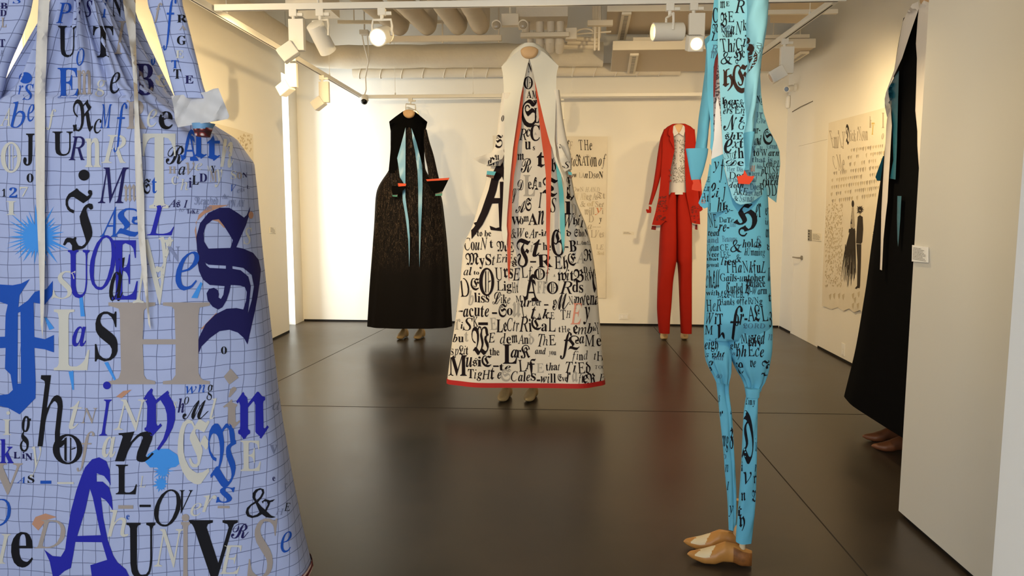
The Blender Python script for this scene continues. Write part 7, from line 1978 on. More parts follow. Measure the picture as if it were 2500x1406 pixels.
# sleeves with their lettered cuffs
for rows_, cf, b1, b2_, txt in (
        ([(228, 1226, 1252), (283, 1218, 1250), (325, 1213, 1248), (360, 1206, 1244), (372, 1200, 1240), (405, 1188, 1222)],
         [(1154, 387), (1175, 381), (1196, 373), (1228, 365), (1232, 375), (1226, 388), (1212, 394), (1196, 401), (1184, 402), (1170, 397)],
         [(1189, 417), (1211, 419), (1207, 428), (1188, 426)], [(1188, 426), (1207, 428), (1204, 436), (1187, 431)],
         "fS k 385 700 450 800; bo k 440 555 460 600; sd k 340 870 370 930; fu k 395 850 425 890; so k 390 848 405 868; fa k 355 865 395 940; sc k 410 950 425 980; bu k 400 900 420 935"),
        ([(222, 1352, 1366), (300, 1354, 1376), (350, 1356, 1386), (380, 1368, 1394), (415, 1376, 1396)],
         [(1360, 352), (1366, 352), (1380, 378), (1392, 402), (1392, 412), (1378, 420), (1368, 395)],
         [(1386, 418), (1396, 421), (1396, 428), (1388, 426)], [(1388, 426), (1396, 428), (1396, 436), (1389, 434)],
         "si k 870 770 885 800; bS k 905 900 950 950; fe k 880 930 905 965; -  k 880 1000 900 1008")):
    mb = MB()
    loft(mb, rows_, YW - .17, lambda hw, y: .04, e=2.4, n=40, step=6)
    bs = mb.bvh()
    letters(mb, bs, txt, Z7, WIK, .003, 8)
    mb.build('sleeve', [wh, w_ink, w_grey, w_salmon], wgown, smooth=60)
    mb = MB()
    panel(mb, cf, 0, None, YW - .24, 0, .05, 6, wave=lambda x, y: .01 * sin(x * .12) + .008 * sin(y * .2))
    bs = mb.bvh()
    letters(mb, bs, txt, Z7, WIK, .003, 6)
    mb.build('cuff', [wh, w_ink, w_grey, w_salmon], wgown, smooth=40)
    mb = MB()
    panel(mb, b1, 0, None, YW - .23, 0, .05, 6)
    mb.build('wristband', satin_teal, wgown, smooth=40)
    mb = MB()
    panel(mb, b2_, 0, None, YW - .228, 0, .05, 6)
    mb.build('wristband', brown_plaid, wgown, smooth=40)


def wpan(name, pts, zx, m, off, Y=YW - .16, bvh=None, wv=.006, gr=8, th=.006):
    mb = MB()
    panel(mb, zz(pts, zx), 0, bvh, Y, off, th, gr, spread=6 if bvh else 0, wave=lambda x, y: wv * sin(y * .035 + x * .05))
    return mb.build(name, m, wgown, smooth=60)


def hangY(x, y):
    """the collar panels stand off at the shoulder and lie on the skirt lower down"""
    k = min(1, max(0, (y - 140) / 500))
    return YW - .15 - .17 * k


# satin facings, then the long white collar panels
wpan('ribbon_facing', [(605, 335), (606, 365), (592, 560), (588, 640), (562, 780), (553, 900), (535, 1000), (520, 1200), (514, 1400), (511, 1480), (509, 1640), (500, 1760), (497, 1805), (488, 1700), (482, 1500),
                       (478, 1400), (480, 1300), (503, 1000), (520, 800), (548, 620), (580, 420)], Z7, satin_orange, .0, hangY)
wpan('ribbon_facing', [(688, 290), (700, 400), (714, 500), (726, 620), (742, 750), (762, 900), (772, 1000), (775, 1200), (774, 1400), (783, 1560), (785, 1700), (780, 1780), (778, 1790), (790, 1700), (800, 1560), (803, 1400),
                       (810, 1150), (814, 900), (812, 790), (790, 700), (762, 600), (722, 430)], Z7, satin_orange, .0, hangY)
wpan('ribbon_facing', [(846, 880), (850, 960), (868, 1100), (876, 1250), (878, 1400), (890, 1500), (903, 1585), (912, 1500), (915, 1400), (912, 1260), (904, 1130), (884, 985)], Z7, satin_teal, .0, hangY)
wpan('collar_panel', [(588, 60), (540, 95), (490, 140), (440, 192), (450, 240), (457, 330), (461, 500), (464, 700), (462, 850), (459, 1000), (452, 1180), (444, 1330), (441, 1400), (452, 1480), (478, 1540), (486, 1440), (480, 1380), (484, 1290), (508, 1000),
                      (528, 800), (554, 620), (584, 420), (612, 280), (632, 190), (649, 130), (615, 110), (597, 90)], Z7, plain_white, .018, hangY, wv=.008)
wpan('collar_panel', [(712, 60), (760, 85), (810, 130), (868, 186), (855, 230), (850, 285), (846, 500), (838, 740), (850, 860), (882, 960), (900, 1005), (912, 1060), (895, 1020), (862, 940), (838, 880), (820, 800), (806, 770), (786, 700), (760, 600), (720, 430), (692, 300),
                      (672, 210), (649, 130), (690, 108), (708, 85)], Z7, plain_white, .018, hangY, wv=.008)
mb = MB()
loft(mb, [(114, 1270, 1316), (126, 1252, 1334), (150, 1236, 1352), (162, 1226, 1360), (200, 1232, 1354), (300, 1236, 1350), (340, 1240, 1346)], YW + .03, lambda hw, y: .13, e=2.4, n=48, step=6)
mb.build('yoke', plain_white, wgown, smooth=60)
neck(wgown, 1292.5, 124, YW - .19, 21, 18)
for px in (1228, 1293):
    c = PZ(px, 983)
    foot(wgown, (c.x + .03, c.y + .17), (-.28, -1), m=last_tan, L=.25, peg_top=.16, ball_z=.18, high=1.2)


# ------------------------------------------------------------------ the black gown against the back wall
YK = 8.15


def hairy(name):
    m = bpy.data.materials.new(name)
    m.use_nodes = True
    nt = m.node_tree
    b = nt.nodes['Principled BSDF']
    b.inputs['Roughness'].default_value = .8
    b.inputs['Specular IOR Level'].default_value = .15
    tc = nt.nodes.new('ShaderNodeTexCoord')
    mp = nt.nodes.new('ShaderNodeMapping')
    mp.inputs['Scale'].default_value = (30, 30, 5)
    nt.links.new(tc.outputs['Object'], mp.inputs['Vector'])
    n = nt.nodes.new('ShaderNodeTexNoise')
    n.inputs['Scale'].default_value = 1.6
    n.inputs['Detail'].default_value = 3
    n.inputs['Distortion'].default_value = 1.6
    nt.links.new(mp.outputs[0], n.inputs['Vector'])
    # fine threads: a narrow band of the noise
    s = nt.nodes.new('ShaderNodeMath')
    s.operation = 'COMPARE'
    s.inputs[1].default_value = .52
    s.inputs[2].default_value = .009
    nt.links.new(n.outputs['Fac'], s.inputs[0])
    n2 = nt.nodes.new('ShaderNodeTexNoise')
    n2.inputs['Scale'].default_value = 2.2
    nt.links.new(tc.outputs['Object'], n2.inputs['Vector'])
    sep = nt.nodes.new('ShaderNodeSeparateXYZ')
    nt.links.new(tc.outputs['Object'], sep.inputs[0])
    mr = nt.nodes.new('ShaderNodeMapRange')
    mr.inputs[1].default_value = .75
    mr.inputs[2].default_value = 1.25
    nt.links.new(sep.outputs[2], mr.inputs[0])
    mu = nt.nodes.new('ShaderNodeMath')
    mu.operation = 'MULTIPLY'
    nt.links.new(n2.outputs['Fac'], mu.inputs[0])
    nt.links.new(mr.outputs[0], mu.inputs[1])
    m3 = nt.nodes.new('ShaderNodeMath')
    m3.operation = 'MULTIPLY'
    nt.links.new(s.outputs[0], m3.inputs[0])
    nt.links.new(mu.outputs[0], m3.inputs[1])
    mx = nt.nodes.new('ShaderNodeMix')
    mx.data_type = 'RGBA'
    mx.inputs[6].default_value = lin('#0e0b0c')
    mx.inputs[7].default_value = lin('#8a7565')
    nt.links.new(m3.outputs[0], mx.inputs[0])
    nt.links.new(mx.outputs[2], b.inputs['Base Color'])
    return m


kc = PZ(997, 832)
kgown = thing('gown', 'black gown with long pale-blue ribbons standing at the back by the bright window', 'dress', (kc.x, YK, 0))
k_hair = hairy('black_thread_cloth')
k_velvet = mat('black_velvet', '#060607', .85, spec=.06)
k_blue = mat('satin_pale_blue', '#74b0dc', .35, spec=.5, noise=.06)
k_orange = mat('trim_orange', '#d24a22', .6)
k_teal = mat('stripe_teal', '#3f8a7e', .6)
k_sand = mat('stripe_grey', '#8a8578', .7)
Z6 = (850, 230, 2.2325)
rows = zrows([(130, 285, 395), (200, 240, 418), (330, 232, 416), (400, 226, 420), (425, 214, 430), (460, 190, 452), (500, 166, 480), (530, 155, 498), (570, 149, 511), (700, 142, 528), (830, 133, 541), (1040, 117, 556), (1266, 103, 568)], Z6)
mb = MB()
loft(mb, rows, YK, lambda hw, y: .1 + .24 * hw, e=2.5, n=120, step=6, fold=lambda t, y, hw: .006 * sin(11 * t + y * .01))
bk = mb.bvh()
mb.build('skirt', k_hair, kgown, smooth=60)


def kpan(name, pts, m, off, bvh=bk, Y=None, th=.006, gr=6, spread=5, wv=0):
    mb = MB()
    panel(mb, zz(pts, Z6), 0, bvh, Y, off, th, gr, spread=spread, wave=lambda x, y: wv * sin(y * .06 + x * .1))
    return mb.build(name, m, kgown, smooth=50)


kpan('collar_cape', [(300, 92), (260, 120), (223, 149), (231, 200), (231, 300), (226, 360), (220, 420), (232, 436), (250, 430), (262, 400), (270, 350), (292, 262), (313, 182), (328, 176), (345, 186), (362, 262), (385, 330), (402, 375), (412, 370), (415, 300), (420, 205), (432, 151), (395, 120), (362, 92), (352, 118), (330, 128), (310, 118)], k_velvet, .03)
kpan('ribbon', [(313, 180), (300, 230), (285, 285), (267, 348), (275, 400), (284, 470), (296, 520), (297, 580), (310, 650), (318, 710), (328, 800), (331, 880), (332, 943), (335, 880), (336, 780), (330, 690), (318, 610), (312, 560), (312, 400), (313, 300)], k_blue, .05, wv=.006)
kpan('ribbon', [(345, 184), (350, 240), (366, 320), (378, 420), (382, 520), (382, 640), (386, 760), (387, 860), (389, 945), (392, 860), (396, 740), (402, 620), (405, 500), (404, 388), (392, 340), (372, 262), (358, 220)], k_blue, .05, wv=.006)
mb = MB()
loft(mb, zrows([(190, 414, 428), (250, 412, 442), (330, 418, 466), (400, 432, 482), (462, 440, 496)], Z6), YK - .2, lambda hw, y: .05, n=32, step=5)
mb.build('sleeve', k_hair, kgown, smooth=60)
mb = MB()
loft(mb, zrows([(430, 232, 268), (480, 238, 300), (500, 242, 312)], Z6), YK - .24, lambda hw, y: .05, n=32, step=5)
mb.build('sleeve', k_hair, kgown, smooth=60)
kpan('cuff', [(424, 464), (552, 456), (535, 490), (515, 530), (470, 541), (452, 520), (436, 490)], k_velvet, 0, None, YK - .3, .08)
kpan('cuff_edge', [(424, 464), (552, 455), (547, 467), (500, 470), (430, 474)], k_orange, 0, None, YK - .304, .08)
kpan('wristband', [(474, 538), (513, 532), (513, 541), (475, 546)], k_sand, 0, None, YK - .28, .06)
kpan('wristband', [(475, 545), (513, 540), (512, 553), (475, 554)], k_teal, 0, None, YK - .281, .06)
kpan('cuff', [(238, 500), (275, 498), (316, 492), (312, 512), (296, 528), (270, 545), (240, 548)], k_velvet, 0, None, YK - .32, .06)
kpan('cuff_edge', [(271, 485), (316, 487), (314, 500), (274, 503)], k_orange, 0, None, YK - .324, .06)
kpan('wristband', [(238, 540), (270, 543), (269, 551), (239, 548)], k_sand, 0, None, YK - .3, .05)
kpan('wristband', [(239, 548), (269, 552), (267, 559), (242, 557)], k_teal, 0, None, YK - .301, .05)
c6 = zz([(330, 100)], Z6)[0]
neck(kgown, c6[0], c6[1], YK - .24, 14, 13)
for px in (975, 1017):
    c = PZ(px, 831)
    foot(kgown, (c.x + .03, c.y + .2), (-.3, -1), m=last_tan, L=.24, peg_top=.16, ball_z=.18, high=1.35)

# ------------------------------------------------------------------ the red suit
YS = 8.3
rsuit = thing('suit', 'red trouser suit with open jacket over a white printed shirt by the back wall', 'suit', (PZ(1647, 830).x, YS, 0))
r_cloth = mat('red_wool', '#9a1806', .75, spec=.2, noise=.08, nscale=12)
r_print = mat('red_print_dark', '#5e120f', .8)
r_shirt = mat('shirt_cotton', '#c6c4c6', .8)
r_grey = mat('shirt_print', '#6b6762', .85)
r_dark = mat('red_lining', '#7d1511', .7)
Z9 = (1560, 280, 2.467)


def rpan(name, pts, m, Y, th=.01, parent=None, gr=6, wv=.0, marks=None):
    mb = MB()
    panel(mb, zz(pts, Z9), 0, None, Y, 0, th, gr, wave=lambda x, y: wv * sin(x * .12 + y * .03))
    ms = [m]
    if marks:
        marks(mb, mb.bvh())
        ms = [m, r_print, r_grey, r_shirt]
    return mb.build(name, ms, rsuit, smooth=50)


# trousers: two tapering legs that meet along the fly
for rr_ in ([(470, 180, 226), (560, 142, 226), (650, 130, 226), (760, 123, 227), (870, 118, 227), (900, 117, 222), (1000, 112, 206), (1150, 108, 195), (1230, 112, 188), (1306, 120, 185)],
            [(470, 223, 290), (560, 223, 312), (650, 223, 320), (760, 223, 320), (870, 223, 320), (900, 231, 320), (1000, 238, 319), (1150, 244, 319), (1306, 251, 318)]):
    mb = MB()
    loft(mb, zrows(rr_, Z9), YS, lambda hw, y: .105 - .04 * max(0, min(1, (y - 640) / 170)), e=3.2, n=56, step=5, fold=lambda t, y, hw: .004 * sin(3 * t + y * .03))
    mb.build('trouser_leg', r_cloth, rsuit)
# shirt
mb = MB()
loft(mb, zrows([(96, 205, 276), (130, 200, 280), (220, 200, 284), (330, 192, 284), (420, 184, 286), (482, 180, 288)], Z9), YS - .01, lambda hw, y: .1, e=2.4, n=48, step=5)
bs = mb.bvh()
rnd = random.Random(5)
for i in range(560):
    x, y = rnd.uniform(204, 282), rnd.uniform(150, 408)
    if abs(x - 233) < 10 and 160 < y < 310:
        continue
    w, h = rnd.uniform(1.5, 5), rnd.uniform(2, 6)
    ink_loops(mb, bs, [zz([(x, y), (x + w, y + rnd.uniform(-2, 2)), (x + w * .8, y + h), (x - 1, y + h * .7)], Z9)], 2, .003, 8)
for i in range(40):
    x, y = rnd.uniform(226, 238), rnd.uniform(160, 308)
    ink_loops(mb, bs, [zz([(x, y), (x + 4, y - 1), (x + 4, y + 2.5), (x, y + 2.5)], Z9)], 1, .003, 8)
mb.build('shirt', [r_shirt, mat('shirt_print_light', '#c9c2b6', .85), r_grey], rsuit)
rpan('shirt_collar', [(204, 72), (215, 64), (226, 92), (239, 112), (211, 130), (203, 100)], r_shirt, YS - .14, .012)
rpan('shirt_collar', [(276, 72), (266, 62), (254, 92), (241, 112), (268, 130), (277, 100)], r_shirt, YS - .14, .012)


def scrawl(x0, y0, x1, y1, n, seed):
    def f(mb, bv):
        rnd = random.Random(seed)
        for i in range(n):
            x, y = rnd.uniform(x0, x1), rnd.uniform(y0, y1)
            w, h = rnd.uniform(6, 18), rnd.uniform(2, 7)
            ink_loops(mb, bv, [zz([(x, y), (x + w, y - h * .6), (x + w * .8, y + h), (x + w * .2, y + h * .7)], Z9)], 1, .003, 7)
    return f


# open jacket: two fronts, back and sleeves
mb = MB()
loft(mb, zrows([(62, 200, 280), (90, 155, 328), (200, 140, 335), (330, 136, 345), (440, 128, 352), (560, 110, 358), (640, 92, 360)], Z9), YS + .09, lambda hw, y: .05, e=2.6, n=48, step=6)
mb.build('jacket_back', r_cloth, rsuit)
rpan('jacket_front', [(207, 54), (180, 74), (152, 94), (142, 150), (140, 240), (134, 330), (126, 430), (118, 500), (98, 590), (78, 663), (105, 666), (130, 665), (148, 650), (160, 638), (172, 645), (176, 560), (180, 480), (188, 340), (202, 270), (214, 212), (208, 150), (204, 105), (205, 78)],
     r_cloth, YS - .125, .02, wv=.012, marks=scrawl(100, 490, 165, 640, 60, 3))
rpan('jacket_front', [(275, 54), (300, 70), (330, 92), (335, 150), (336, 240), (346, 330), (356, 430), (362, 520), (366, 600), (369, 660), (345, 658), (318, 650), (300, 560), (285, 480), (278, 350), (275, 220), (280, 140), (278, 78)],
     r_cloth, YS - .125, .02, wv=.012, marks=scrawl(310, 540, 360, 650, 26, 4))
rpan('lapel', [(207, 56), (190, 70), (178, 92), (176, 120), (188, 132), (184, 150), (214, 212), (210, 150), (204, 105)], r_cloth, YS - .15, .012)
rpan('lapel', [(275, 56), (292, 72), (300, 96), (302, 124), (294, 134), (296, 150), (276, 220), (280, 150), (278, 105)], r_cloth, YS - .15, .012)
mb = MB()
for y_ in (332, 364, 398):
    c = P(*zz([(188, y_)], Z9)[0], YS - .145)
    mb.tube([c, c + V((0, -.012, 0))], .012, 12)
mb.build('jacket_button', r_dark, rsuit)
for rr_ in ([(92, 150, 178), (150, 128, 160), (240, 112, 150), (330, 100, 140), (440, 82, 112), (542, 58, 76)], [(95, 316, 336), (200, 326, 346), (330, 340, 366), (430, 350, 376), (500, 356, 380), (548, 360, 382)]):
    mb = MB()
    loft(mb, zrows(rr_, Z9), YS - .04, lambda hw, y: .045, e=2.3, n=32, step=5)
    mb.build('jacket_sleeve', r_cloth, rsuit)
rpan('cloth_hand', [(60, 548), (74, 556), (75, 575), (73, 592), (48, 592), (42, 574), (46, 568), (58, 572)], r_cloth, YS - .06, .05)
rpan('cloth_hand', [(358, 548), (380, 550), (384, 572), (372, 582), (360, 584), (352, 572)], r_cloth, YS - .06, .05)
rpan('pocket_bag', [(78, 668), (104, 670), (101, 695), (73, 691)], r_dark, YS - .06, .02)
rpan('pocket_bag', [(103, 668), (130, 668), (125, 698), (101, 695)], r_shirt, YS - .058, .02)
rpan('pocket_bag', [(322, 656), (342, 660), (338, 690), (318, 686)], r_shirt, YS - .058, .02)
rpan('pocket_bag', [(340, 660), (352, 662), (352, 694), (337, 690)], r_dark, YS - .06, .02)
c9 = zz([(240, 78)], Z9)[0]
neck(rsuit, c9[0], c9[1], YS - .1, 14, 16)
for px in (1622, 1672):
    c = PZ(px, 830)
    foot(rsuit, (c.x + .02, c.y + .16), (-.15, -1), m=last_tan, L=.24, peg_top=.17, ball_z=.2, high=1.3)


# ------------------------------------------------------------------ the sky-blue lettered suit in front, right of the centre
YU = 3.0
ssuit = thing('suit', 'very tall sky-blue suit covered in black lettering, on pointed wooden shoe lasts', 'suit', (PZ(1750, 1380).x, YU, 0))
u_cloth = mat('sky_blue_cotton', '#66b1cc', .75, spec=.2, noise=.1, nscale=5, bump=.12, bscale=18)
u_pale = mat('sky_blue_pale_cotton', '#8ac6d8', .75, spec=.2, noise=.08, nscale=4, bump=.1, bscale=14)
u_ink = mat('suit_ink', '#16161c', .8, spec=.15)
u_grey = mat('suit_ink_grey', '#4c6f86', .8, spec=.15)
u_rust = mat('suit_ink_rust', '#c07a68', .8, spec=.15)
u_bee = mat('bee_brown', '#3a2620', .8, spec=.15)
u_orange = mat('hand_orange', '#d8401c', .6)
u_white = mat('strip_white', '#e4dfdc', .75)
u_shirt = mat('shirt_pink_grey', '#c9bcc0', .8)
u_maroon = mat('lining_maroon', '#6e1c1c', .7)
UM = [u_cloth, u_ink, u_grey, u_rust, u_bee, u_pale]
UIK = dict(k=1, g=2, r=3, b=4, p=5)
U2, U3, U4, U5 = (1640, 0, 2.703), (1640, 480, 2.93), (1640, 900, 2.78), (1560, 0, 4.848)


def upan(name, pts, zx, m, Y, th=.008, gr=9, wv=0, text=None, wtext=None, back=None, tz=None, smooth=55):
    mb = MB()
    panel(mb, zz(pts, zx), 0, None, Y, 0, th, gr, wave=lambda x, y: wv * sin(y * .03 + x * .06))
    bv = mb.bvh()
    if wtext:
        words(mb, bv, wtext, tz or zx, UIK, .002, 9)
    if text:
        letters(mb, bv, text, tz or zx, UIK, .0024, 9)
    ms = m if isinstance(m, list) else [m] + UM[1:]
    return mb.build(name, ms, ssuit, smooth=smooth)


# trousers: upper legs gathered at the knee, narrow lower legs
def u_gather(y0):
    return lambda t, y, hw: .009 * max(0, min(1, (y - y0 + 90) / 90)) * sin(9 * t + 1) + .004 * sin(3 * t + y * .02)


mb = MB()
loft(mb, zrows([(-60, 262, 684), (30, 258, 690), (300, 252, 700), (500, 247, 704), (700, 240, 712), (860, 232, 719), (960, 229, 723), (1000, 231, 722)], U3), YU, lambda hw, y: .12 - .05 * max(0, min(1, (y - 775) / 46)), e=2.5, n=90, step=7,
     fold=lambda t, y, hw: -.022 * math.exp(-((t + pi / 2 + .75) / .13) ** 2) - .03 * math.exp(-((t + pi / 2 + .2) / .2) ** 2) * max(0, min(1, (y - 690) / 110)))
bu = mb.bvh()
words(mb, bu, """
tty- fibs k 335 82 440 112; er bs k 600 50 640 150; DaTe rbsi k 335 148 442 185; re- bbs k 335 200 412 252; line iiii g 415 175 460 215; Reasons rbsbsss g 358 280 465 322; CE rr k 345 340 408 385; holds bssis k 505 300 640 362; S r g 605 282 640 335
LES- rrrs k 345 392 420 436; lies ibsb k 352 432 458 490; hUmming birssii k 520 368 668 420; THaNkfuL rrbrbfrb k 385 458 675 545; Gails-untoher rbsrssissssss k 345 550 665 605; Curled fssssss k 390 612 508 690; Palace fbsssss k 525 585 668 645
sALe-hER iffssirr k 328 668 512 722; P-Warm fsibss k 535 640 682 698; Hanks rrrbs k 340 728 448 775; offeRiNg rffbrirs k 465 718 648 768; or- sbs k 448 840 542 922; ALL rfr k 530 768 682 888; LORD frrr g 510 905 668 942
Jack iiss k 265 48 332 102; NE rr k 262 120 322 218; read fsbs k 258 235 340 282; and fss g 255 290 335 330; Natun rbsbs k 250 338 335 388; Nece issb k 248 392 338 430; that ssss k 250 434 335 456; proval sisbss k 250 472 335 502; chAll ibfff k 243 520 342 655; with sbis k 245 668 340 705; HeR riR k 243 738 352 822; WiT irs k 240 832 366 912; M r k 232 920 300 985; eigh bbsf k 235 1010 332 1090
er si k 670 80 692 130; is fb k 668 150 690 200; an bb k 672 230 694 290; d f k 682 340 702 385; u b k 690 500 706 600; t f k 692 690 710 750; Z f k 696 820 716 915
""", U3, UIK, .002, 9)
letters(mb, bu, """
fH k 440 48 612 285; i& k 418 308 502 398; i& k 455 412 498 470; if k 385 780 508 1165; sh k 325 915 385 1095; iP k 520 590 570 690; fe k 596 345 640 365
""", U3, UIK, .0022, 9)
mb.build('trouser_seat', UM, ssuit, smooth=60)
for rr_, yy, txt in (([(780, 240, 420), (860, 233, 416), (930, 229, 412), (1000, 229, 412), (1080, 232, 424), (1150, 240, 430), (1220, 268, 428), (1270, 296, 420), (1316, 318, 412)], YU + .01, "M r k 230 920 300 985; eigh bbsf k 235 1010 332 1090; s_ght bbsb k 240 1105 380 1145; g b k 255 1172 298 1225; mn bb g 300 1140 370 1170; ao bi g 320 1270 360 1300"),
                     ([(780, 378, 716), (860, 382, 719), (930, 385, 723), (1000, 392, 722), (1080, 402, 718), (1150, 425, 706), (1220, 455, 694), (1290, 498, 672), (1345, 520, 646), (1372, 524, 640)], YU - .005, "mY bi k 415 962 482 1010; Misted rifbsb k 485 958 668 1052; ght bsb k 415 1040 485 1085; thy fbs k 550 1005 645 1072; in sb g 418 1105 455 1135; yhEce fbrib k 460 1060 660 1145; ve fb k 560 1165 602 1218; ye bs k 420 1185 512 1265; J f k 640 1170 700 1265; n i g 690 985 720 1030")):
    mb = MB()
    loft(mb, zrows(rr_, U3), yy, lambda hw, y: min(.07 + .05 * max(0, min(1, (y - 755) / 50)), .95 * hw), e=2.5, n=60, step=5, fold=u_gather(zrows(rr_, U3)[-1][0]))
    bv = mb.bvh()
    words(mb, bv, txt, U3, UIK, .002, 9)
    mb.build('trouser_leg', UM, ssuit, smooth=60)
for rr_, yy, txt, wt in (([(48, 297, 394), (112, 305, 389), (300, 325, 410), (500, 346, 422), (700, 362, 434), (850, 376, 440), (1000, 384, 440), (1060, 386, 438)], YU + .06,
                          "ir k 318 285 348 372; fz k 395 395 418 545; in k 363 650 384 702; il k 374 765 388 825; iy k 386 928 418 1005; is k 316 180 328 225; ii k 398 250 412 310", "mg bb k 340 455 385 530; o s g 350 580 370 612"),
                         ([(116, 497, 598), (168, 505, 592), (174, 503, 586), (300, 486, 583), (500, 477, 580), (640, 470, 577), (850, 455, 570), (1080, 437, 549), (1142, 434, 541)], YU - .03,
                          "fD k 470 282 556 648; si k 470 628 482 695; iv k 485 700 542 785; fn k 470 838 502 898; ft k 446 930 476 1005; fy k 458 995 498 1102; fB k 546 822 574 905", "Tiny sisb k 494 198 566 245; n f k 556 725 578 780; r i k 564 650 580 700; is ii k 566 470 580 560")):
    mb = MB()
    loft(mb, zrows(rr_, U4), yy, lambda hw, y: .75 * hw, e=2.6, n=48, step=5, fold=lambda t, y, hw: .002 * sin(4 * t + y * .05) - (.007 * math.exp(-((t + pi / 2 - .3) / .2) ** 2) if hw < .03 and yy > YU else 0))
    bv = mb.bvh()
    letters(mb, bv, txt, U4, UIK, .002, 8)
    words(mb, bv, wt, U4, UIK, .002, 8)
    mb.build('lower_leg', UM, ssuit, smooth=60)
mb = MB()
loft(mb, zrows([(112, 496, 600), (140, 499, 598), (172, 504, 594)], U4), YU - .03, lambda hw, y: .8 * hw, e=2.6, n=48, step=4)
mb.build('knee_band', u_cloth, ssuit)

# shirt and lining inside the open coat
mb = MB()
loft(mb, zrows([(-80, 300, 600), (200, 285, 590), (600, 268, 580), (900, 262, 600), (1100, 262, 640)], U2), YU + .03, lambda hw, y: .1, e=2.4, n=60, step=9)
bs = mb.bvh()
rnd = random.Random(8)
for i in range(170):
    x, y = rnd.uniform(272, 322), rnd.uniform(430, 960)
    w = rnd.uniform(5, 16)
    ink_loops(mb, bs, [zz([(x, y), (x + w, y - 3), (x + w, y + 3), (x + w * .4, y + 9), (x, y + 4)], U2)], 1, .002, 7)
mb.build('shirt', [u_shirt, mat('shirt_marks', '#5d5258', .8)], ssuit, smooth=60)
upan('coat_lining', [(312, 320), (286, 380), (280, 430), (276, 520), (274, 640), (284, 640), (296, 480), (304, 400), (312, 360)], U2, u_maroon, YU - .075, .006)
upan('shirt_tail', [(302, 640), (318, 720), (326, 830), (336, 940), (339, 1022), (300, 1038), (260, 1056), (268, 980), (278, 920), (284, 800), (292, 680)], U2, u_white, YU - .09, .008, wv=.004)
# far front of the coat, far sleeve and its cuff
mb = MB()
loft(mb, zrows([(470, 815, 850), (540, 802, 862), (620, 798, 870), (800, 785, 872), (1000, 760, 862), (1200, 735, 858), (1400, 705, 845)], U5) + zrows([(880, 168, 243), (1000, 150, 232)], U2), YU + .1, lambda hw, y: .06, e=2.3, n=40, step=7,
     fold=lambda t, y, hw: .003 * sin(y * .09 + t))
mb.build('coat_sleeve', u_cloth, ssuit, smooth=60)
mb = MB()
loft(mb, zrows([(986, 92, 241), (1000, 95, 240), (1100, 112, 218), (1180, 127, 192), (1190, 130, 186)], U2), YU + .06, lambda hw, y: .55 * hw, e=2.6, n=40, step=4)
mb.build('sleeve_cuff', u_cloth, ssuit, smooth=50)
upan('cloth_hand', [(135, 1186), (182, 1184), (186, 1202), (196, 1222), (193, 1262), (160, 1258), (132, 1252), (134, 1226), (142, 1208)], U2, u_orange, YU + .03, .05, smooth=40)
upan('coat_front', [(895, -60), (862, 250), (834, 480), (803, 520), (806, 620), (812, 800), (808, 1000), (815, 1200), (842, 1406), (850, 1560), (842, 1750), (870, 1800), (884, 1600), (880, 1406), (880, 1200), (878, 1000), (882, 800), (902, 690), (936, 605), (942, 300), (946, -60)],
     U5, [u_cloth] + UM[1:], YU - .08, .012, wv=.006, text="sC k 872 90 932 270; fN k 868 280 935 390; iL k 850 390 935 480; iR g 850 530 935 620; bm g 850 600 920 690")
upan('coat_tail', [(250, 1080), (234, 1180), (205, 1265), (176, 1340), (190, 1360), (215, 1376), (236, 1368), (252, 1355), (258, 1250), (268, 1100)], U2, [u_cloth] + UM[1:], YU + .02, .01, wtext="SE ri k 220 1165 252 1200; Er rs k 205 1215 250 1260; Ht rf k 188 1275 245 1330; el si r 195 1300 225 1340")
upan('shirt_tail', [(262, 1050), (340, 1015), (345, 1100), (372, 1210), (300, 1215), (256, 1210)], U2, [u_cloth] + UM[1:], YU - .1, .006, text="iy k 272 1065 312 1140; if k 312 1040 352 1205; fl k 340 1040 352 1120")
upan('shirt_tail', [(256, 1205), (370, 1205), (400, 1310), (412, 1380), (300, 1400), (258, 1400)], U2, [u_cloth] + UM[1:], YU - .11, .006, text="be k 252 1205 292 1305; ii k 290 1240 312 1300; ij k 330 1200 358 1330; bh k 300 1300 330 1400; fk k 335 1330 375 1400")


# near side of the coat: a lettered front that curves round to the back
def coatY(x, y):
    u = (x - 1640) * 2.703
    k = max(0, (u - 470) / 240)
    w = max(0, min(1, (y * 2.703 - 700) / 500))
    return YU - .14 + .13 * k * k - .03 * w * sin((u - 340) * .012)


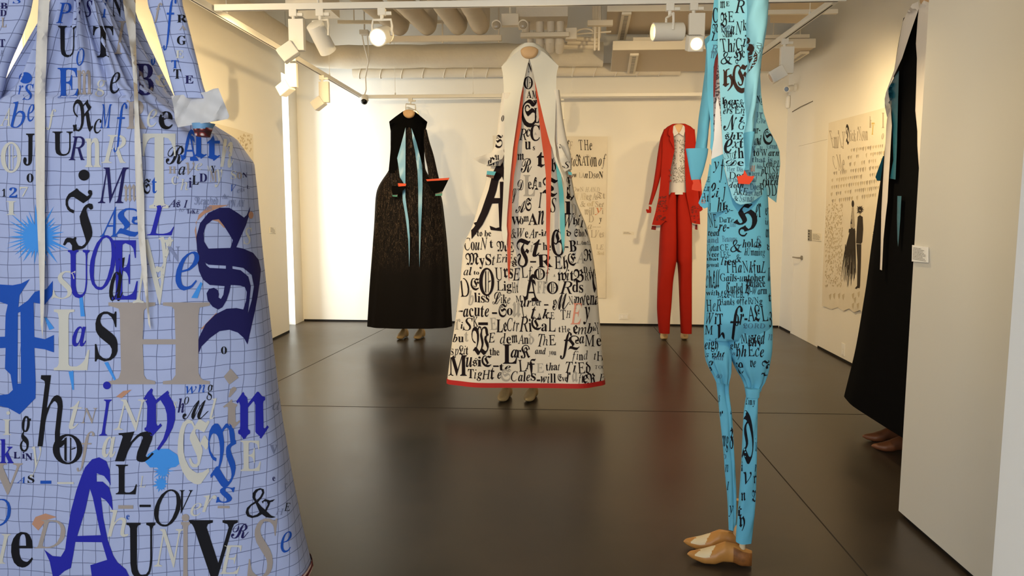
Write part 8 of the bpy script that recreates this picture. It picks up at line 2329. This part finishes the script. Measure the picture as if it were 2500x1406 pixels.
upan('coat_front', [(308, -80), (305, 100), (303, 330), (312, 480), (320, 640), (330, 850), (340, 1040), (352, 1120), (372, 1205), (398, 1300), (425, 1338), (455, 1351), (520, 1340), (570, 1305), (600, 1285), (640, 1300), (690, 1337), (700, 1235),
                    (716, 1085), (712, 1000), (692, 945), (640, 850), (606, 740), (590, 620), (584, 500), (592, 400), (602, 330), (622, 220), (632, 140), (640, 0), (640, -80)], U2, [u_pale] + UM[1:], coatY, .012, gr=8,
     text="""fm k 320 5 352 55; sE k 358 10 380 40; fB k 322 80 365 180; rE k 365 75 412 145; iR k 415 0 482 85; sk k 470 130 492 200; ii k 470 230 492 310
     i& k 322 342 402 425; fH k 408 318 462 420; sc k 462 335 482 380; fh b 336 452 412 600; fE b 400 425 500 615; cN k 340 755 430 862; ii k 445 755 480 805; iG k 440 805 482 855; be k 344 915 402 1012
     fS k 603 845 668 955; ih k 560 920 580 960; fk k 590 250 605 330; fs k 582 400 600 480; sO k 575 450 592 475""",
     wtext="""Legs rssb g 318 150 402 210; Sha rsb k 330 180 400 245; aN bi k 385 140 470 225; ThiG rsir k 325 250 470 340; her fbs k 333 640 442 688; toes sisb k 340 662 440 716; & s k 442 655 480 710; -ers sbbs k 322 718 400 750; En ri k 410 700 482 748
     shE fbs k 350 870 472 918; xt is k 398 918 472 975; th is k 410 975 475 1045; UNTO rrrr k 340 1005 416 1048; De cs k 356 1055 475 1095; Her_Dis rsssssr g 362 1100 470 1130; Dot rsb k 372 1135 480 1180; in_the sbsssb g 368 1172 445 1200; doth bssb k 378 1200 475 1240
     AkE rbi k 400 1238 502 1285; & f k 408 1292 440 1325; Ssinai isissis g 445 1285 545 1330; iNg isb k 555 630 602 678; vr! isb g 560 740 612 780; GRe rrs g 560 782 620 812; our- sbss k 522 845 585 880; and isb k 545 890 592 955; Great rsssss g 628 945 695 980; Kuli rsss g 528 965 600 1005; to_Warn ssrrbsb k 540 985 708 1030
     that_is sssssss g 530 1035 665 1070; TemPL rbsbi k 598 1060 716 1100; his bss g 560 1085 600 1112; pULSE bsrrr k 588 1098 712 1148; Doth rsbb k 615 1140 706 1185; where ssssss g 508 1128 580 1160; turn bsbb k 598 1178 702 1222; real sbsb g 500 1165 562 1200; Does rbss g 515 1208 585 1250; BOD rrr k 578 1210 692 1290; may_her bsssbss g 485 1250 585 1292; ill ssb r 520 1090 550 1130""")


# near sleeve with the bee, cuff and cloth hand
def sleeveY(x, y):
    return YU - .2


mb = MB()
loft(mb, zrows([(-60, 490, 640), (0, 490, 640), (180, 492, 627), (300, 491, 606), (470, 486, 585), (650, 476, 560), (800, 472, 546), (886, 470, 536)], U2), YU - .16, lambda hw, y: .055, e=2.4, n=48, step=6,
     fold=lambda t, y, hw: .004 * sin(y * .05 + 3 * t))
bv = mb.bvh()


def bl(pts, mi, off=.002):
    ink_loops(mb, bv, [zz(pts, U2)], mi, off, 8)


bl([(503, 348), (525, 338), (550, 336), (566, 358), (564, 395), (548, 428), (520, 460), (490, 494), (508, 445), (512, 420), (503, 390)], 4)
for k in range(5):
    y = 360 + 17 * k
    bl([(508, y + 8), (535, y + 1), (558, y - 6), (556, y), (535, y + 8), (510, y + 15)], 5, .003)
bl([(488, 300), (505, 288), (530, 292), (545, 315), (540, 338), (515, 342), (495, 330)], 4)
ink_loops(mb, bv, [zz(disc(500, 268, 16, 20), U2)], 4, .002, 8)
bl([(488, 240), (495, 244), (506, 258), (500, 262)], 4)
for (a, b, c, d) in ((532, 296, 566, 283), (566, 283, 592, 288), (535, 302, 592, 300), (538, 308, 588, 322), (536, 312, 575, 352), (592, 288, 590, 322), (590, 322, 575, 352), (560, 300, 585, 340)):
    L_ = sqrt((c - a) ** 2 + (d - b) ** 2)
    nx, ny = -(d - b) / L_ * 1.3, (c - a) / L_ * 1.3
    bl([(a + nx, b + ny), (c + nx, d + ny), (c - nx, d - ny), (a - nx, b - ny)], 4)
mb.build('coat_sleeve', [u_pale] + UM[1:], ssuit, smooth=60)
mb = MB()
loft(mb, zrows([(884, 469, 549), (1000, 470, 527), (1122, 469, 503), (1130, 470, 500)], U2), YU - .17, lambda hw, y: .05, e=2.6, n=40, step=4)
mb.build('sleeve_cuff', u_cloth, ssuit, smooth=50)
upan('cloth_hand', [(478, 1122), (486, 1132), (500, 1160), (520, 1163), (547, 1160), (532, 1190), (512, 1216), (480, 1214), (440, 1212), (436, 1192), (430, 1164), (452, 1160), (472, 1152)], U2, u_orange, YU - .22, .045, smooth=40)
neck(ssuit, 1745, -190, YU, 36, 40)
mb = MB()
loft(mb, [(-200, 1718, 1775), (-175, 1690, 1850), (-60, 1745, 1880), (-25, 1748, 1878)], YU, .5, n=40, step=9)
mb.build('coat_shoulders', u_cloth, ssuit)
hd = V((-.985, .17, 0))
for (px, py, hx) in ((1804, 1380, 0), (1790, 1348, 0)):
    c = PZ(px, py)
    foot(ssuit, c - hd * .005, hd, L=.262, patch=pale_wood, wear=(px == 1804), peg_top=.14, ball_z=.15)

# ------------------------------------------------------------------ black and white gown beyond the partition
G0 = V((2.36, 4.5, 0))
bgown = thing('gown', 'black gown with white collar and teal lining, half hidden behind the partition edge', 'dress', tuple(G0))


def oloft(mb, rows, n=64, e=2.4, mi=0):
    vs, fs = [], []
    zs = [r[0] for r in rows]
    N = 50
    for i in range(N):
        z = zs[0] + (zs[-1] - zs[0]) * i / (N - 1)
        hx, hy, cx, cy = [pchip(zs, [r[j] for r in rows], z) for j in (1, 2, 3, 4)]
        for k in range(n):
            t = 2 * pi * k / n
            ct, st = cos(t), sin(t)
            f = 1 + .012 * sin(9 * t)
            vs.append(V((cx + hx * f * abs(ct) ** (2 / e) * (1 if ct > 0 else -1), cy + hy * f * abs(st) ** (2 / e) * (1 if st > 0 else -1), z)))
    for i in range(N - 1):
        for k in range(n):
            k2 = (k + 1) % n
            fs.append((i * n + k, i * n + k2, (i + 1) * n + k2, (i + 1) * n + k))
    fs.append(tuple(range(n))[::-1])
    fs.append(tuple((N - 1) * n + k for k in range(n)))
    mb.add(vs, fs, mi)


mb = MB()
rows = []
for z, hx, hy, px in ((.21, .27, .64, 2062), (.6, .24, .56, 2093), (.94, .22, .5, 2113), (1.3, .2, .43, 2131), (1.55, .19, .4, 2144), (1.8, .18, .37, 2158), (2.1, .16, .35, 2173), (2.45, .13, .3, 2191), (2.62, .09, .2, 2206)):
    cx = 2.33
    for it in range(4):      # slide the ring until its outline stands where it is seen
        m_ = min(proj(V((cx - hx * abs(cos(t)) ** .5, 4.5 + hy * abs(sin(t)) ** .5, z))) for t in [pi / 2 * k / 20 for k in range(21)])
        cx += (px - m_) * 4.75 / F_PX
    rows.append((z, hx, hy, cx, 4.5))
oloft(mb, rows, e=4)
bb = mb.bvh()
mb.build('skirt', k_velvet, bgown, smooth=60)
b_teal = mat('lining_deep_teal', '#1f5f74', .4, spec=.4)
b_white = mat('collar_white_cotton', '#ddd5cc', .8)
V5, V6 = (1900, 0, 2.812), (1900, 500, 2.163)


def bpan(name, pts, zx, m, off, gr=8, spread=4):
    mb = MB()
    panel(mb, zz(pts, zx), 0, bb, 4.7, off, .008, gr, spread=spread)
    return mb.build(name, m, bgown, smooth=60)


bpan('lining', [(829, 485), (790, 540), (753, 612), (768, 720), (780, 830), (786, 950), (790, 1100), (765, 1225), (805, 1232), (815, 1000), (822, 700)], V5, b_teal, .03)
bpan('lining', [(818, 1345), (846, 1346), (842, 1406), (838, 1500), (826, 1660), (822, 1695), (818, 1640), (815, 1500)], V5, b_teal, .03)
bpan('collar_panel', [(962, 10), (920, 28), (882, 90), (855, 150), (836, 250), (818, 350), (796, 480), (740, 632), (730, 680), (733, 740), (748, 806), (742, 860), (735, 1000), (724, 1150), (716, 1300), (708, 1450), (704, 1640), (702, 1750), (698, 1850), (712, 1856), (722, 1640), (738, 1480),
                      (750, 1380), (757, 1250), (764, 1150), (772, 1000), (780, 860), (772, 740), (755, 612), (790, 530), (850, 400), (902, 240), (940, 130), (966, 58)], V5, b_white, .06)
bpan('collar_panel', [(966, 58), (972, 40), (1000, 2), (1040, 20), (1075, 120), (1080, 400), (1075, 700), (1050, 1000), (1020, 1200), (970, 1210), (955, 1000), (955, 900), (941, 760), (948, 560), (952, 400), (945, 300), (958, 120)], V5, b_white, .06)
mb = MB()
pts_ = zz([(720, 1070), (690, 1150), (667, 1215), (678, 1240), (716, 1243), (740, 1240), (745, 1080)], V5)
panel(mb, pts_, 0, None, 4.86, 0, .05, 7)
mb.build('sleeve_cuff', b_teal, bgown, smooth=40)
mb = MB()
mb.tube([(2.3, 4.82, 2.4), (2.28, 4.86, 2.0), (2.22, 4.86, 1.62)], [.06, .055, .05], 16)
mb.build('sleeve', k_velvet, bgown)
c = P(2247, 2, 4.45)
mb = MB()
mb.ball(c + V((.06, 0, .02)), .07, (.8, 1, 1))
mb.build('neck_block', neck_wood, bgown)
for px, py in ((2222, 1104), (2196, 1080)):
    c = PZ(px, py)
    foot(bgown, c, (-1, .12), L=.27, m=last_dark, patch=None, peg_top=.17, ball_z=.2)

# ------------------------------------------------------------------ cloth banners on the walls


def sheet(mb, pts, mp, th, gr=16, wob=.004, n=V((0, -1, 0))):
    vs, fs = fill([pts], gr)
    co = [mp(p[0], p[1]) + n * (wob * (1 + sin(p[0] * .05 + p[1] * .021))) for p in vs]
    k = len(co)
    b0 = mb.add(co + [c - n * th for c in co], [])
    for f in fs:
        q = [co[i] for i in f]
        if (q[1] - q[0]).cross(q[2] - q[0]).dot(n) < 0:
            f = f[::-1]
        mb.f.append(tuple(b0 + i for i in f))
        mb.m.append(0)
        mb.f.append(tuple(b0 + k + i for i in f[::-1]))
        mb.m.append(0)


linen = mat('banner_linen', '#ded4c0', .9, spec=.1, noise=.05, nscale=9)
pen = mat('banner_ink', '#2e251b', .8)
pen_grey = mat('banner_ink_grey', '#a89c88', .85)
pen_tan = mat('banner_ink_tan', '#c3b496', .85)
pen_rust = mat('banner_ink_rust', '#c4764e', .85)
pen_gold = mat('banner_ink_gold', '#c9a52a', .8)
BIK = dict(k=1, g=2, t=3, r=4, y=5)
BM = [linen, pen, pen_grey, pen_tan, pen_rust, pen_gold]
ZB = (1340, 300, 2.81)
mb = MB()
ybn = lambda x: yb(0) - .012 + (yb(1.5) - yb(0)) * 0
sheet(mb, [(1203, 331), (1280, 333), (1483, 333), (1480, 520), (1479, 728), (1440, 726), (1300, 724), (1205, 724)], lambda x, y: P(x, y, yb(P(x, y, 9.35).x) - .006), .003)
bv = mb.bvh()
words(mb, bv, """
of br k 108 118 140 178; F i g 138 128 165 182; THe rrs k 208 115 296 185; S f k 104 205 150 300; toR ibf k 152 215 222 295; AT rr k 215 225 282 292; Ti rb g 262 220 285 290; on ss k 285 235 328 300; of bi k 340 212 392 292
Row fbs k 118 335 192 375; LA rs g 205 340 245 375; nDsoN bribs k 245 332 372 380; OwN irr g 165 440 240 472; HAND iiii g 250 440 348 474; VAR rrr t 185 480 258 528; egAs sbrs g 258 478 335 525; Tt fs g 332 474 386 520; & s g 215 535 252 575; of ss t 262 535 312 572; Set rsb g 315 538 378 578
will fsss g 245 578 312 628; D r g 268 632 308 682; y b k 344 650 362 678; a i g 265 698 295 728; -- ss g 300 700 358 722; L r g 282 735 318 785; Ves bsb g 318 738 378 785; LE ri g 322 835 375 868; s b t 330 880 350 905; and sss t 340 882 378 905
""", ZB, BIK, .003, 8)
letters(mb, bv, "iy r 315 582 362 632; si g 364 585 374 625", ZB, BIK, .003, 8)
tag(mb.build('cloth_banner', BM, loc=P(1340, 730, 9.35), smooth=60), 'long cream lettered cloth hung on the back wall behind the white gown', 'banner')
mb = MB()
ZP = (1980, 240, 2.509)
nx = V((-1, 0, 0))
sheet(mb, [(2025, 300), (2090, 282), (2165, 262), (2262, 236), (2262, 786), (2180, 778), (2125, 764), (2112, 768), (2102, 757), (2088, 762), (2074, 753), (2060, 759), (2045, 750), (2030, 755), (2008, 746), (2012, 620), (2018, 460)],
      lambda x, y: PX(x, y, XR - .006), .003, n=nx)
bv = mb.bvh()
words(mb, bv, """
EmiLY rssri t 118 200 210 305; ick sss t 240 192 275 262; iNson srsss t 282 172 348 255; k s t 358 112 370 182; C r t 135 350 152 430; Me rs t 158 342 205 440; o b t 432 215 446 252
""".replace(' t ', ' g '), ZP, BIK, .003, 8)
letters(mb, bv, "fD k 213 158 236 284; iT y 370 150 390 222; sI g 434 88 448 182", ZP, BIK, .003, 8)
rnd = random.Random(11)


def mark(x, y, w, h, mi):
    ink_loops(mb, bv, [zz([(x, y), (x + w, y - h * .3), (x + w * .9, y + h * .4), (x + w * .5, y + h), (x + w * .1, y + h * .5)], ZP)], mi, .003, 8)


for r in range(8):
    y = 300 + r * 42
    x = 112 + rnd.uniform(0, 16) + (110 if r < 3 else 0)
    while x < 445:
        w = rnd.uniform(6, 13)
        if rnd.random() < .82:
            mark(x, y - (x - 112) * .14 + 30, w, rnd.uniform(16, 26), 2 if rnd.random() < .5 else 3)
        x += w + rnd.uniform(2, 6)
for i in range(420):
    mark(rnd.uniform(84, 190), rnd.uniform(640, 1150), rnd.uniform(3, 9), rnd.uniform(5, 16), 3)
for x, y in ((110, 1205), (135, 1200), (165, 1200), (190, 1205), (250, 1200), (262, 1225), (285, 1190), (250, 1260), (280, 1260)):
    mark(x, y, 14, 32, 3)


def poly(pts, mi=1):
    ink_loops(mb, bv, [zz(pts, ZP)], mi, .0034, 8)


# drawn couple: a woman in a full gown and a man in a long coat
poly(disc(256, 646, 8, 22, 12))
poly([(250, 668), (262, 668), (264, 720), (268, 780), (262, 800), (244, 798), (242, 770), (248, 720)], 2)
poly([(248, 700), (252, 690), (250, 760), (256, 800), (244, 800), (242, 770)])
poly([(232, 800), (268, 796), (272, 818), (250, 826), (230, 822)])
for i in range(17):
    u = i / 16
    x0, x1 = 236 + 32 * u, 180 + 92 * u
    y1 = 1080 + 90 * rnd.random() * (1 - abs(u - .5))
    m_ = (x0 + x1) / 2 - 6 * (1 - u)
    poly([(x0, 818), (x0 + 3, 818), (m_ + 4, 950), (x1 + 4, y1 - 20), (x1, y1), (m_, 950)])
for i in range(14):
    x, y = rnd.uniform(205, 268), rnd.uniform(880, 1060)
    poly([(x, y), (x + 4, y + 4), (x + 2, y + 60), (x - 3, y + 70)])
ink_loops(mb, bv, [zz(star(300, 682, 14, 26, 13, 2, 1.4), ZP)], 1, .0034, 8)
poly(disc(299, 698, 8, 16, 12), 3)
poly([(286, 725), (300, 715), (316, 726), (320, 800), (314, 880), (306, 892), (276, 888), (280, 800)])
poly([(278, 892), (308, 894), (306, 1000), (300, 1150), (296, 1165), (288, 1160), (280, 1168), (268, 1164), (282, 1148), (284, 1000)])
for i in range(26):
    y = 620 + i * 9
    x = 422 - (y - 620) * .17
    poly([(x - rnd.uniform(4, 12), y), (x + 18, y - 6), (x + 22, y + 6), (x, y + 8)])
tag(mb.build('drawn_poster', BM, loc=PX(2100, 760, XR), smooth=60), 'tall cream cloth with faint writing and a drawn couple on the side wall', 'poster')
mb = MB()
sheet(mb, [(520, 300), (575, 314), (617, 328), (618, 395), (580, 398), (520, 402)], lambda x, y: PX(x, y, XL + .004), .002, n=V((1, 0, 0)), wob=.002)
bv = mb.bvh()
for i in range(90):
    x, y = rnd.uniform(550, 612), rnd.uniform(325, 388)
    ink_loops(mb, bv, [[(x, y), (x + 3, y + .5), (x + 2.4, y + 5), (x, y + 4)]], 1, .003, 8)
tag(mb.build('cloth_banner', [mat('banner_pale', '#ddd4c0', .9), pen_tan], loc=PX(570, 398, XL), smooth=60), 'small faded cloth on the long cream wall just past the blue checked gown', 'banner')
